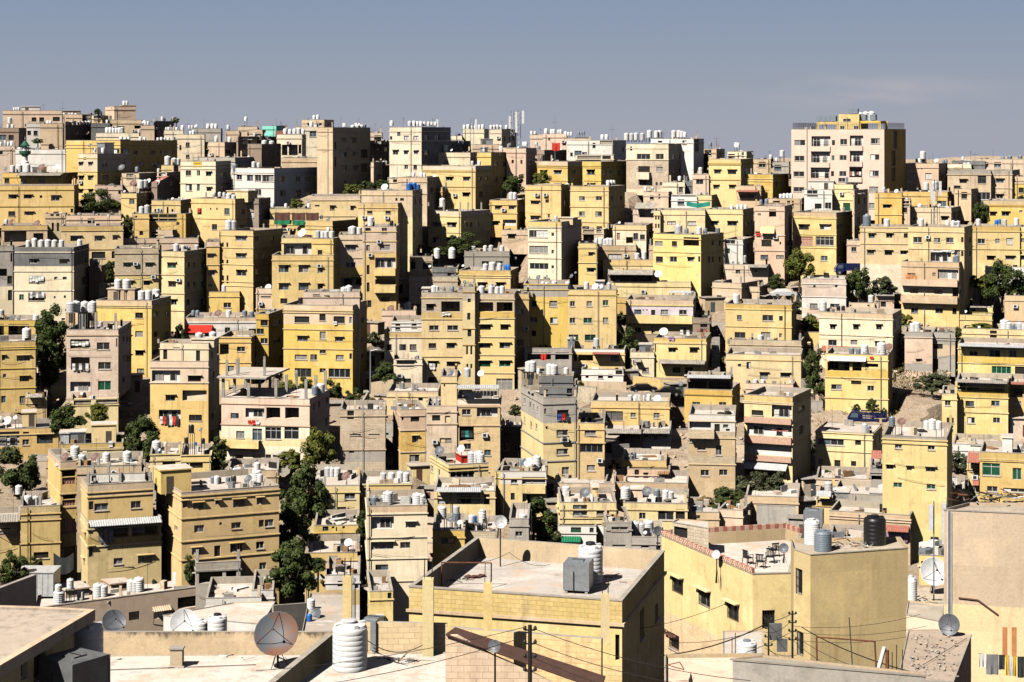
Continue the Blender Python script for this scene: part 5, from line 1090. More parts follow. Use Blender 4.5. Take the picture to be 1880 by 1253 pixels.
DATA_C = """
C1|-120 420 430|332|530|Y|flat yellow house left of roof parapet|o=-40,364,140,470:wr w=415:322:114x64:hi d=50,285,34:w d=-5,270,20:w w=375:187:40x20:k m=345 w=440:185 u=160,255,230:y:.5 d=110,262,16:w
C1|425 885 892|442|610|y|long ochre parapet behind the tank-topped stairs|s=o:442:486 u=660,832,318:y:.3 u=508,612,372:galv:.3 u=432,495,378:sheet:.3 m=490 l=780,428,812,475:cloth_white w=540:540,800
C1|330 840 850|560|700|b|shaded wall behind the brown dishes|m=570
C1|435 550 345|580|1400|Y|stair tower with red lattice screens|o=445,642,548,688:dn w=718:499:100x54:r o=452,820,546,850:dn w=886:499:98x66:r w=1040:500:104x98:r m=812,905 w=690:417:16x100 w=845:415:20x60 w=1240:500:80x100:k s=b:580:640 d=467,548,34:b
C1|555 1018 1026|600|1380|b|roof edge carrying four tall ribbed tanks|t=600:540,590:1.55 t=590:765:1.6 t=585:915:1.55 d=685,548,34:b t=590:945:.6:g s=U:600:625
C1|650 1042 1050|660|1440|w|white roof room on the bright yellow house|w=700:672:36x80:s t=745:825:1.3|D=5
C1|630 1100 553|748|1500|Y|bright yellow house with stained brown parapet|s=b:748:832 m=836 w=905:728:100x54:W w=888:977:74x54 w=730:600:30x46:s w=898:596:32x60:i q=635,865,1080:655 w=960:1085|cut=1012
C1|630 1160 553|1010|1512|y|lower floors with white awning and grey curtain|v=640,988,1160,1034:sheet:1.3 o=722,1045,925,1128:dn o=950,1042,1142,1112:dn s=o:1128:1185 m=1192 w=1065:595:34x80:hi w=1280:1045:104x56:hi w=1295:850:70x46 w=1230:597:34x80:hi l=705,1050,815,1190:cloth_grey d=1150,1045,14:w d=1160,1110,14:w t=1095:965:.4:b
C1|150 432 438|892|1420|Y|long wall house with yellow block parapet|s=K:892:1000 m=1003,1170 w=1252:295:110x48:k t=890:135,200,258:1.3 q=80,160,290:830 w=1150:48:20x22:k
C1|-80 140 146|1010|1330|y|left-edge house with long dark window band|v=-60,960,140,1016:sheet_dirty:1.6 w=1055:20:110x70:b w=1055:102:64x70:b s=b:1090:1130
C1|1080 1302 1308|522|760|y|yellow annex with big black window|w=592:1215:96x52:k t=510:1125:1.7 s=b:475:530 m=530 d=1145,495,12:w t=470:1190:.7
C1|1302 1515 1530|530|760|y|yellow annex below the black water tank|w=605:1412:96x46:k w=600:1290 s=b:475:535 m=535 t=365:1376:1.3:k d=1445,348,16:g t=460:1408:.6:b t=450:1340,1460:.9:k u=1150,1300,350:y:.5
C1|1305 2006 1122|802|1520|Y|large ochre house with brown ledges|s=b:770:830 m=830,990,1155,1290 w=895:1425:72x48:hi w=872:1565:34x34:h w=877:1718:86x56:hi w=862:1868:42x50:h w=870:1925:68x50:hi w=1062:1432:72x50:W w=1026:1587:22x20:k w=1038:1698:72x46 w=1024:1880:40x50 w=1020:1935:66x50:W w=1222:1412:66x50:h w=1222:1563:44x80:k w=1198:1700:90x64:h w=1180:1870:60x50 w=1180:1938:84x50:W w=1330:1890,1925:50x50 w=890:1270:30x54:h w=1060:1265:26x40 w=900:1200:26x40:k u=1155,1378,640:Y:.12 d=1575,1090,20:w d=1785,705,32:g t=740:1560:1.1 t=735:1530,1640:.8:g t=725:1870:1.2 t=730:1820,1845:1.6 t=738:1680:1.0:k|D=12
C1|1635 2000 2010|640|800|b|terrace with overturned tanks below balcony house|t=670:1690,1720:1.1 t=640:1850:1.5 t=660:1655:.8 w=580:1770
C2|605 930 936|205|640|k|tall tan block-wall house with bare piers|m=495 s=g:498:585 w=508:687:36x22:W q=620,790,912:195 w=232:680:50x84:k t=285:868:1.2 o=636,210,704,285:n w=385:715,850:80x4:b
C2|1040 1226 985|206|640|P|pink-over-yellow house with black window|s=p:206:352 s=Y:352:512 m=355,512 w=272:1143:60x42:k w=265:1010:16x38:k w=417:1143:42x52:h w=555:1140:72x50:W w=268:1200 s=y:512:640
C2|1226 1445 1451|178|640|p|pink house with two black openings|w=265:1295:60x40:k w=276:1377:38x54:k m=308 w=428:1363:82x36 t=185:1307:1.5
C2|945 1310 1330|72|220|y|low yellow roof house with green pane|s=b:72:90 w=146:1047:60x30:g w=130:1184:32x26 d=1157,45,14:g w=146:1240:30x16
C2|1445 1755 1761|130|640|K|house with white curtained rooftop pavilion|v=1432,28,1750,62:sheet:1.6 s=c:60:185 o=1480,66,1740,118:dn w=223:1513:62x44:W o=1588,188,1738,256:wr o=1462,320,1566,432:d l=1475,355,1560,420:cloth_dark+teal+cloth_dark l=1485,70,1735,110:cloth_white w=515:1665:46x40 m=184,320 w=470:1520
C2|1330 1445 1451|-35|640|y|plain yellow flank beside curtained pavilion|d=1400,-52,26:g d=1450,-48,32:w w=30:1355:10x20:k t=-30:1520:1.6 d=1617,-55,26:w d=1342,-65,10:g w=440:1390
C2|372 744 750|748|1030|y|flat white-roofed house with four windows|s=p:722:760 w=827:483:92x48 w=827:675:74x46 w=938:487:68x48:W w=928:618:56x46 w=914:665:14x12:k t=685:517,545,583:1.6 d=648,683,34:b d=467,717,18:g d=650,1160,1:w|D=15
C2|744 1116 1122|738|980|y|right wing of the flat white-roofed house|s=p:738:745 w=803:1015:78x42:g w=785:800:40x36 t=722:915,975,1037,1078:1.6 m=745
C2|420 735 741|1035|1180|o|crumbling low house below flat white roof|w=1055:500:40x50 w=1052:555,630:18x20:k
C2|800 1232 790|900|1520|c|cream house with green panel loggia|s=b:900:946 m=1125,1278,1440 o=832,975,992,1064:w w=1032:1113:70x44:h w=1184:910:158x62:bhc w=1180:1073:76x46 w=1342:905:92x48 w=1485:900:76x20:k t=888:948:1.9 t=895:1160,1190:1.7 d=1210,855,14:g t=895:850:1.2:g l=860,1375,885,1420:cloth_purple
C2|1386 1672 1252|602|800|y|pale house with wide white-framed window|w=670:1484:172x80:bW w=632:1265:20x50 w=658:1316:18x50 w=684:1357:22x52 t=590:1552,1580:1.9 t=600:1615:1.8 t=560:1610:1.5 d=1320,502,36:g d=1475,487,28:w u=1480,1536,540:red:.5 m=625
C2|1280 1720 1726|790|1010|y|terrace with white pergola and panels|v=1300,765,1620,800:sheet:1.2 o=1448,800,1610,886:w w=855:1342:70x66:s w=855:1410:66x66:s w=850:1660:40x76:k
C2|1270 1500 1508|1072|1360|Y|square yellow house with one barred window|w=1145:1380:98x54:h d=1320,1012,18:w d=1395,995,20:g d=1464,1016,18:w d=1440,1050,14:g t=985:1338:1.8 t=960:1440:1.2 t=1005:1440:1.4:g
C2|1500 1735 1742|1082|1300|k|stone lean-to right of the square yellow house|t=1015:1550:1.2 t=1015:1571:.9:b t=985:1630:1.6 t=1015:1628:1.5 d=1294,1048,12:g
C2|1720 1990 2050|652|940|y|house with green blind left of gap|w=720:1828:104x34:g w=828:1815:86x46 s=c:780:940 w=720:1955
C2|1750 1960 1966|330|540|B|shaded ruin with white tank|t=395:1832:1.4 w=470:1800:50x60 w=480:1880
C3|225 470 65|120|770|g|tall grey concrete house with washing|s=y:305:770 m=445,578 w=245:366:84x78:k w=372:362:84x42:W w=508:362:84x42:W w=336:250:18x24:k w=645:385:50x54:c l=325,235,410,295:cloth_blue+red+cloth_dark w=145:90:14x40 w=170:130:14x40 w=190:155:10x50:k w=205:182:10x40:k w=217:212:14x40 w=280:90:12x40 w=310:135:12x40 w=80:125:12x34:h w=90:150:12x34:h w=325:175:14x36|D=13
C3|470 665 671|302|780|Y|yellow wing below the grey concrete house|w=372:563:84x42:W w=484:572:166x62:bi w=625:568:60x46:W m=445 w=715:565:60x18:k s=K:520:780 w=372:480
C3|570 1132 1140|148|350|Y|yellow house with tan block parapet|s=K:148:196 m=196,328 w=248:735:128x62:i w=245:872:38x34:W w=248:1040:42x38:W t=140:850,885,915,945,985:1.0 d=1045,125,28:w
C3|470 668 676|262|420|P|pink patio wall beside the grey house|d=490,275,18:b w=225:600
C3|928 1140 1146|345|460|w|white cottage with three tiny windows|v=672,342,1140,380:sheet_dirty:1.6 w=395:965:30x20:W w=405:1032:28x34:W w=392:1108:22x24:W
C3|672 935 940|350|470|B|dark carport under grey sheet roof|o=690,385,810,435:dn v=672,345,935,382:sheet_dirty:1.7
C3|1240 1582 1640|66|280|Y|yellow cube with pavilion roof|s=o:66:106 w=172:1325:56x42:W w=173:1515:52x42:W t=60:1290,1330:1.5 t=58:1530,1550:1.3 d=1215,22,18:g m=106
C3|1258 1580 1588|-36|262|B|dark pavilion under pale slab roof|o=1265,-10,1400,60:dn o=1415,-10,1570,60:dn v=1240,-44,1575,-14:sheet:1.4|D=5
C3|1270 1605 1611|245|790|b|ruinous beige house with white loggia|s=w:245:366 s=k:366:412 s=K:340:410 s=k:540:600 o=1275,290,1430,342:w w=336:1475:38x56:k w=325:1537:38x30 w=352:1552:30x16:k w=478:1363:58x42:W w=498:1487:44x70:W w=660:1387:62x42:W w=658:1520:62x42:W p=1275,342,1455,405:k w=420:1240 m=412,602
C3|1670 2017 2150|115|760|y|balcony house with red lattice railings|s=o:115:172 w=228:1765:84x36:k o=1868,174,2015,262:wr o=1690,318,2015,394:w o=1690,462,2015,534:wn p=1672,262,2017,304:lattice p=1672,396,2017,448:lattice p=1672,536,2017,576:lattice v=1658,582,1985,640:sheet:1.2 o=1675,645,1960,682:dn m=172,318,455 t=630:1990:1.2 l=1870,350,1990,362:redtile w=200:2080 w=350:2080:30x60:k|pd=.4
C3|345 750 330|872|1190|y|pale-yellow house with two big windows|s=y:872:985 w=930:490:102x82:b w=942:653:90x42 m=985 w=1068:460:76x48:g w=1066:575:30x34 t=825:390:1.8 d=525,802,38:g u=578,620,770:y:.5 s=w:1030:1110 m=1022
C3|800 1262 1270|880|1100|y|yellow house with small black roof opening|w=970:938:46x46:W w=962:1107:116x80:b w=958:1210:68x72:bk t=842:830,815:1.6 d=970,793,36:g t=845:1041:1.6:g t=848:1105,1140:1.5 w=842:1210:46x36:k s=b:880:890 u=855,940,780:p:.7
C3|680 860 645|1018|1290|g|grey concrete cube with see-through window|w=1064:775:116x34:W w=1186:770:92x18:W w=1040:660
C3|860 1075 1080|1122|1290|g|grey cube annex under ribbed tanks|w=1186:956:56x34:W w=1192:1052:34x60:k t=1100:885,932,980:1.9 d=1045,1080,34:g d=873,1095,14:g d=958,1090,14:w d=1003,1083,12:g
C3|-82 246 252|652|950|y|house with covered balcony and white wall|s=w:655:742 o=72,690,240,742:w w=720:15:46x36:g p=68,745,246,798:y w=830:5:28x50:k o=75,815,130,870:n t=610:180:1.5 d=120,585,36:w t=622:80:1.2:g d=225,818,14:w w=722:160
C3|790 1110 1118|572|720|o|ruined house with mustard parapet|s=o:572:612 w=650:1000 t=560:875:1.2:g t=612:988:.6:g
C3|830 1135 1142|635|760|P|roofless ruin with standing doorway|w=676:897:34x90:k w=682:963:36x48:W w=690:1060:40x30 v=1045,650,1135,672:wood:.8
C3|665 1265 1272|735|870|b|rubble terrace with tilted white grille|w=800:720
C3|300 740 750|738|880|p|dusty roof terrace with broken walls|w=715:565
C3|1485 1660 1756|930|1080|P|low salmon shed with two wall dishes|d=1445,992,30:b d=1573,1003,20:g w=960:1700 t=920:1550,1630:.9 d=1675,925,20:g
C3|1270 1490 1496|945|1080|b|low wall house left of salmon shed|w=985:1330
C3|-20 120 130|990|1300|g|white flat roof left of dark tree|t=1055:80:1.5 w=1100:50
C3|1680 2060 2070|835|1000|b|tall rough retaining wall with palms above|X=1
C4|380 790 860|378|680|y|low yellow house with brown plank door|m=515,385 w=437:490:190x50:b w=442:687:40x36:k w=580:417:30x38 w=594:655:36x36 w=610:538:40x82:k t=368:735:1.6 t=372:763:1.1:g s=o:378:384|ph=.25
C4|862 1326 1364|408|1260|y|tall plain yellow house with seven windows|w=467:977:52x40:W w=478:1213:52x38:W w=618:915:50x38:h w=626:1055:38x38:Wh w=634:1208:72x40:gh w=748:973:64x40:gW w=760:1212:66x38:gW s=U:360:432 m=432 t=350:1222:1.6 t=345:1268,1180:1.4 d=1000,292,30:b t=320:930:1.1:g|D=12
C4|776 862 868|610|900|g|grey half-built room with red gable|o=782,680,858,712:dn o=780,632,858,640 v=770,500,862,560:redtile:1.2
C4|1370 1700 1706|464|640|w|long white wall with green shutters|w=438:1428:84x50:g w=450:1560:130x50:g
C4|1470 1562 1568|590|900|y|small yellow wing with red tiled canopy|v=1438,515,1562,590:redtile:1.6 w=622:1525:60x56 w=775:1530:44x46:W v=1510,690,1560,752:redtile:.8
C4|1562 1990 2000|526|960|Y|yellow house with green arched window|s=o:526:584 m=586 w=635:1645:130x92:gbW w=668:1830:66x84:gW w=776:1652:76x38:W w=785:1810:160x28:bW t=505:1850:1.1 t=490:1760:1.2 u=1725,1795,410:w:.3
C4|1350 1476 1482|780|1010|o|shaded ochre passage block|w=830:1400
C4|386 500 520|850|1020|Y|yellow cabin under tilted white sheet|v=370,790,522,832:sheet:1.2 o=398,838,512,880:dn t=795:474:1.7
C4|500 1112 1142|832|1010|g|grey flat-roofed house with white tank trio|w=895:820:70x40 w=900:552:56x50:s u=525,615,818:sheet:.0 t=975:863,923,982:1.7 t=978:1033:1.5:g t=965:530,590:1.4 w=900:1128:16x70:k d=1063,905,14:g u=770,1015,822:sheet:.05 d=490,1000,12:g
C4|480 1062 1110|965|1280|b|concrete roof above a row of brown shutters|m=1000 w=1110:560:70x60:c w=1110:640:70x60:c w=1108:690:50x60:c o=730,1060,880,1150:n v=500,1050,725,1072:sheet_dirty:1.2 v=890,1040,1060,1085:redtile:1.2 o=895,1092,1050,1168:n l=895,1095,1045,1165:cloth_purple|D=7
C4|385 770 776|708|830|P|long pink block wall under low yellow house|m=715
D1|745 965 705|455|565|p|small pink stair room with ladder|w=478:760:34x40:k t=440:668,690:1.7 d=768,497,22:g v=860,398,975,425:sheet_dirty:1.0
D1|1410 1730 1376|395|640|g|grey concrete annex with dark openings|s=U:395:450 o=1430,455,1600,540:dn o=1625,440,1700,520:dn q=1420,1715:300 t=380:1500:1.0 m=455
D1|1480 1880 1900|640|830|w|low white house with tiny barred window|w=715:1838:50x66:ki t=690:1510,1530:.5:k
D2|-30 125 140|590|780|w|white cubic house beside grey wall|w=715:5:50x60:k d=300,800,16:w
D2|352 740 746|318|520|Y|yellow house behind the tall round dish|w=387:633:72x48:W w=387:435:70x56:g m=318 s=w:490:520 d=663,248,30:w
D2|500 745 750|478|700|w|peeling white ground floor near big tree|w=545:604:34x44:k w=555:740:20x50:s s=o:590:700
D2|820 985 795|600|860|y|cream stair wall beside the block building|w=640:960:30x60:k
D3|330 605 612|130|300|w|white patio with green canopy|w=160:460:74x44:g w=160:573:30x34 v=358,205,495,245:green:1.4
D4|480 728 735|230|330|w|pale shed roof behind blue tank|o=500,150,720,160 w=200:600|Y=155 D=6
D4|1125 1330 1340|345|700|y|yellow house behind the white mesh dish|w=400:1150:10x40|Y=150 D=5 ph=.15
"""
for _d in (DATA_A, DATA_A34, DATA_B, DATA_C):
    for _l in _d.strip().splitlines():
        if _l.strip(): H(_l)
# ------------------------------------------------------------------ hand-made buildings (footprints on a measured roof plane)
def FB(pxs, z, z0, col, desc, tile=None, feats='', cat='house', name='house', ph=0.7, roof='R', ledges=(), bands=(), ww=50, wh=40, far=False, group='flat roofed buildings close to the viewer'):
    pts = []
    for q in pxs:
        p = on_plane(q[0], q[1], z) if len(q) == 2 else PT(q[0], q[1], q[2]); pts.append((p.x, p.y))
    s = House(pts, z, z0, col, desc, cat, name, ph, group, roof, far); s.ytop = -1e9
    s.pin = 'E' if col in 'yYKE' else 'b'; s.ledges = [z - l for l in ledges]; s.bands = [(z - b, z - a, c) for a, b, c in bands]
    if feats: features(s, tile, feats, ww, wh)
    s.build(); s.finish_items()
    return s
def slab(name, pts, z0, z1, m, label, cat, group=None, loc=None):
    """a free-standing prism over a plan polygon (used for yard walls)"""
    c = sum((Vector((p[0], p[1], 0)) for p in pts), Vector()) / len(pts); c.z = min(z0, z1)
    b = MB(); n = len(pts); L = 0
    for k in range(n):
        p, q = pts[k], pts[(k + 1) % n]; d = math.dist(p[:2], q[:2]); t1 = p[2] if len(p) > 2 else z1; t2 = q[2] if len(q) > 2 else z1
        b.face([(p[0] - c.x, p[1] - c.y, z0 - c.z), (q[0] - c.x, q[1] - c.y, z0 - c.z), (q[0] - c.x, q[1] - c.y, t2 - c.z), (p[0] - c.x, p[1] - c.y, t1 - c.z)], m, [(L, z0), (L + d, z0), (L + d, t2), (L, t1)]); L += d
    b.face([(p[0] - c.x, p[1] - c.y, (p[2] if len(p) > 2 else z1) - c.z) for p in pts], 'U')
    return tag(b.build(name, None, c), uniq(label), cat, group)
def wall_between(A, B, h, m, label, th=0.2, drop=None, group='rooftop and yard walls'):
    """wall whose top runs from point A to point B"""
    d = Vector((B.x - A.x, B.y - A.y)).normalized(); n = Vector((-d.y, d.x)) * th
    z0 = min(A.z, B.z) - h
    return slab('wall', [(A.x, A.y, A.z), (B.x, B.y, B.z), (B.x + n.x, B.y + n.y, B.z), (A.x + n.x, A.y + n.y, A.z)], z0, 0, m, label, 'wall', group)
ZR = CZ - 20.1
# the near roof across the bottom of the frame
R1 = FB([(150, 1300), (835, 1300), (835, 1199), (170, 1205)], ZR + 0.02, ZR - 9, 'b', 'flat plastered roof nearest the viewer, below the tanks', ph=0.02, roof='R')
wall_between(PT(186, 1161, 75.2), PT(612, 1161, 75.3), 1.3, 'M', 'peach plastered parapet wall streaked with black mould')
wall_between(PT(600, 1164, 75.0), PT(480, 1262, 68.6), 1.1, 'y', 'diagonal low wall beside the big rusty dish', 0.25)
wall_between(PT(672, 1142, 75.4), PT(822, 1146, 75.6), 1.4, 'O', 'peach block wall behind the metal box')
# small chimney stub on that roof
p = on_plane(325, 1224, ZR); b = MB(); b.box(-.23, -.2, 0, .23, .2, 0.68, 'b'); b.box(-.27, -.24, 0.68, .27, .24, .74, 'U'); b.box(-.3, -.26, 0, .3, .26, .06, 'R')
tag(b.build('chimney', None, p), uniq('short square chimney stub standing on the nearest roof'), 'chimney')
# roof of the left corner
F1 = FB([(-90, 1262), (135, 1131), (60, 1127), (-60, 1124)], CZ - 16.3, ZR - 4, 'y', 'corner house with projecting concrete roof at bottom left', ph=0.02, roof='V', tile='D1', feats='w=1100:285:90x250:k w=1120:175:50x230:W')
q = MB(); o_ = inset(F1.pts, -0.55); zt = CZ - 16.28
Lz = lambda P_, z: (P_.x - F1.o.x, P_.y - F1.o.y, z - F1.o.z)
for k in range(4):
    n_ = (k + 1) % 4; q.face([Lz(o_[k], zt - .28), Lz(o_[n_], zt - .28), Lz(o_[n_], zt + .1), Lz(o_[k], zt + .1)], 'b')
    i_ = inset(F1.pts, -0.3); q.face([Lz(o_[k], zt + .1), Lz(o_[n_], zt + .1), Lz(i_[n_], zt + .1), Lz(i_[k], zt + .1)], 'b'); q.face([Lz(i_[k], zt + .1), Lz(i_[n_], zt + .1), Lz(i_[n_], zt + .02), Lz(i_[k], zt + .02)], 'V')
q.face([Lz(p, zt + .02) for p in inset(F1.pts, -0.3)], 'V'); q.face([Lz(p, zt - .28) for p in o_][::-1], 'b'); q.build('roof_slab', F1.root)
wall_between(PT(-40, 1095, 84), PT(67, 1055, 88), 3.4, 'b', 'tall shaded wall at the left edge', 0.2)
# metal boxes and big tanks near the viewer
def metal_box(P, w, d, h, rz, label, mat='galv'):
    o = empty('metal_water_box', P, uniq(label), 'water tank', 'square metal water tanks near the viewer'); o.rotation_euler.z = rz
    b = MB(); b.box(-w / 2, -d / 2, 0.15, w / 2, d / 2, 0.15 + h, mat); b.build('box', o)
    b = MB()
    for sx in (-1, 1): b.box(sx * (w / 2 - .12) - .07, -d / 2 + .03, 0, sx * (w / 2 - .12) + .07, d / 2 - .03, 0.148, 'concrete')
    b.build('stand', o)
    b = MB(); b.box(-.28, -.28, .152 + h, .28, .28, .2 + h, mat); b.rod((-.3, 0, .22 + h), (.3, 0, .22 + h), .015, 'iron', 4); b.build('lid', o)
    b = MB(); b.rod((-w * .1, -d / 2 - .05, .1), (-w * .1, -d / 2 - .05, h * .8), .02, 'iron', 5); b.rod((-w * .1, -d / 2 - .05, h * .8), (-w * .1, -d / 2, h * .8), .02, 'iron', 5); b.build('pipe', o)
    b = MB()
    for sx in (-1, 1):
        for sy in (-1, 1): b.box(sx * w / 2 - .02, sy * d / 2 - .02, .15, sx * w / 2 + .02, sy * d / 2 + .02, .15 + h + .003, mat)
    b.build('seam', o); return o
metal_box(PT(137, 1300, 63.4) * 1.0, 1.55, 1.6, 1.45, R(-35), 'dark grey square metal tank at bottom left corner', 'box_grey')
bpy.data.objects['metal_water_box'].location = (PT(137, 1215, 63.4).x, 63.4, CZ - 16.95 - 1.6)
metal_box(on_plane(686, 1196, ZR), 0.55, 0.9, 1.15, R(-20), 'upright grey metal box behind the big white tank')
def big_tank(P, dia, h, mat, label, ribs=8, lidm='plastic_lid', shoulder=True):
    o = empty('water_tank', P, uniq(label), 'water tank', 'large water tanks near the viewer'); r = dia / 2
    b = MB(); pr = [(0, 0), (r * .97, 0)]; hb = h * 0.84
    for k in range(ribs):
        z = hb * k / ribs; dz = hb / ribs
        pr += [(r * .982, z + .005), (r * .992, z + dz * .05), (r, z + dz * .1), (r, z + dz * .9), (r * .99, z + dz * .97)]
    pr += [(r * .97, hb), (r * .9, hb + h * .06), (r * .62, hb + h * .085), (r * .55, hb + h * .09)]
    b.lathe(pr + [(0, hb + h * .09)], mat, 40); b.build('body', o, smooth=True)
    if shoulder:
        b = MB()
        for k in range(4):
            M = Matrix.Rotation(k * math.pi / 2 + .5, 4, 'Z'); b.box(r * .42, -r * .13, hb + .0, r * .93, r * .13, hb + h * .1, mat, M)
        b.build('lug', o)
    b = MB(); b.lathe([(0, hb + h * .09), (r * .38, hb + h * .09), (r * .4, hb + h * .14), (r * .34, hb + h * .16), (0, hb + h * .165)], lidm, 24); b.build('lid', o, smooth=True)
    return o
big_tank(on_plane(642.5, 1228, ZR), 1.31, 1.86, 'plastic', 'big white ribbed tank standing alone on the nearest roof')
big_tank(Vector((PT(160, 1190, 66.8).x, 66.8, CZ - 18.4)), 1.1, 1.75, 'dish_white', 'pale grey tank behind the dark metal box', 5)
bpy.data.objects['body.001'].data.materials[0] = MATS['plastic_lid']
put_dish(PT(508, 1165, 73.4), 0.84, ZR, uniq('huge rust-stained satellite dish on the nearest roof'), 'dish_rust', R(-8), R(32))
# low roof behind the peach wall
lo = FB([(205, 1178, 98), (620, 1178, 98), (600, 1168, 107.0), (215, 1168, 107.0)], CZ - 27.4, CZ - 45, 'g', 'hidden low roof behind the mouldy parapet wall', ph=0.02, roof='R')
big_tank(Vector((PT(399, 1160, 105.5).x, 105.5, CZ - 27.4)), 1.05, 1.5, 'plastic', 'white tank with dark cap behind the mouldy wall', 6, 'plastic_black')
big_tank(Vector((PT(367, 1160, 106).x, 106, CZ - 27.4)), 0.95, 1.1, 'plastic', 'squat white tank beside the dark-capped one', 5)
put_dish(PT(338, 1145, 103), 0.75, CZ - 27.4, uniq('large white dish behind the mouldy parapet wall'), 'dish_white', R(12), R(25))
put_dish(PT(209, 1142, 101), 0.62, CZ - 27.4, uniq('dark grey dish with patchy face left of mouldy wall'), 'dish_grey', R(25), R(30))
# long low house in the valley on the left
FB([(61, 1117), (376.6, 1076), (345, 1053), (306, 1044), (160, 1066), (66, 1094)], CZ - 48.6, 4, 'p', 'long pinkish low house with a large flat roof', tile='D1', ph=0.45, ww=70, wh=70,
   feats='w=775:965:75x60:i w=765:1145:80x60:h o=1278,635,1455,715:n w=775:550:36x40:k t=690:425:1.5 t=610:420:1.3 t=578:505:1.3 t=636:705,745:1.5 t=600:945,970,1000:1.45 t=545:1272:1.5 t=565:1330:1.45 q=585,925:690 u=470,645,585:p:.5 u=795,940,575:b:.45 v=1095,705,1225,740:b:.6 t=545:1105:.5:k',
   group='houses stepping up the hillside', far=True)
FB([(300, 1130), (480, 1146), (505, 1105), (430, 1107)], CZ - 38.4, 8, 'w', 'low white building with sloping pale roof', tile='D1', ph=0.05, feats='w=840:1400:40x30:k', group='houses stepping up the hillside')
# white metal cabin
o = empty('cabin', Vector((PT(58, 1094, 206).x, 206, CZ - 48.8)), uniq('white sheet metal cabin behind the shaded wall'), 'cabin')
b = MB(); b.box(-2.3, 0, 0, 2.3, 3.2, 2.5, 'sheet')
for k in range(9): b.box(-2.3 + k * .575 - .02, -.02, 0, -2.3 + k * .575 + .02, 0, 2.5, 'galv')
b.build('body', o); b = MB(); b.box(-2.4, -.1, 2.5, 2.4, 3.3, 2.58, 'sheet'); b.build('roof', o)
# centre block building
CB = FB([(751, 1077), (1142, 1103), (1219.6, 1012), (874.6, 987)], CZ - 21.5, 14, 'K', 'block building with large bare roof in the foreground', tile='D3', ph=1.0, roof='R',
        bands=[(1.25, 3.0, 'y'), (3.0, 40, 'O')], ledges=(1.12,), feats='w=745:1040:24x120 w=1010:845:20x180:k w=830:935:30x200:k w=560:1025:22x60:k')
ZC = CZ - 22.5
metal_box(on_plane(1062, 1085, ZC), 1.25, 1.35, 1.35, R(-12), 'grey metal tank on legs on the large bare roof')
big_tank(on_plane(1084, 1070, ZC), 1.25, 2.05, 'plastic', 'tall white tank behind the grey metal tank', 9, 'plastic_black')
put_dish(PT(919, 958.5, 101.5), 0.33, ZC, uniq('white rust-spotted dish on a tall thin mast'), 'dish_white', R(10), R(10))
def rug(P, label):
    b = MB(); n = 8
    g_ = [[Vector((x * .16 - .6, y * .12 - .3 + .1 * math.sin(x * 1.3), .04 + .10 * abs(math.sin(x * 1.7 + y) * math.cos(y * 1.1 + x)))) for x in range(n)] for y in range(5)]
    for y in range(4):
        for x in range(n - 1): b.face([g_[y][x], g_[y][x + 1], g_[y + 1][x + 1], g_[y + 1][x]], 'wood_brown')
    tag(b.build('rug', None, P, 0.4, True), uniq(label), 'rug')
rug(on_plane(873, 1060, ZC), 'crumpled brown rug left on the large bare roof')
def pipe_frame(pts, label, r=0.03, m='rust', name='metal_goal', cat='pipe rack'):
    c = pts[0]; b = MB()
    for a_, b_ in zip(pts, pts[1:]): b.rod(a_ - c, b_ - c, r, m, 6)
    return tag(b.build(name, None, c), uniq(label), cat)
A_ = on_plane(811, 1079, ZC); B_ = on_plane(902, 1080, ZC)
pipe_frame([A_, A_ + Vector((0, 0, 1.25)), B_ + Vector((0, 0, 1.25)), B_], 'rusty pipe frame on the bare roof edge', .035)
def pillar(px, top, bot, z, w, label):
    P_ = on_plane(px, bot, z); h = (bot - top) / F * P_.y
    o = empty('pillar', P_, uniq(label), 'pillar', 'unfinished concrete pillars with bare rebar')
    b = MB(); b.box(-w / 2, -w / 2, 0, w / 2, w / 2, h, 'y'); b.build('shaft', o)
    for sx in (-1, 1):
        for sy in (-1, 1): b2 = MB(); b2.rod((sx * w * .35, sy * w * .35, h), (sx * w * .35 + .02, sy * w * .35, h + .75), .014, 'iron', 5); b2.build('rebar', o)
pillar(786, 1062, 1203, ZR, 0.42, 'tall bare pillar rising in front of the block building')
pillar(895.5, 1070, 1157, CZ - 19.9, 0.34, 'bare pillar at the middle of the block building front')
pillar(638, 1058, 1144, CZ - 20.5, 0.36, 'bare pillar above the wall near the big white tank')
pillar(1111, 1090, 1180, CZ - 21.9, 0.36, 'pillar at the right end of the block building front')
# block walls and brown sheets in front
wall_between(PT(830, 1153, 80.5), PT(1104, 1174, 79), 6, 'O', 'lower block wall in front of the block building', .3)
wp = [(818, 1168), (840, 1168), (905, 1204), (960, 1228), (1030, 1262), (1030, 1330), (818, 1330)]
b = MB(); Yw = 66; c = PT(818, 1330, Yw)
fr = [PT(x, y, Yw) - c for x, y in wp]; bk = [p + Vector((0, .22, 0)) for p in fr]
b.face([p for p in fr][::-1], 'N', [(p.x, p.z) for p in fr][::-1]); b.face(bk, 'N', [(p.x, p.z) for p in bk])
for k in range(7): n_ = (k + 1) % 7; b.face([fr[k], fr[n_], bk[n_], bk[k]], 'N', [(0, fr[k].z), (0, fr[n_].z), (.2, bk[n_].z), (.2, bk[k].z)])
o = tag(b.build('wall', None, c), uniq('peach block gable wall under the brown metal sheets'), 'wall', 'rooftop and yard walls')
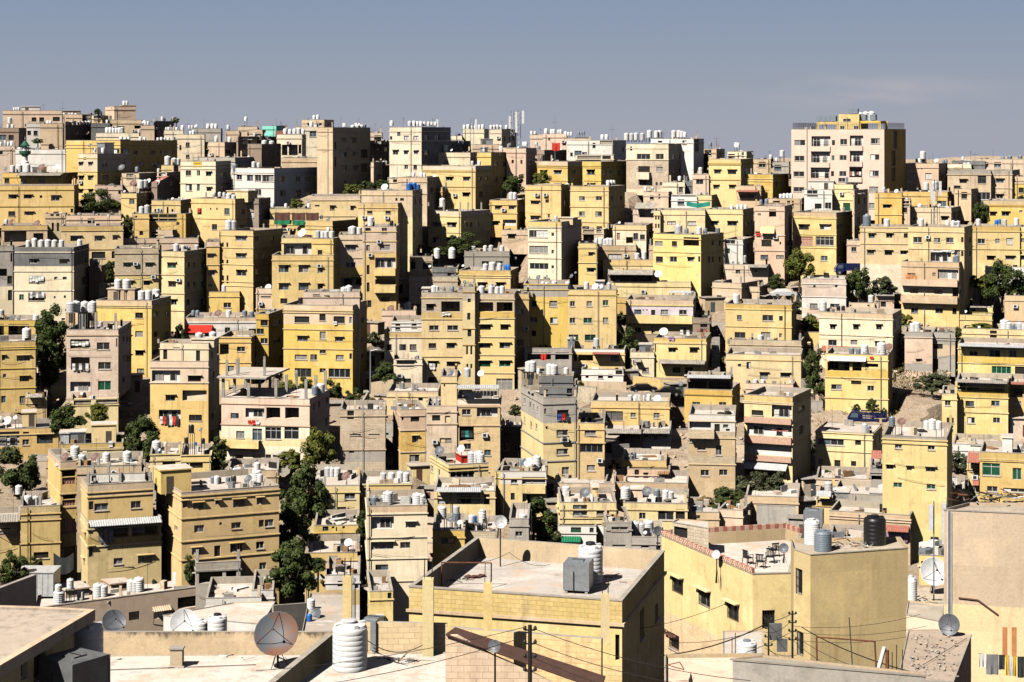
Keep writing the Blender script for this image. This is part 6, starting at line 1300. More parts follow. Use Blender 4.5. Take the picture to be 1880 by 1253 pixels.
def sheet(P, m, label, n=22, cat='metal sheet', amp=0.04):
    c = P[0]; b = MB()
    for k in range(n):
        a0, a1 = k / n, (k + 1) / n; am = (a0 + a1) / 2
        for (u, v, h0, h1) in ((a0, am, 0, amp), (am, a1, amp, 0)):
            q0, q1 = P[0].lerp(P[1], u), P[0].lerp(P[1], v); r1, r0 = P[3].lerp(P[2], v), P[3].lerp(P[2], u)
            Z0, Z1 = Vector((0, 0, h0)), Vector((0, 0, h1)); dn = Vector((0, 0, -.02))
            b.face([q0 - c + Z0, q1 - c + Z1, r1 - c + Z1, r0 - c + Z0], m); b.face([r0 - c + Z0 + dn, r1 - c + Z1 + dn, q1 - c + Z1 + dn, q0 - c + Z0 + dn], m)
    return tag(b.build('metal_sheet', None, c), uniq(label), cat)
plain('brown_sheet', (0.13, 0.07, 0.055), .6, .2, .4)
sheet([PT(818, 1166, 65.9), PT(836, 1153, 68.8), PT(1112, 1243, 68.8), PT(1104, 1268, 65.9)], 'brown_sheet', 'long brown corrugated sheets sloping over the block wall', 16)
put_dish(PT(908, 1187, 63.5), 0.21, CZ - 20.2, uniq('small dark dish in front of the peach gable wall'), 'dish_grey', R(-20), R(20))
# electricity pole
def pole(px, y0, Y, z0, label, r=0.09):
    top = PT(px, y0, Y); o = empty('electricity_pole', Vector((top.x, Y, z0)), uniq(label), 'pole', 'electricity poles'); h = top.z - z0
    b = MB(); b.rod((0, 0, 0), (0, 0, h), r, 'iron', 8, r * .7)
    b.build('post', o)
    for k in range(4):
        z = h - .15 - .42 * k; b = MB(); b.rod((-.16, 0, z), (.16, 0, z), .03, 'iron', 5)
        for sx in (-.16, .16): b.lathe([(0, z), (.05, z), (.06, z + .06), (.03, z + .12), (0, z + .13)], 'iron', 8, Matrix.Translation((sx, 0, 0)))
        b.build('insulator', o)
    return top
TP = pole(973, 1148, 60, ZR - 6, 'dark electricity pole with insulators, bottom centre')
TP2 = pole(1455, 1122, 95, 20, 'black utility pole against the yellow tower block', .07)
TP3 = pole(1411, 1133, 96, 20, 'rusty utility pole left of the black one', .06)
def cable(A, B, sag, label, r=0.012, n=14):
    b = MB(); P_ = [A.lerp(B, k / n) + Vector((0, 0, -sag * 4 * (k / n) * (1 - k / n))) - A for k in range(n + 1)]
    for a_, b_ in zip(P_, P_[1:]): b.rod(a_, b_, r, 'iron', 4)
    return tag(b.build('power_cable', None, A), uniq(label), 'cable', 'overhead cables between poles and houses')
cable(TP + Vector((0.1, 0, -.1)), PT(1378, 1250, 58), .25, 'topmost cable running right from the dark pole')
cable(TP + Vector((0.1, 0, -.55)), PT(1378, 1268, 58), .3, 'second cable running right from the dark pole')
cable(TP + Vector((0.1, 0, -1.0)), PT(1260, 1290, 57), .2, 'third cable running right from the dark pole')
cable(TP + Vector((-0.1, 0, -.35)), PT(560, 1262, 60), .15, 'upper cable running left from the dark pole')
cable(TP + Vector((-0.1, 0, -.05)), PT(470, 1232, 64), .2, 'cable crossing in front of the big white tank')
cable(PT(1215, 1204, 84), PT(1402, 1148, 95), .25, 'thick cable up to the barred window hood', .03)
cable(TP3 + Vector((0, 0, -.2)), TP2 + Vector((0, 0, -.1)), .1, 'short cable between the two right poles', .02)
for k, (ya, xb, yb) in enumerate(((1150, 1690, 1128), (1160, 1700, 1150), (1175, 1700, 1162), (1165, 1650, 1245), (1175, 1600, 1250))):
    cable(TP2 + Vector((0, 0, -(ya - 1122) / F * 95)), PT(xb, yb, 98 if k < 3 else 70), .3, ORD[k] + ' cable fanning right from the black utility pole', .012)
cable(PT(1472, 1152, 95), PT(1680, 1236, 66), .2, 'thick blue-black cable crossing the yellow block', .025)
# pipe frame standing at the right
pipe_frame([PT(1500, 1226, 64), PT(1499, 1170, 64), PT(1606, 1178, 64), PT(1609, 1236, 64)], 'rusty pipe goal standing above the grey wall', .03)
pipe_frame([PT(1559, 1134, 63), PT(1567, 1253, 62)], 'thin leaning metal pole above the grey wall', .02, 'iron', 'metal_pole', 'metal pole')
pipe_frame([PT(1612, 1232, 66), PT(1624, 1188, 66)], 'short leaning pipe stump at the grey wall', .07, 'dish_white', 'pipe', 'pipe')
pipe_frame([PT(1629, 1240, 66), PT(1629, 1194, 66)], 'short rusty pipe stump at the grey wall', .06, 'rust', 'pipe', 'pipe')
for k, (x, y0) in enumerate(((1638, 1198), (1646, 1184), (1657, 1193))): pipe_frame([PT(x, 1245, 67), PT(x, y0, 67)], ORD[k] + ' thin rebar beside the pipe stumps from left', .015, 'iron', 'rebar', 'rebar')
# right yellow terrace building and tower block
ZT = CZ - 26.3
TB = FB([(1381.7, 1045 + 9), (1452, 1043 + 9), (1472, 972 + 8), (1444, 962 + 8), (1214.5, 975 + 8)], ZT - .3, 12, 'y', 'pale-yellow terrace building edged with red tiles', tile='D3', ph=.75, roof='R',
        feats='w=555:1190:78x118:hi w=650:1382:82x128:hi w=745:1588:84x128:hi w=960:1165:72x110:ki w=1150:1345:70x90:k w=800:1845:90x130:ki l=1110,885,1200,925:wood_brown', bands=[(4.9, 40, 'N')])
ZT2 = ZT - .3
def tile_strip(s, i, h, m='lattice'):
    b = MB(); L = s.E[i][3]; n = max(2, int(L / .3))
    for k in range(n):
        q0, q1 = L * k / n, L * (k + 1) / n
        mm = m if k % 2 else 'redtile'
        A = [s.P(i, q0, s.z1 + .031, -.02), s.P(i, q1, s.z1 + .031, -.02), s.P(i, q1, s.z1 + .031, .14), s.P(i, q0, s.z1 + .031, .14)]; B = [(p[0], p[1], p[2] + h) for p in A]
        for q_ in range(4): n_ = (q_ + 1) % 4; b.face([A[q_], A[n_], B[n_], B[q_]], mm)
        b.face(B, mm)
        # pale cross on every tile
        for (u0, v0, u1, v1) in ((.15, .15, .85, .85), (.15, .85, .85, .15)):
            P0 = Vector(s.P(i, q0 + (q1 - q0) * u0, s.z1 + .03 + h * v0, -.03)); P1 = Vector(s.P(i, q0 + (q1 - q0) * u1, s.z1 + .03 + h * v1, -.03)); b.rod(P0, P1, .02, 'P', 4)
    b.build('tile_edge', s.root)
for i in (2, 3, 4): tile_strip(TB, i, .32)
B2 = FB([(1457, 1008), (1488, 1018.5), (1667, 1006), (1652, 987), (1452, 990)], CZ - 24.1, 12, 'A', 'blank yellow tower block under the black tank', tile='D4', ph=.25, roof='V',
        feats='w=530:262:52x185:iW w=975:270:50x175:iW')
zB = CZ - 24.35
big_tank(Vector((PT(1606, 1005, 116).x, 116, zB)), 1.33, 1.75, 'plastic_black', 'big black ribbed tank on the yellow tower block', 6, 'plastic_black')
big_tank(Vector((PT(1511, 1010, 114.2).x, 114.2, zB)), 1.02, 1.25, 'plastic_grey', 'blue-grey ribbed tank on the yellow tower block', 10, 'plastic_grey')
big_tank(Vector((PT(1491, 1010, 116).x, 116, zB)), 0.95, 1.55, 'plastic', 'white tank behind the blue-grey one', 10, 'plastic_lid')
metal_box(Vector((PT(1494, 980, 119.2).x, 119.2, zB + .35)), 1.1, 1.1, .95, R(-15), 'grey metal box raised behind the white tank')
for px, py in ((1415.5, 1030), (1374, 1034), (1396, 1042), (1412, 1020)):
    pass
def chair(px, py, rz, label):
    P_ = on_plane(px, py, ZT2 - .75); o = empty('plastic_chair', P_, uniq(label), 'chair', 'black plastic chairs on the terrace'); o.rotation_euler.z = rz
    m = 'plastic_black'
    b = MB(); b.box(-.26, -.25, .40, .26, .22, .44, m); b.build('seat', o)
    b = MB()
    for k in range(5): x = -.2 + k * .1; b.box(x - .028, .20, .44, x + .028, .23, .86, m)
    b.box(-.26, .19, .84, .26, .24, .92, m); b.build('backrest', o)
    for sx in (-1, 1):
        b = MB(); b.box(sx * .27 - .025, -.25, .62, sx * .27 + .025, .22, .65, m); b.rod((sx * .27, -.22, .42), (sx * .27, -.22, .62), .02, m, 4); b.build('armrest', o)
        for sy in (-1, 1): b = MB(); b.rod((sx * .27, sy * .25, 0), (sx * .23, sy * .22, .41), .028, m, 5); b.build('leg', o)
chair(1373, 1036, R(120), 'black plastic chair nearest the red tiled edge')
chair(1396, 1043, R(160), 'black plastic chair half hidden behind the front parapet')
chair(1414, 1034, R(-10), 'black plastic chair at the middle of the terrace')
chair(1421, 1022, R(200), 'black plastic chair farthest back on the terrace')
def wall_dish(px, py, Y, r, label, mat='dish_grey', az=R(-20), drop=.9): put_dish(PT(px, py, Y), r, PT(px, py, Y).z - drop, uniq(label), mat, az, R(22))
wall_dish(1315, 1018.5, 121.5, .27, 'rust-centred dish over the red tiled edge', 'dish_white', R(-35), 1.8)
wall_dish(1439, 1007, 117, .3, 'light grey dish beside the tower block', 'dish_grey')
wall_dish(1208, 975, 132, .32, 'round grey dish left of the terrace building', 'dish_grey', R(20), 2.4)
# wall cut off at the right edge
RW = FB([(1733, 936), (2010, 948), (2010, 926), (1780, 924)], CZ - 16.9, 18, 'E', 'large blank peach wall house at right edge', tile='D4', ph=.12, roof='V', bands=[(4.25, 40, 'y')], feats='')
b = MB(); X0 = Vector(RW.P(0, .28, RW.z0, -.06))
for k in range(3): A = Vector(RW.P(0, .18 + .07 * k, RW.z0, -.05)); b.rod(A, (A.x, A.y, RW.z1 - RW.o.z - .05 * k), .025, 'dish_white' if k != 1 else 'galv', 6)
b.build('drainpipe', RW.root)
b = MB()
pv = [(1760, 1098), (1795, 1102), (1832, 1129)]
for a_, b_ in zip(pv, pv[1:]):
    ha, hb_ = RW.hit(*a_), RW.hit(*b_); b.rod(RW.P(0, ha[1], ha[2], -.02), RW.P(0, hb_[1], hb_[2], -.02), .05, 'wood_brown', 5)
b.build('ledge', RW.root)
def junk(P, n, ext, seed, label, mats=('wood', 'iron', 'galv', 'rust', 'concrete')):
    r = random.Random(seed); b = MB()
    for _ in range(n):
        a_ = Vector((r.uniform(-ext[0], ext[0]), r.uniform(-ext[1], ext[1]), r.uniform(0.02, ext[2]))); d = Vector((r.uniform(-1, 1), r.uniform(-.6, .6), r.uniform(-.25, .35))) * r.uniform(.3, .8)
        b.rod(a_, a_ + d, r.uniform(.012, .04), r.choice(mats), 5)
    tag(b.build('scrap_pile', None, P), uniq(label), 'scrap pile', kind='stuff')
junk(Vector((PT(1820, 935, 89.8).x, 89.9, CZ - 17)), 60, (1.6, .4, .45), 3, 'tangle of scrap metal on the peach wall house', ('iron', 'rust', 'iron', 'galv'))
junk(Vector((PT(1560, 1000, 115.5).x, 115.5, zB)), 30, (1.2, .8, .3), 4, 'planks and scrap between tanks on the tower block')
# roof hump, dish, washing at bottom right
HR = FB([(1648, 1250), (1750, 1252), (1783, 1166), (1724, 1157), (1668, 1158)], CZ - 21.6, CZ - 40, 'B', 'low house with rough grey-brown roof, bottom right', ph=.03, roof='X')
put_dish(PT(1743, 1147, 84.2), .46, CZ - 21.6, uniq('round black dish on the rough grey-brown roof'), 'dish_grey', R(-25), R(15))
bpy.data.objects['reflector'].data
b = MB(); r_ = random.Random(31)
for _ in range(120):
    p = on_plane(r_.uniform(1672, 1760), r_.uniform(1163, 1243), CZ - 21.58); s_ = r_.uniform(.015, .05); M = Matrix.Translation(Vector((p.x, p.y, s_ * .3)) - Vector((0, 80, 0))) @ Matrix.Rotation(r_.random() * 6, 4, 'Z') @ Matrix.Rotation(r_.random(), 4, 'Y'); b.box(-s_, -s_, -s_ * .5, s_, s_, s_ * .5, r_.choice(['X', 'X', 'concrete']), M)
tag(b.build('rubble', None, (0, 80, CZ - 21.58)), uniq('stones and mortar lumps strewn on the rough brown roof'), 'rubble', kind='stuff')
cable(on_plane(1680, 1230, CZ - 21.55), on_plane(1775, 1172, CZ - 21.55), 0, 'thin wire lying over the rough brown roof', .012)
TS = FB([(1770, 1200, 92), (1990, 1200, 92), (1990, 1190, 99), (1770, 1190, 99)], CZ - 25.2, CZ - 42, 'y', 'low peach roof behind the hanging clothes', ph=.03)
big_tank(Vector((PT(1797, 1215, 94).x, 94, CZ - 25.2)), .85, 1.45, 'plastic', 'white tank behind the hanging clothes', 8)
for k, (x, w) in enumerate(((1845, 9), (1862, 9))):
    A = PT(x, 1152, 85.3); b = MB(); b.box(-w / F * 42, -.02, -1.3, w / F * 42, .02, 0, 'orange'); tag(b.build('plank', None, A), uniq(('left', 'right')[k] + ' orange plank leaning on the peach wall'), 'plank', 'orange planks leaning on the wall')
LA, LB = PT(1796, 1200, 78), PT(1890, 1207, 78)
cable(LA, LB, .03, 'washing line at the bottom right corner', .01)
for k, (x0, x1, y1, m, lb) in enumerate(((1798, 1810, 1225, 'cloth_white', 'white shirt'), (1811, 1833, 1238, 'cloth_grey', 'grey garment'), (1834, 1845, 1228, 'cloth_dark', 'dark trousers'), (1846, 1852, 1238, 'cloth_yellow', 'yellow strip of striped towel'), (1853, 1859, 1238, 'cloth_white', 'white strip of striped towel'), (1860, 1866, 1238, 'cloth_yellow', 'outer yellow strip of striped towel'), (1868, 1882, 1240, 'cloth_dark', 'dark blue garment'))):
    b = MB(); n = 6; A = PT(x0, 1201 + k * .8, 77.9); w = (x1 - x0) / F * 78; h = (y1 - 1201) / F * 78
    for i in range(n):
        for j in range(4):
            f_ = lambda i_, j_: (w * i_ / n, .05 * math.sin(i_ * 1.9 + k) * (j_ / 4), -h * j_ / 4)
            b.face([f_(i, j + 1), f_(i + 1, j + 1), f_(i + 1, j), f_(i, j)], m)
    tag(b.build('laundry', None, A, 0, True), uniq(lb + ' on the line at bottom right'), 'laundry', 'washing on the bottom right line')
for k, (x, y, w_, h_) in enumerate(((1424, 1160, .3, .4), (1436, 1185, .25, .3))):
    P_ = PT(x, y, 95.5); b = MB(); b.box(-w_, -.1, -h_, w_, .1, h_, 'box_grey'); tag(b.build('meter_box', None, P_), uniq(('upper', 'lower')[k] + ' grey electric meter box among the cables'), 'meter box')
for k, (a_, c_) in enumerate((((1400, 1130), (1450, 1172)), ((1402, 1160), (1452, 1140)), ((1405, 1190), (1470, 1200)), ((1398, 1175), (1455, 1215)), ((1240, 1180), (1411, 1150)), ((1240, 1235), (1455, 1160)), ((1120, 1160), (1330, 1110)))):
    cable(PT(*a_, 94.5), PT(*c_, 94), .25, ORD[k] + ' tangled thin cable around the right utility poles', .014)
# grey wall along the bottom right
FB([(1345, 1211), (1700, 1241), (1700, 1238), (1400, 1205)], CZ - 16.7, CZ - 30, 'U', 'weathered grey wall with a long sloping top', ph=.03, roof='U', cat='wall', name='wall')
FB([(1222, 1290), (1345, 1290), (1400, 1201), (1222, 1203)], CZ - 20.2, CZ - 34, 'p', 'pinkish roof with a rusty bench at bottom centre', ph=.12, roof='P')
put_dish(PT(1268, 1246, 68), .17, CZ - 20.2, uniq('small dark dish low on the pinkish roof'), 'dish_grey', R(75), R(10))
ST = FB([(1328, 1212, 98), (1400, 1212, 98), (1400, 1208, 106), (1328, 1208, 106)], CZ - 27.0, CZ - 45, 'y', 'small roof carrying a tank in a ladder frame', ph=.03)
big_tank(Vector((PT(1371, 1200, 100).x, 100, CZ - 27.0)), 1.03, 1.1, 'plastic', 'white tank beside a ladder frame', 6, 'plastic_grey')
pipe_frame([PT(1344, 1212, 98.5), PT(1344, 1170, 98.5)], 'left rail of the ladder frame by the tank', .02, 'iron', 'metal_pole', 'metal pole')
pipe_frame([PT(1350, 1212, 98.5), PT(1350, 1162, 98.5)], 'right rail of the ladder frame by the tank', .02, 'iron', 'metal_pole', 'metal pole')
pipe_frame([PT(1221, 1222, 72), PT(1248, 1216, 72), PT(1256, 1230, 72), PT(1228, 1222, 72)], 'rusty bench frame lying on the pinkish roof', .02, 'rust')
# alley to the right of the tower block: mesh dish, white tank
put_dish(PT(1714, 1050, 132), .95, CZ - 31.5, uniq('large white mesh dish in the right alley'), 'dish_white', R(5), R(20))
AL = FB([(1668, 1100, 122), (1745, 1100, 122), (1745, 1092, 134), (1668, 1092, 134)], CZ - 31.0, 10, 'b', 'rubble-topped low roof in the right alley', ph=.1, roof='V')
big_tank(Vector((PT(1673, 1085, 128).x, 128, CZ - 31.0)), .75, 2.1, 'plastic', 'slim white tank beside the tower block', 12)
FB([(1664, 0, 104.5), (1728, 0, 103), (1732, 0, 106.5), (1668, 0, 107.5)], CZ - 25.7, 12, 'P', 'orange plaster house low in the right alley', ph=.05, roof='V')
junk(Vector((PT(1705, 1088, 127).x, 127, CZ - 31.1)), 60, (1.6, 2.5, .5), 8, 'rubble and poles on the low alley roof', ('iron', 'concrete', 'wood', 'R'))
# odds and ends on the near roofs
junk(on_plane(470, 1212, ZR), 14, (5.5, .5, .06), 11, 'loose pipes lying along the mouldy parapet wall', ('iron', 'dish_white', 'wood'))
junk(on_plane(735, 1213, ZR), 12, (.9, .5, .06), 12, 'scraps beside the big white tank', ('iron', 'wood', 'galv'))
junk(on_plane(1110, 1062, ZC), 16, (1.0, 1.2, .06), 13, 'planks and pipes by the tall white tank', ('wood', 'rust', 'concrete'))
junk(on_plane(850, 1068, ZC), 8, (.8, .6, .05), 14, 'scraps on the bare roof near the rug', ('wood', 'iron'))
cable(on_plane(190, 1232, ZR) + Vector((0, 0, .03)), on_plane(470, 1222, ZR) + Vector((0, 0, .03)), 0, 'black cable lying across the nearest roof', .014)
cable(on_plane(675, 1205, ZR) + Vector((0, 0, .6)), PT(775, 1185, 74), .35, 'white hose sagging along the peach block wall', .02)
cable(on_plane(935, 1050, ZC) + Vector((0, 0, 1.0)), on_plane(810, 1045, ZC) + Vector((0, 0, .8)), .5, 'dish cable swagging over the bare roof', .014)
cable(on_plane(935, 1050, ZC) + Vector((0, 0, 1.0)), on_plane(1010, 1040, ZC) + Vector((0, 0, .1)), .3, 'second dish cable over the bare roof', .014)
tag(bpy.data.objects['power_cable'], None, None)
FB([(1235, 0, 128.4), (1301, 0, 126.4), (1301, 0, 128.6), (1246, 0, 129.4)], CZ - 25.5, ZT2 - .74, 'k', 'cinder block hut on the red-tiled terrace', ph=.05, cat='shed', name='shed', tile='D3', feats='w=175:1205:95x75:k')
# small dishes in the dip
for (px, py, Y, r, mt, lb) in ((579, 1130, 120, .45, 'dish_grey', 'grey dish beside the blue barrel'),):
    put_dish(PT(px, py, Y), r, PT(px, py, Y).z - 1.0, uniq(lb), mt)
DR = FB([(555, 1141, 116), (640, 1150, 116), (640, 1130, 126), (570, 1132, 126)], CZ - 29.6, 10, 'w', 'small pale terrace with blue barrel and tank', ph=.1)
put_tank(PT(571, 1140, 122), CZ - 29.7, CZ - 29.7, uniq('white tank beside the blue barrel'), .5)
put_tank(PT(568, 1140, 119), CZ - 29.7, CZ - 29.7, uniq('blue plastic barrel on the small pale terrace'), .3, 'plastic_blue', cat='barrel', name='barrel')
wall_between(PT(502, 1112, 140), PT(569, 1107, 142), 3, 'U', 'low stone yard wall right of the white house')
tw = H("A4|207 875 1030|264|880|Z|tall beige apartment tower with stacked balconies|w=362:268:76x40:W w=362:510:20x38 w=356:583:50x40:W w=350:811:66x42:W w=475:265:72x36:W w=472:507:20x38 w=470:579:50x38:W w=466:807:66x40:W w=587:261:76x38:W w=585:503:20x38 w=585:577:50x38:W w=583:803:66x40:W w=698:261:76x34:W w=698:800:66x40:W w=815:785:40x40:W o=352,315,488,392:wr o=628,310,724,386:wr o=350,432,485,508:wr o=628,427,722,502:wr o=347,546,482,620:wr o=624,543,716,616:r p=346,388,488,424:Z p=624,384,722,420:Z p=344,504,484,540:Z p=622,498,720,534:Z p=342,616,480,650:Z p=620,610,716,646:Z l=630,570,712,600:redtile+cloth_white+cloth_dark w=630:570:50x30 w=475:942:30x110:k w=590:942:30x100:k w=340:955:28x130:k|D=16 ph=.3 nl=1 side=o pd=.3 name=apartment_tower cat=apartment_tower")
rz = tw.roofz; Lc = lambda p, z: (p.x - tw.o.x, p.y - tw.o.y, z - tw.o.z)
b = MB(); ip = inset(tw.pts, .25)
for k in (0, 1, 3):
    a_, c_ = ip[k], ip[(k + 1) % 4]; n = int((c_ - a_).length / .35)
    for j in range(n + 1): p = a_.lerp(c_, j / n); b.rod(Lc(p, rz), Lc(p, rz + 1.5), .025, 'iron', 4)
    for z in (.9, 1.2, 1.5): b.rod(Lc(a_, rz + z), Lc(c_, rz + z), .03, 'iron', 4)
b.build('railing', tw.root)
def tower_box(x0, x1, top, fr, dep, m, name='penthouse', base=0.0, hollow=False):
    a0, ay = tp('A4', x0, top); a1, _ = tp('A4', x1, top); sp_ = tw.span((a0 + a1) / 2); t = sp_[0] + (sp_[1] - sp_[0]) * fr
    z = CZ - (ay - HY) / F * t; d = tw.E[0][1]; nv = Vector((-d.y, d.x)); mid = tw.ray((a0 + a1) / 2) * t; wd = (a1 - a0) / F * t
    c = [mid - d * wd / 2, mid + d * wd / 2, mid + d * wd / 2 + nv * dep, mid - d * wd / 2 + nv * dep]
    b = MB(); zb = rz + base
    if hollow:
        for p in c:
            b.box(*Lc(p - Vector((.2, .2)), rz), *Lc(p + Vector((.2, .2)), z), m)
        for k in range(4): b.face([Lc(c[k], z - .5), Lc(c[(k + 1) % 4], z - .5), Lc(c[(k + 1) % 4], z), Lc(c[k], z)], m)
        b.face([Lc(p, z) for p in c], 'R'); b.face([Lc(p, z - .5) for p in c][::-1], m)
    else:
        for k in range(4): b.face([Lc(c[k], zb), Lc(c[(k + 1) % 4], zb), Lc(c[(k + 1) % 4], z), Lc(c[k], z)], m)
        b.face([Lc(p, z) for p in c], 'R')
    return b.build(name, tw.root), c, z, d
ph_, c_, z_, d_ = tower_box(545, 697, 158, .25, 6, 'Y')
an = math.atan2(d_.y, d_.x)
for fx, fz, w, h in ((.40, 1.0, 1.6, .6), (.18, 2.9, .9, .8), (.85, 2.9, 1.0, .9)):
    p = c_[0].lerp(c_[1], fx); wi = link('window', pane_mesh(w, h, 'glass'), ph_, (p.x - tw.o.x, p.y - tw.o.y - .04, z_ - .9 - fz * .8 - tw.o.z + .6), an); link('frame', frame_mesh(w, h, 'frame_white', 2), wi)
_, cl_, zl_, _ = tower_box(395, 540, 212, .28, 5, 'Y', 'pergola', hollow=True)
_, cr_, zr_, _ = tower_box(697, 842, 205, .28, 5, 'Y', 'pergola', hollow=True)
def roof_cubes(c, z, n, size, lab, grp='grey metal tanks on the beige tower', off=0):
    for k in range(n):
        p = c[0].lerp(c[1], (k + .5) / n) + Vector((0, 1.2)); b = MB(); b.box(-size / 2, -size / 2, .1, size / 2, size / 2, size + .1, 'plastic_grey'); b.box(-size * .3, -size * .3, .0, size * .3, size * .3, .099, 'iron'); b.box(-.2, -.2, size + .1, .2, .2, size + .15, 'galv')
        tag(b.build('metal_water_box', None, (p.x, p.y, z + .002), an), uniq(f"{ORD[k]} {lab}"), 'water tank', grp)
roof_cubes(cl_, zl_, 4, 1.05, 'grey metal tank from left over the tower\'s left pergola')
roof_cubes(cr_, zr_, 2, 1.15, 'grey metal tank from left over the tower\'s right pergola')
roof_cubes([c_[0].lerp(c_[1], .55), c_[1]] , z_, 2, 1.0, 'grey metal tank from left on the tower penthouse')
for k in range(3): p = cr_[0].lerp(cr_[1], .2 + .3 * k) + Vector((0, 4)); put_tank(Vector((p.x, p.y, 0)), zr_ + .002, zr_, uniq(ORD[k] + ' white tank from left behind the tower penthouse'), 1.25)
# ------------------------------------------------------------------ green minaret over the white mosque building
P = PT(46, 300, 388); o = empty('minaret', Vector((P.x, P.y, 48)), uniq('small white minaret with green dome and balcony'), 'minaret'); zz = lambda y: CZ - (170 + y / ZF - HY) / F * 388 - 48
b = MB(); b.lathe([(2.2, 0), (2.2, zz(500)), (1.6, zz(490)), (1.6, zz(455))], 'w', 16); b.build('shaft', o, smooth=True)
b = MB(); b.lathe([(1.6, zz(458)), (3.3, zz(440)), (3.4, zz(432)), (3.4, zz(420)), (3.2, zz(420)), (3.2, zz(431)), (0, zz(431))], 'darkgreen', 18); b.build('balcony', o, smooth=True)
b = MB(); b.lathe([(1.5, zz(431)), (1.5, zz(385))], 'dish_white', 12)
for k in range(8): a = k * math.tau / 8; b.rod((2.2 * math.cos(a), 2.2 * math.sin(a), zz(431)), (2.2 * math.cos(a), 2.2 * math.sin(a), zz(385)), .14, 'dish_white', 6)
b.build('lantern', o); b = MB(); b.lathe([(2.9, zz(386)), (2.9, zz(381)), (2.3, zz(377)), (1.5, zz(362)), (.6, zz(350)), (.15, zz(345)), (.12, zz(315)), (0, zz(312))], 'darkgreen', 18); b.lathe([(0, zz(338)), (.4, zz(334)), (0, zz(330))], 'dish_white', 8); b.lathe([(0, zz(326)), (.3, zz(323)), (0, zz(320))], 'dish_white', 8); b.build('dome', o, smooth=True)
for ch_ in o.children: ch_.scale = (.34, .34, 1)
# yellow sign on the white apartment house (lettering too small and blurred to read)
Hs = HOUSES['white apartment house with small yellow sign']; h_ = Hs.hit(*tp('A1', 1420, 518)); b = MB(); p = Hs.P(h_[0], h_[1], h_[2], -.06)
b.box(-.85, 0, -.5, .85, .05, .5, 'cloth_yellow'); sg = b.build('sign', Hs.root, p, Hs.ang(0))
for k, (x, w) in enumerate(((-.5, .3), (-.1, .35), (.4, .4))): b = MB(); b.box(x - w / 2, -.015, .1, x + w / 2, -.003, .22, 'dish_brown'); b.box(x - w / 3, -.015, -.25, x + w / 3, -.003, -.15, 'dish_brown'); b.build('lettering', sg)
# masts
def mast(px, ytop, Y, z0, label, panels=0, r=.12, name='phone_mast'):
    T_ = PT(px, ytop, Y); o = empty(name, Vector((T_.x, Y, z0)), uniq(label), 'mast', 'masts on the rooftops'); h = T_.z - z0; b = MB()
    if panels:
        for k in range(3): a = k * math.tau / 3; b.rod((.5 * math.cos(a), .5 * math.sin(a), 0), (.3 * math.cos(a), .3 * math.sin(a), h), .06, 'galv', 5)
        for j in range(int(h)):
            for k in range(3):
                a, a2 = k * math.tau / 3, (k + 1) * math.tau / 3; b.rod((.45 * math.cos(a), .45 * math.sin(a), j), (.45 * math.cos(a2), .45 * math.sin(a2), j + 1), .03, 'galv', 4)
    else: b.rod((0, 0, 0), (0, 0, h), r, 'galv', 6, r * .5); b.rod((-.6, 0, h * .9), (.6, 0, h * .9), .03, 'iron', 4)
    b.build('post', o)
    for k in range(panels):
        a = k * 2.1; x, y = .9 * math.cos(a), .9 * math.sin(a); b = MB(); z = h - 1.6 - .9 * (k % 3); b.box(x - .22, y - .12, z - 1.3, x + .22, y + .12, z + 1.3, 'dish_white'); b.rod((0, 0, z), (x, y, z), .04, 'iron', 4); b.build('antenna_panel', o)
mast(952, 201, 392, 56, 'lattice phone mast on the middle skyline', 5)
mast(940, 203, 400, 60, 'thin pole beside the phone mast', 2)
mast(866, 217, 420, 58, 'thin skyline mast above the long cream tank row', 1)
mast(795, 217, 410, 60, 'short pole mast over the tall striped block', 1)
mast(1717, 330, 352, 40, 'pale slender mast on the right hillside', 4)
for k, (x, y) in enumerate(((115, 186), (1019, 214), (1124, 229), (1315, 248), (1790, 280), (345, 218))): mast(x, y, 405, 52, ('first', 'second', 'third', 'fourth', 'fifth', 'sixth')[k] + ' thin antenna pole standing on the skyline', 0, .07, 'antenna_pole')
# white cell panel antennas beside the peach wall
for k, (x, y0, y1) in enumerate(((1709, 928, 975), (1733, 926, 1000))):
    o = empty('phone_antenna', PT(x, y1 + 8, 118), uniq(('left', 'right')[k] + ' white phone antenna panel by the peach wall house'), 'antenna', 'phone antennas near the right edge'); h = (y1 - y0) / F * 118
    b = MB(); b.box(-.12, -.08, .3, .12, .08, .3 + h, 'dish_white'); b.build('panel', o); b = MB(); b.rod((.2, .1, -4), (.2, .1, h + .5), .04, 'galv', 6); b.rod((0, 0, h * .6), (.2, .1, h * .6), .03, 'iron', 4); b.build('post', o)
# lattice screens and cloths
def hang(tile, x0, y0, x1, y1, Y, m, label, name='cloth', cat='cloth', sag=.3, n=10, group=None, th=0):
    a, b0 = tp(tile, x0, y0); c, d = tp(tile, x1, y1); A = PT(a, b0, Y); w = (c - a) / F * Y; h = (d - b0) / F * Y; b = MB()
    for i in range(n):
        for j in range(4):
            f_ = lambda i_, j_: (w * i_ / n, .12 * math.sin(i_ * 1.3) * j_ / 4, -h * j_ / 4 - sag * math.sin(math.pi * i_ / n) * .3)
            b.face([f_(i, j + 1), f_(i + 1, j + 1), f_(i + 1, j), f_(i, j)], m)
    return tag(b.build(name, None, A, 0, True), uniq(label), cat, group)
Ys = HOUSES['yellow terrace house with red-brown screens'].c.y - 4
hang('A2', 135, 862, 245, 920, Ys, 'wood_brown', 'left red-brown screen on the yellow terrace', 'screen', 'screen'); hang('A2', 258, 864, 355, 922, Ys, 'wood_brown', 'middle red-brown screen on the yellow terrace', 'screen', 'screen')
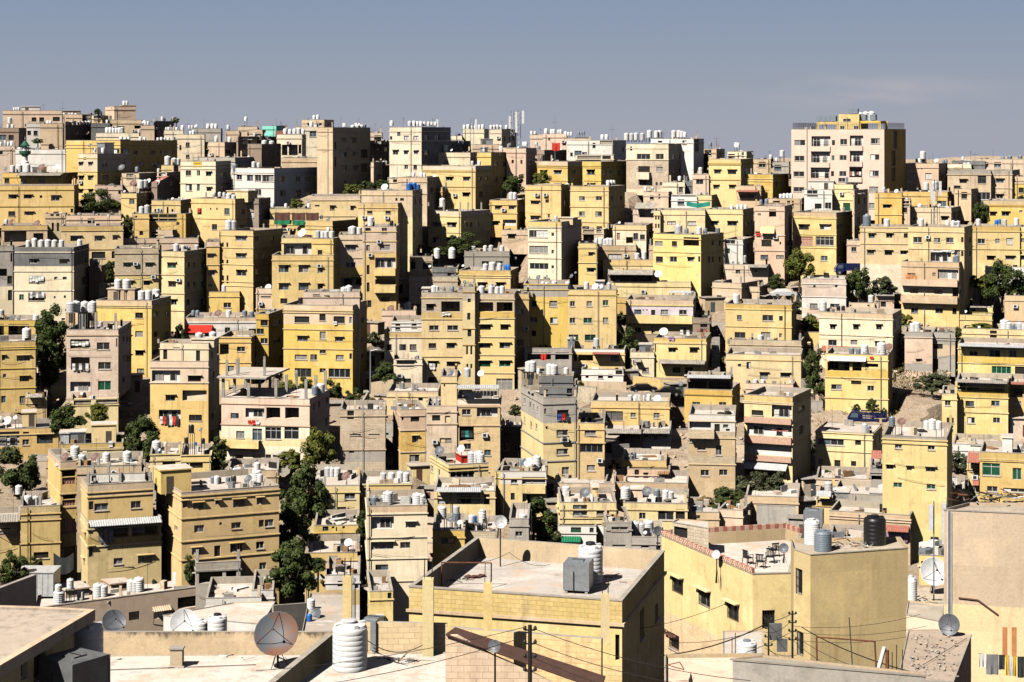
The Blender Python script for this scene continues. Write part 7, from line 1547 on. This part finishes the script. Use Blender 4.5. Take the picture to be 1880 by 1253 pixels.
hang('A2', 360, 864, 452, 918, Ys, 'wood_brown', 'right red-brown screen on the yellow terrace', 'screen', 'screen')
hang('A2', 130, 918, 245, 948, Ys - 1.2, 'green', 'left green cloth hanging below the red-brown screens'); hang('A2', 262, 918, 350, 952, Ys - 1.2, 'green', 'right green cloth hanging below the red-brown screens')
hang('A3', 288, 362, 345, 418, 400, 'red', 'bright red cloth draped on the middle skyline')
hang('A3', 1255, 783, 1425, 815, 365, 'teal', 'teal tarpaulin stretched beside the flat white roof', 'tarpaulin', 'tarpaulin', 1.2)
hang('C4', 678, 935, 795, 968, 242, 'cloth_yellow', 'yellow tarpaulin on the grey flat-roofed house', 'tarpaulin', 'tarpaulin', .1)
hang('B3', 205, 860, 248, 905, 305, 'red', 'red cloth over the grey wall below the ochre block')
hang('D1', 385, 320, 530, 440, 215, 'cloth_dark', 'black tarpaulin hanging over the yard on the left', 'tarpaulin', 'tarpaulin', 2)
# red gable
g_ = HOUSES['brown house under a red gable roof']; b = MB(); a0, a1, a2, a3 = [Vector(g_.P(0, 0, g_.z1)), Vector(g_.P(0, g_.E[0][3], g_.z1)), Vector((g_.pts[2].x - g_.o.x, g_.pts[2].y - g_.o.y, g_.z1 - g_.o.z)), Vector((g_.pts[3].x - g_.o.x, g_.pts[3].y - g_.o.y, g_.z1 - g_.o.z))]
r0, r1 = (a0 + a3) / 2 + Vector((0, 0, 1.2)), (a1 + a2) / 2 + Vector((0, 0, 1.2)); u = Vector((0, 0, .05))
b.face([a0 + u, a1 + u, r1, r0], 'redtile'); b.face([a2 + u, a3 + u, r0, r1], 'redtile'); b.face([a1 + u, a2 + u, r1], 'B'); b.face([a3 + u, a0 + u, r0], 'B'); b.build('gable_roof', g_.root)
# ------------------------------------------------------------------ vehicles
def car(px, py, Y, rz, mat, label):
    P_ = PT(px, py, Y); o = empty('parked_car', P_, uniq(label), 'car', 'cars parked among the houses'); o.rotation_euler.z = rz
    b = MB(); pr = [(-2.1, .35), (-2.15, .75), (-1.9, .92), (-1.45, .98), (-.95, 1.38), (.65, 1.42), (1.3, .98), (2.0, .86), (2.15, .6), (2.1, .35)]
    def ext(pr, w0, w1, m, zt=1.0):
        L_ = [(x, -(w1 if z > zt else w0), z) for x, z in pr]; R_ = [(x, (w1 if z > zt else w0), z) for x, z in pr]; n = len(pr)
        b.face(L_, m); b.face(R_[::-1], m)
        for k in range(n): b.face([R_[k], R_[(k + 1) % n], L_[(k + 1) % n], L_[k]], m)
    ext(pr, .85, .68, mat); b.build('body', o)
    b = MB(); ext([(-1.3, 1.0), (-.9, 1.33), (.6, 1.37), (1.1, 1.0)], .83, .70, 'glass', 1.1); b.build('window', o)
    for sx in (-1.3, 1.35):
        for sy in (-.8, .8): b = MB(); b.rod((sx, sy - .1, .32), (sx, sy + .1, .32), .32, 'tyre', 14); w = b.build('wheel', o); b = MB(); b.rod((sx, sy - .11, .32), (sx, sy + .11, .32), .18, 'galv', 10); b.build('rim', w)
    for sy in (-.6, .6): b = MB(); b.box(2.08, sy - .15, .62, 2.16, sy + .15, .76, 'dish_white'); b.build('headlight', o)
car(*tp('C3', 945, 82), 303, R(5), 'car_black', 'dark car parked behind the yellow parapet house')
car(*tp('C3', 1120, 106), 301, R(178), 'car_black', 'black car parked by the mustard ruin wall')
car(*tp('C2', 590, 250), 292, R(70), 'car_black', 'dark car half hidden below the green shrubs')
car(*tp('B4', 820, 305), 349, R(0), 'car_white', 'pale car above the right trees')
car(*tp('B4', 150, 455), 326, R(10), 'car_white', 'white car left of the stone-topped house')
def truck(px, py, Y, rz, label, s=1.0):
    P_ = PT(px, py, Y); o = empty('truck', P_, uniq(label), 'truck', 'small blue trucks'); o.rotation_euler.z = rz; o.scale = (s,) * 3
    b = MB(); pr = [(-2.5, .5), (-2.55, 1.15), (-2.05, 1.95), (-1.0, 2.0), (-1.0, .5)]; n = len(pr)
    L_ = [(x, -.9, z) for x, z in pr]; R_ = [(x, .9, z) for x, z in pr]; b.face(L_[::-1], 'navy'); b.face(R_, 'navy')
    for k in range(n): b.face([L_[k], L_[(k + 1) % n], R_[(k + 1) % n], R_[k]], 'navy')
    cab = b.build('cab', o); b = MB(); b.face([(-2.5, -.78, 1.25), (-2.5, .78, 1.25), (-2.12, .72, 1.88), (-2.12, -.72, 1.88)][::-1], 'glass_blue')
    for sy in (-.91, .91): b.face([(-2.2, sy, 1.2), (-1.15, sy, 1.2), (-1.15, sy, 1.8), (-1.95, sy, 1.8)], 'glass_blue')
    b.build('window', cab)
    b = MB(); b.box(-.9, -.95, .75, 2.6, .95, .88, 'navy')
    for sy in (-.95, .93):
        for k in range(4): b.box(-.9, sy, .95 + k * .28, 2.6, sy + .03, 1.12 + k * .28, 'navy')
        for k in range(6): x = -.88 + k * .68; b.box(x, sy - .03, .85, x + .07, sy + .05, 2.0, 'navy')
    for k in range(4): b.box(2.57, -.95, .95 + k * .28, 2.6, .95, 1.12 + k * .28, 'navy')
    b.build('stake_bed', o)
    for sx in (-1.8, 1.6):
        for sy in (-.85, .85): b = MB(); b.rod((sx, sy - .12, .4), (sx, sy + .12, .4), .4, 'tyre', 14); w = b.build('wheel', o); b = MB(); b.rod((sx, sy - .13, .4), (sx, sy + .13, .4), .2, 'galv', 10); b.build('rim', w)
    for sy in (-.6, .6): b = MB(); b.box(-2.6, sy - .15, .75, -2.52, sy + .15, .95, 'dish_white'); b.build('headlight', o)
truck(*tp('C4', 752, 322), 291, R(-14), 'dark blue stake truck parked on the sloping lane', 1.12)
truck(*tp('B4', 620, 292), 347, R(0), 'blue truck mostly hidden behind the right tree')
H("C1|1592 2226 2370|130|560|P|unfinished apartment house with bare concrete upper floor|s=P:130:326 s=y:420:475 s=c:326:420 s=c:475:760 w=250:1688:60x42 o=1765,195,1900,262:w l=1785,280,1870,312:red+red+cloth_white w=385:1728:60x52 w=385:1850:70x88:b o=1915,190,2015,270:dn o=2050,190,2150,270:dn w=375:1965:115x88:bW w=375:2097:102x88:bW m=326 p=1622,420,1875,476:y w=550:1720,1850:60x40 w=548:1930:40x40|D=11 ph=.05")
U = HOUSES['unfinished apartment house with bare concrete upper floor']
b = MB(); ip = inset(U.pts, .2); zt = U.z1
L3 = lambda p, z: (p.x - U.o.x, p.y - U.o.y, z - U.o.z); A, B_, C_, D_ = ip
for fx in (0, .3, .62, .97):
    for fy in (0, .5, 1): p = A.lerp(B_, fx).lerp(D_.lerp(C_, fx), fy); b.box(*L3(p - Vector((.2, .2)), zt), *L3(p + Vector((.2, .2)), zt + 2.7), 'concrete')
b.build('column', U.root)
b = MB(); op = inset(U.pts, -.5); op = [op[0], op[0].lerp(op[1], .52), op[3].lerp(op[2], .52), op[3]]
for z0, z1 in ((zt + 2.7, zt + 2.95),):
    for k in range(4): n_ = (k + 1) % 4; b.face([L3(op[k], z0), L3(op[n_], z0), L3(op[n_], z1), L3(op[k], z1)], 'concrete')
    b.face([L3(p, z1) for p in op], 'R'); b.face([L3(p, z0) for p in op][::-1], 'concrete')
b.build('floor_slab', U.root)
for fx, fy in ((.03, .05), (.1, .3), (.14, .1), (.46, .1), (.36, .5)):
    p = A.lerp(B_, fx).lerp(D_.lerp(C_, fx), fy); b = MB(); b.box(*L3(p - Vector((.16, .16)), zt + 2.951), *L3(p + Vector((.16, .16)), zt + 5.2), 'concrete'); b.rod(L3(p, zt + 5.2), L3(p, zt + 6), .02, 'rust', 4); b.build('column', U.root)
put_tank(PT(*tp('C2', 465, 100), U.c.y - 1), zt + .1, zt, uniq('white tank on the unfinished apartment house roof'), 1.1)
put_tank(PT(*tp('C2', 425, 130), U.c.y - 2), zt + .1, zt, uniq('grey barrel tank on the unfinished apartment house roof'), .9, 'plastic_grey')
# ------------------------------------------------------------------ trees
def crown_mesh(kind, seed, n, leaf, mat):
    def f():
        r = random.Random(seed); b = MB(); cl = []
        for _ in range(34):
            while True:
                p = Vector((r.uniform(-1, 1), r.uniform(-1, 1), r.uniform(-1, 1)))
                if .25 < p.length < .92: break
            if kind == 'round' and p.z < -.75: p.z *= .5
            cl.append((p, r.uniform(.16, .34)))
        for k in range(n):
            c, s_ = cl[k % len(cl)]; d = Vector((r.gauss(0, 1), r.gauss(0, 1), r.gauss(0, 1))).normalized(); q = c + d * s_ * r.uniform(.55, 1.08)
            nrm = (d + Vector((r.uniform(-.6, .6), r.uniform(-.6, .6), r.uniform(-.3, .8)))).normalized(); u = nrm.orthogonal().normalized(); w = nrm.cross(u); a = r.uniform(0, 6.28)
            e1 = (u * math.cos(a) + w * math.sin(a)) * leaf * r.uniform(.6, 1.3); e2 = (w * math.cos(a) - u * math.sin(a)) * leaf * r.uniform(.35, .75)
            b.face([q - e1, q + e2, q + e1, q - e2], mat)
        return b.mesh('crown')
    return cached(('crown', kind, seed, n, leaf, mat), f)
def tree(tile, cx, top, bot, w, yb, label, mat='leaf', cat='tree', name='tree', gap=0.0, Y=None, group='trees between the houses'):
    a, t = tp(tile, cx, top); _, bt = tp(tile, cx, bot); Y = Y or Yof(tp(tile, 0, yb)[1]); zt, zb = PT(a, t, Y).z, PT(a, bt, Y).z; g = min(Zof(Y), zb - .3); c = PT(a, t, Y)
    o = empty(name, Vector((c.x, Y, g)), uniq(label), cat, group); rw = w * 1.12 / 2 / ZF / F * Y; h = zt - zb
    big = rw > 3.2; ns = max(1, round(h / (2 * rw) * 1.1)) if h > 2.6 * rw else 1
    b = MB(); b.rod((0, 0, 0), (.1, 0, (zb - g) + h * .25), .16 + rw * .03, 'bark', 7, .12)
    for k in range(6):
        an = k * 1.05 + w; b.rod((.1, 0, (zb - g) + h * (.1 + .03 * k)), (rw * .6 * math.cos(an), rw * .6 * math.sin(an), (zb - g) + h * (.45 + .08 * (k % 3))), .08, 'bark', 5, .03)
    b.build('trunk', o)
    for k in range(ns):
        me = crown_mesh('round', (int(w) + k) % 3, 7500 if big else 4200, .06 if big else .085, mat)
        cr = link('crown', me, o, (rnd.uniform(-.1, .1) * rw * (ns > 1), 0, zb - g + h * (k + .5) / ns), rnd.random() * 6); f_ = 1.0 if ns == 1 else rnd.uniform(1.0, 1.2)
        cr.scale = (rw * f_, min(rw, 3.5) * f_, h / ns / 2 * (1.0 if ns == 1 else 1.45))
for a in [
 ('A1', 715, 700, 880, 290, 850, 'broad dark tree above the pink terrace wall'),
 ('A1', 705, 118, 165, 54, 300, 'small bush-like tree on the left skyline'), ('A1', 1265, 180, 225, 50, 300, 'little skyline tree beside dark tank'),
 ('A1', 270, 328, 370, 70, 430, 'small shrub-like tree by narrow white house'), ('A1', 915, 900, 1040, 70, 1150, 'dark tree in the gap right of terrace wall'),
 ('A2', 690, 655, 740, 130, 720, 'bushy tree behind the pale-yellow house parapet'), ('A2', 800, 638, 720, 150, 690, 'wide tree left of the tall white block'), ('A2', 900, 630, 700, 120, 690, 'dark tree touching the tall white block foot'),
 ('A2', 290, 760, 835, 100, 850, 'thin pale tree behind red-brown screens'), ('A2', 1495, 1010, 1160, 230, 1170, 'round green tree below the teal window house'), ('A2', 1200, 1100, 1180, 170, 1190, 'low spreading tree under the huge blank flank'), ('A2', 1330, 1110, 1180, 150, 1195, 'low shrubby tree between blank flank and round tree'),
 ('A3', 20, 585, 740, 160, 800, 'dark green tree left of long yellow house'), ('A3', 215, 560, 680, 115, 760, 'lighter tree at corner of long yellow house'), ('A3', 1390, 440, 560, 60, 540, 'dark tree right of the stone house'),
 ('A4', 1570, 780, 920, 100, 930, 'dark tree beside right-edge yellow house'), ('A4', 1860, 740, 780, 60, 800, 'small tree at the upper right edge'),
 ('B1', 790, 200, 330, 50, 500, 'creeper-like tree beside grey-topped house'), ('B1', 375, 560, 960, 190, 950, 'dark tall tree left of pink stone block'), ('B1', 330, 780, 1120, 150, 1050, 'dark tree in the alley by left yellow house'), ('B1', 1285, 650, 780, 90, 900, 'small dark tree by the ochre house foot'),
 ('B2', 945, 920, 1075, 180, 1120, 'dark round tree in the alley by the street lamp', ), ('B2', 545, 1050, 1190, 140, 1170, 'bush under the big yellow house'), ('B2', 350, 1030, 1180, 140, 1170, 'dark shrub-like tree below yellow house corner'), ('B2', 230, 1050, 1180, 130, 1170, 'light-leaved shrub tree by the concrete frame'), ('B2', 700, 1110, 1220, 110, 1200, 'lower round bush right of big yellow house'), ('B2', 820, 1180, 1270, 120, 1260, 'olive bush in the alley bottom'),
 ('B3', 820, 680, 900, 170, 880, 'dark fig-like tree between two yellow houses'), ('B3', 490, 1060, 1145, 95, 1150, 'bush beside the dark grey rooftop room'),
 ('B4', 265, 100, 330, 190, 420, 'reddish-green tree left of the stone-topped house'), ('B4', 97, 290, 405, 120, 440, 'round bush by striped planks'), ('B4', 690, 235, 485, 190, 520, 'tall dark tree right of the stone-topped house'), ('B4', 870, 310, 445, 180, 450, 'olive tree beside the stacked-balcony house'),
 ('B4', 1720, 200, 500, 330, 560, 'large spreading tree on the right hillside'), ('B4', 1850, 270, 480, 200, 540, 'tree at the right edge above salmon wall'), ('B4', 1570, 290, 400, 160, 520, 'yellowish tree left of the large spreading tree'),
 ('B4', 1215, 1005, 1140, 240, 1200, 'lone tree with flat crown on the bare slope'), ('B4', 370, 850, 1140, 120, 1200, 'dark climbing tree in the gap beside the black-topped house'), ('B4', 1405, 680, 940, 50, 960, 'ivy-like tree on the grey wall end'), ('B4', 1560, 640, 690, 180, 720, 'leafy bush over the yellow upper wall'),
 ('C1', 480, 170, 370, 260, 520, 'dark leafy tree below the pink stone block'), ('C1', 700, 160, 300, 150, 420, 'lighter tree before the pink block balustrade'), ('C1', 1000, 260, 600, 300, 560, 'dark tall tree between stair hut and terrace house'), ('C1', 130, 490, 820, 290, 800, 'large dark tree left of the lattice stair tower'), ('C1', 1570, 430, 640, 130, 700, 'dark tree by the balcony house corner'),
 ('C2', 450, 330, 620, 220, 660, 'yellow-green tree top beside the pale apartment'), ('C2', 250, 500, 640, 180, 700, 'mid-green tree left of yellow-green crown'), ('C2', 330, 600, 1050, 330, 1040, 'huge dark tree filling the middle gap'), ('C2', 240, 950, 1350, 260, 1300, 'lower dark tree beside the large ochre house'), ('C2', 765, 960, 1240, 90, 1250, 'slim vine-green tree left of cream house'), ('C2', 480, 130, 320, 80, 400, 'dark shrub behind the pale apartment'),
 ('D2', 260, 240, 660, 330, 680, 'large leafy tree above the stone yard wall'), ('D2', 440, 360, 470, 120, 560, 'thin leafy tree before the teal window'),
 ('C3', 150, 850, 1140, 300, 1120, 'dark cypress-like round tree behind the block building'), ('C3', 875, 345, 435, 105, 450, 'green bush under the grey sheet roof'), ('C3', 730, 580, 655, 80, 680, 'pale bush in the ruined yard'), ('C3', 1540, 765, 945, 270, 960, 'rounded green tree left of retaining wall'), ('C3', 1380, 830, 920, 130, 960, 'brownish bush left of the rounded green tree'), ('C3', 1730, 660, 830, 230, 850, 'palm-like shrubs over the retaining wall, left'), ('C3', 1880, 650, 820, 190, 850, 'palm-like shrubs over the retaining wall, right'),
 ('C4', 790, 130, 225, 90, 290, 'small dark cypress bush above the truck'), ('C4', 672, 165, 215, 60, 260, 'low dark bush left of the cypress bush'), ('C4', 870, 195, 250, 50, 280, 'little bush right of the cypress bush'), ('C4', 450, 640, 672, 90, 690, 'low green weeds before the plank door house'), ('C4', 600, 640, 670, 80, 690, 'dry weeds beside the plank door'),
 ('D1', 90, 310, 560, 190, 700, 'dark rounded tree behind the left shaded wall'), ('D1', 250, 350, 450, 110, 560, 'sparse tree by the black tarpaulin'), ('D1', 1360, 340, 520, 80, 600, 'dark shrub in the alley by the ochre house'), ('D3', 320, 170, 240, 80, 300, 'small bush left of the green canopy'),
]:
    lb = a[6]; mt = 'leaf_light' if any(k in lb for k in ('yellow-green', 'lighter', 'yellowish', 'mid-green', 'reddish', 'light-leaved', 'pale', 'leafy bush', 'fast')) else 'leaf_dry' if any(k in lb for k in ('brownish', 'dry')) else 'leaf_olive' if any(k in lb for k in ('olive', 'palm', 'flat crown')) else 'leaf'
    tree(*a, mat=mt, cat='bush' if ('bush' in lb or 'shrub' in lb or 'weeds' in lb) and 'tree' not in lb else 'tree', name='bush' if ('bush' in lb or 'shrub' in lb or 'weeds' in lb) and 'tree' not in lb else 'tree')
# street lamp
P = PT(680, 722, 300); o = empty('street_lamp', P, uniq('tall grey street lamp in the dark alley'), 'street lamp'); b = MB(); b.rod((0, 0, 0), (0, 0, 6.6), .12, 'galv', 8, .07); b.build('post', o); b = MB(); b.rod((0, 0, 6.5), (1.2, -.3, 6.8), .05, 'galv', 5); b.build('arm', o); b = MB(); b.box(1.1, -.45, 6.74, 1.7, -.2, 6.86, 'galv'); b.build('lamp_head', o)
P = PT(10, 402, 375); o = empty('street_lamp', P, uniq('street lamp at the far left edge'), 'street lamp'); b = MB(); b.rod((0, 0, 0), (0, 0, 6), .14, 'iron', 8, .09); b.build('post', o); b = MB(); b.rod((0, 0, 5.9), (.9, -.2, 6.2), .06, 'iron', 5); b.box(.8, -.35, 6.12, 1.3, -.1, 6.24, 'iron'); b.build('lamp_head', o)
# yard and retaining walls in the slope
for a, b_, Y0, Y1, h, m, lb in [
 ((1111, 812), (1232, 812), 282, 283, 7, 'k', 'long rough stone wall below the white cottage'), ((1395, 906), (1455, 908), 254, 255, 8, 'b', 'rough retaining wall under palm-like shrubs'), ((1460, 860), (1462, 940), 262, 250, 8, 'b', 'grey wall edging the narrow stepped path'),
 ((1050, 905), (1140, 893), 259, 262, 5, 'P', 'broken pink yard wall above the two-window house'), ((680, 703), (722, 697), 304, 304, 4, 'b', 'low alley wall beside the street lamp'), ((609, 736), (652, 737), 300, 300, 3, 'b', 'low block wall behind the block-wall house'), ((668, 735), (678, 718), 298, 303, 3, 'p', 'leaning bit of wall left of street lamp'),
 ((628, 862), (706, 862), 270, 270, 4, 'P', 'pink stone plinth wall under block-wall house'), ((1058, 700), (1150, 702), 306, 306, 4, 'b', 'old stone wall below the low yellow house'), ((1162, 690), (1250, 702), 306, 304, 6, 'o', 'mustard painted wall with faded lettering'), ((1640, 690), (1650, 640), 312, 330, 4, 'p', 'edge wall climbing the bare slope'), ((1497, 873), (1597, 880), 262, 260, 4, 'P', 'pink brick wall below the plank door house'),
]:
    wall_between(PT(*a, Y0), PT(*b_, Y1), h, m, lb, .3)
# stairs in the alley
for k_, (tile, x, y0, y1, w, lb) in enumerate((('B3', 1465, 740, 990, 60, 'long stairway climbing between yellow houses'), ('C4', 318, 860, 975, 55, 'short stone stairway by the retaining wall'))):
    a, b0 = tp(tile, x, y0); _, b1 = tp(tile, x, y1); Y0, Y1 = Yof(b1), Yof(b0); n = 22; A = PT(a, b1, Y0); B = PT(a, b0, Y1); wd = w / ZF / F * Y0; b = MB()
    for j in range(n):
        p = A.lerp(B, j / n) - A; q = A.lerp(B, (j + 1) / n) - A; b.box(p.x - wd / 2, p.y, p.z - 2, p.x + wd / 2, q.y, q.z, 'concrete')
    tag(b.build('stairway', None, A), uniq(lb), 'stairway')
# ------------------------------------------------------------------ the ground: one terraced sheet reaching the horizon
def inpoly(x, y, pts, m):
    n = len(pts)
    for k in range(n):
        a, b = pts[k], pts[(k + 1) % n]; ex, ey = b[0] - a[0], b[1] - a[1]; L = math.hypot(ex, ey)
        if (ey * (x - a[0]) - ex * (y - a[1])) / L > m: return False
    return True
xs = [-3000, -1200, -500, -250] + [-150 + 1.8 * k for k in range(int(300 / 1.8))] + [160, 300, 600, 1400, 3000]
ys = [-200, 20, 60, 90, 120, 150, 175] + [190 + 1.8 * k for k in range(int(270 / 1.8))] + [470, 520, 600, 900, 1600, 3000, 6000]
nz_ = random.Random(5); ph = [(nz_.uniform(.02, .2), nz_.uniform(.02, .2), nz_.uniform(0, 6), nz_.uniform(.1, .5)) for _ in range(10)]
BB = [(min(p[0] for p in q), max(p[0] for p in q), min(p[1] for p in q), max(p[1] for p in q), q, z) for q, z in ((([(p.x, p.y) for p in f[0]]), f[1]) for f in FOOT)]
V = []
for y in ys:
    for x in xs:
        z = Zof(max(y, 0)) - .4
        if 185 < y < 470: z += sum(a * math.sin(kx * x + ky * y + f) for kx, ky, f, a in ph) * .6 + nz_.uniform(-.12, .12)
        for x0, x1, y0, y1, q, zz_ in BB:
            if x0 - 1.9 < x < x1 + 1.9 and y0 - 1.9 < y < y1 + 1.9 and inpoly(x, y, q, 1.9): z = min(z, zz_)
        V.append((x, y, z))
nx = len(xs); Fc = [(j * nx + i, j * nx + i + 1, (j + 1) * nx + i + 1, (j + 1) * nx + i) for j in range(len(ys) - 1) for i in range(nx - 1)]
me = bpy.data.meshes.new('ground'); me.from_pydata(V, [], Fc); me.materials.append(MATS['earth']); me.update()
tag(link('ground', me), kind='structure')
# scattered stones and rubble lying on the open slope
b = MB(); r = random.Random(9)
for _ in range(2600):
    a, c = r.uniform(-60, 1940), r.uniform(560, 1090)
    Y = Yof(c); x = (a - 940) / F * Y; z = Zof(Y) - .4
    s_ = r.uniform(.08, .35); M = Matrix.Translation((x, Y, z + s_ * .2)) @ Matrix.Rotation(r.random() * 6, 4, 'Z') @ Matrix.Rotation(r.random(), 4, 'X'); b.box(-s_, -s_ * .8, -s_ * .5, s_, s_ * .7, s_ * .6, r.choice(['R', 'k', 'earth', 'concrete', 'b']), M)
tag(b.build('rubble', None), uniq('loose stones and rubble strewn over the slope'), 'rubble', kind='stuff')
# dry grass on the bare slope at the right
b = MB()
for _ in range(5000):
    a, c = r.uniform(1610, 1745), r.uniform(640, 800)
    if r.random() < .3: a, c = r.uniform(1500, 1620), r.uniform(740, 880)
    Y = Yof(c); x = (a - 940) / F * Y; z = Zof(Y) - .4; h = r.uniform(.12, .4); w = r.uniform(.05, .12); dx_, dy_ = r.uniform(-.2, .2), r.uniform(-.2, .2)
    b.face([(x - w, Y, z), (x + w, Y, z), (x + dx_, Y + dy_, z + h)], r.choice(['leaf_dry', 'leaf_dry', 'leaf_olive']))
tag(b.build('dry_grass', None), uniq('orange-brown dry grass on the bare right slope'), 'grass', kind='stuff')

# small yard walls, sheds and shrubs wherever the view still meets bare ground between the houses
bpy.context.view_layer.update(); dg = bpy.context.evaluated_depsgraph_get(); eye = Vector((0, 0, CZ)); r = random.Random(21); done = []; used_ = set(); CN = {'b': 'tan', 'k': 'block', 'p': 'pinkish', 'g': 'grey', 'y': 'yellow', 'U': 'stone'}
HL = [h for h in HOUSES.values()]; nn_ = 0
for py in range(540, 1085, 11):
    for px in range(6, 1880, 13):
        if 1500 < px < 1750 and 630 < py < 880: continue
        if nn_ > 110: break
        x_, y_ = px + r.uniform(-5, 5), py + r.uniform(-4, 4)
        if any(abs(x_ - a) < 20 and abs(y_ - c) < 12 for a, c in done): continue
        d = Vector(((x_ - 940) / F, 1, -(y_ - HY) / F)).normalized(); hit = SC.ray_cast(dg, eye, d)
        if not hit[0] or not hit[4].name.startswith('ground'): continue
        P_ = hit[1]; h_ = min(HL, key=lambda q: (q.c - Vector((P_.x, P_.y))).length); ds = h_.desc
        if len(ds.split()) > 9 or ds in used_: continue
        used_.add(ds); done.append((x_, y_)); nn_ += 1; kd = r.choice(['wall', 'shed', 'wall', 'shed', 'bush']); m = r.choice('bkpgybU'); an = r.uniform(-.5, .5)
        z = P_.z - .8
        if kd == 'wall':
            w, h = r.uniform(2.5, 5.5), r.uniform(1.2, 2.3) + .8; b = MB(); b.box(-w / 2, -.14, 0, w / 2, .14, h, m); b.box(-w / 2, -.17, h, w / 2, .17, h + .06, 'U'); tag(b.build('wall', None, (P_.x, P_.y, z), an), uniq(f"low {CN[m]} yard wall near the {ds}"), 'wall', 'small yard walls on the slope')
        elif kd == 'shed':
            w, dp, h = r.uniform(2.2, 4.2), r.uniform(2, 3), r.uniform(1.9, 2.6) + .8; o = empty('shed', (P_.x, P_.y + .8, z), uniq(f"small {CN[m]} shed near the {ds}"), 'shed', 'small sheds on the slope'); o.rotation_euler.z = an
            b = MB(); b.box(-w / 2, -dp / 2, 0, w / 2, dp / 2, h, m); b.build('wall', o)
            b = MB(); b.box(-w / 2 - .2, -dp / 2 - .25, h, w / 2 + .2, dp / 2 + .1, h + .1, r.choice(['sheet_dirty', 'concrete', 'R', 'V'])); b.build('roof', o)
            b = MB(); x0 = r.uniform(-w / 3, w / 6); b.box(x0, -dp / 2 - .03, .8, x0 + .8, -dp / 2 - .003, 2.5, r.choice(['wood_brown', 'frame_dark', 'black', 'glass_blue'])); b.build('door', o)
        else:
            o = empty('bush', (P_.x, P_.y, z + .6), uniq(f"small green bush near the {ds}"), 'bush', 'small bushes on the slope'); sz = r.uniform(.9, 1.9)
            b = MB(); b.rod((0, 0, 0), (0, 0, sz), .08, 'bark', 5, .04); b.build('trunk', o); c_ = link('crown', crown_mesh('round', nn_ % 3, 1400, .13, r.choice(['leaf', 'leaf_light', 'leaf_olive'])), o, (0, 0, sz * .9), r.random() * 6); c_.scale = (sz, sz, sz * .85)
print('infill', nn_)
# ------------------------------------------------------------------ rooftop tanks: only those the view shows, the 295 that show largest as objects
bpy.context.view_layer.update(); dg = bpy.context.evaluated_depsgraph_get(); eye = Vector((0, 0, CZ))
def seen(P_, z, s_):
    for dz in (1.35, .9, .4):
        for dx_ in (0, -.35, .35):
            t_ = Vector((P_.x + dx_ * s_, P_.y - .45 * s_, z + dz * s_)); d = t_ - eye; L = d.length
            ok = SC.ray_cast(dg, eye, d / L, distance=L - .1)
            if not ok[0]: return True
    return False
vis = [t for t in TANKS if -30 < 940 + t[0].x / t[0].y * F < 1910 and seen(t[0], t[1], t[4])]
print('tanks', len(TANKS), 'seen', len(vis))
byh = {}
for t in vis:
    if t[7]: byh.setdefault(t[7], []).append(t)
WD = {'plastic': 'white', 'plastic_lid': 'white', 'plastic_grey': 'grey', 'plastic_black': 'black', 'plastic_blue': 'blue'}
for d, L in byh.items():
    L.sort(key=lambda t: t[8])
    for k, t in enumerate(L):
        n = len(d.split())
        t[3] = uniq(f"only {WD[t[5]]} tank on the {d}" if len(L) == 1 else f"{ORD[k]} {WD[t[5]]} tank from left on the {d}" if len({q[5] for q in L}) == 1 else f"{ORD[k]} tank from left, {WD[t[5]]}, on the {d}")
vis.sort(key=lambda t: -t[4] / t[0].y); NBIG = 262
for t in vis[:NBIG]: real_tank(t[0], t[1], t[2], t[3], t[4], t[5], True, t[6], t[10], t[11])
b = MB(); tm = tank_meshes()[0]
for t in vis[NBIG:]:
    s_ = t[4]; pr = [(0, 0), (.53, 0), (.55, .5), (.55, 1.2), (.46, 1.34), (.2, 1.4), (.2, 1.48), (0, 1.49)]
    b.lathe([(r_ * s_, z_ * s_) for r_, z_ in pr], t[5], 12, Matrix.Translation((t[0].x, t[0].y, t[1])))
    if t[1] - t[2] > .12:
        for sx in (-.4, .4): b.rod((t[0].x + sx * s_, t[0].y, t[2]), (t[0].x + sx * s_, t[0].y, t[1]), .04, 'iron', 4)
if b.f: tag(b.build('small_tanks', None, (0, 0, 0), 0, True), uniq('many small far-off water tanks across the upper rooftops'), 'water tanks', kind='stuff')
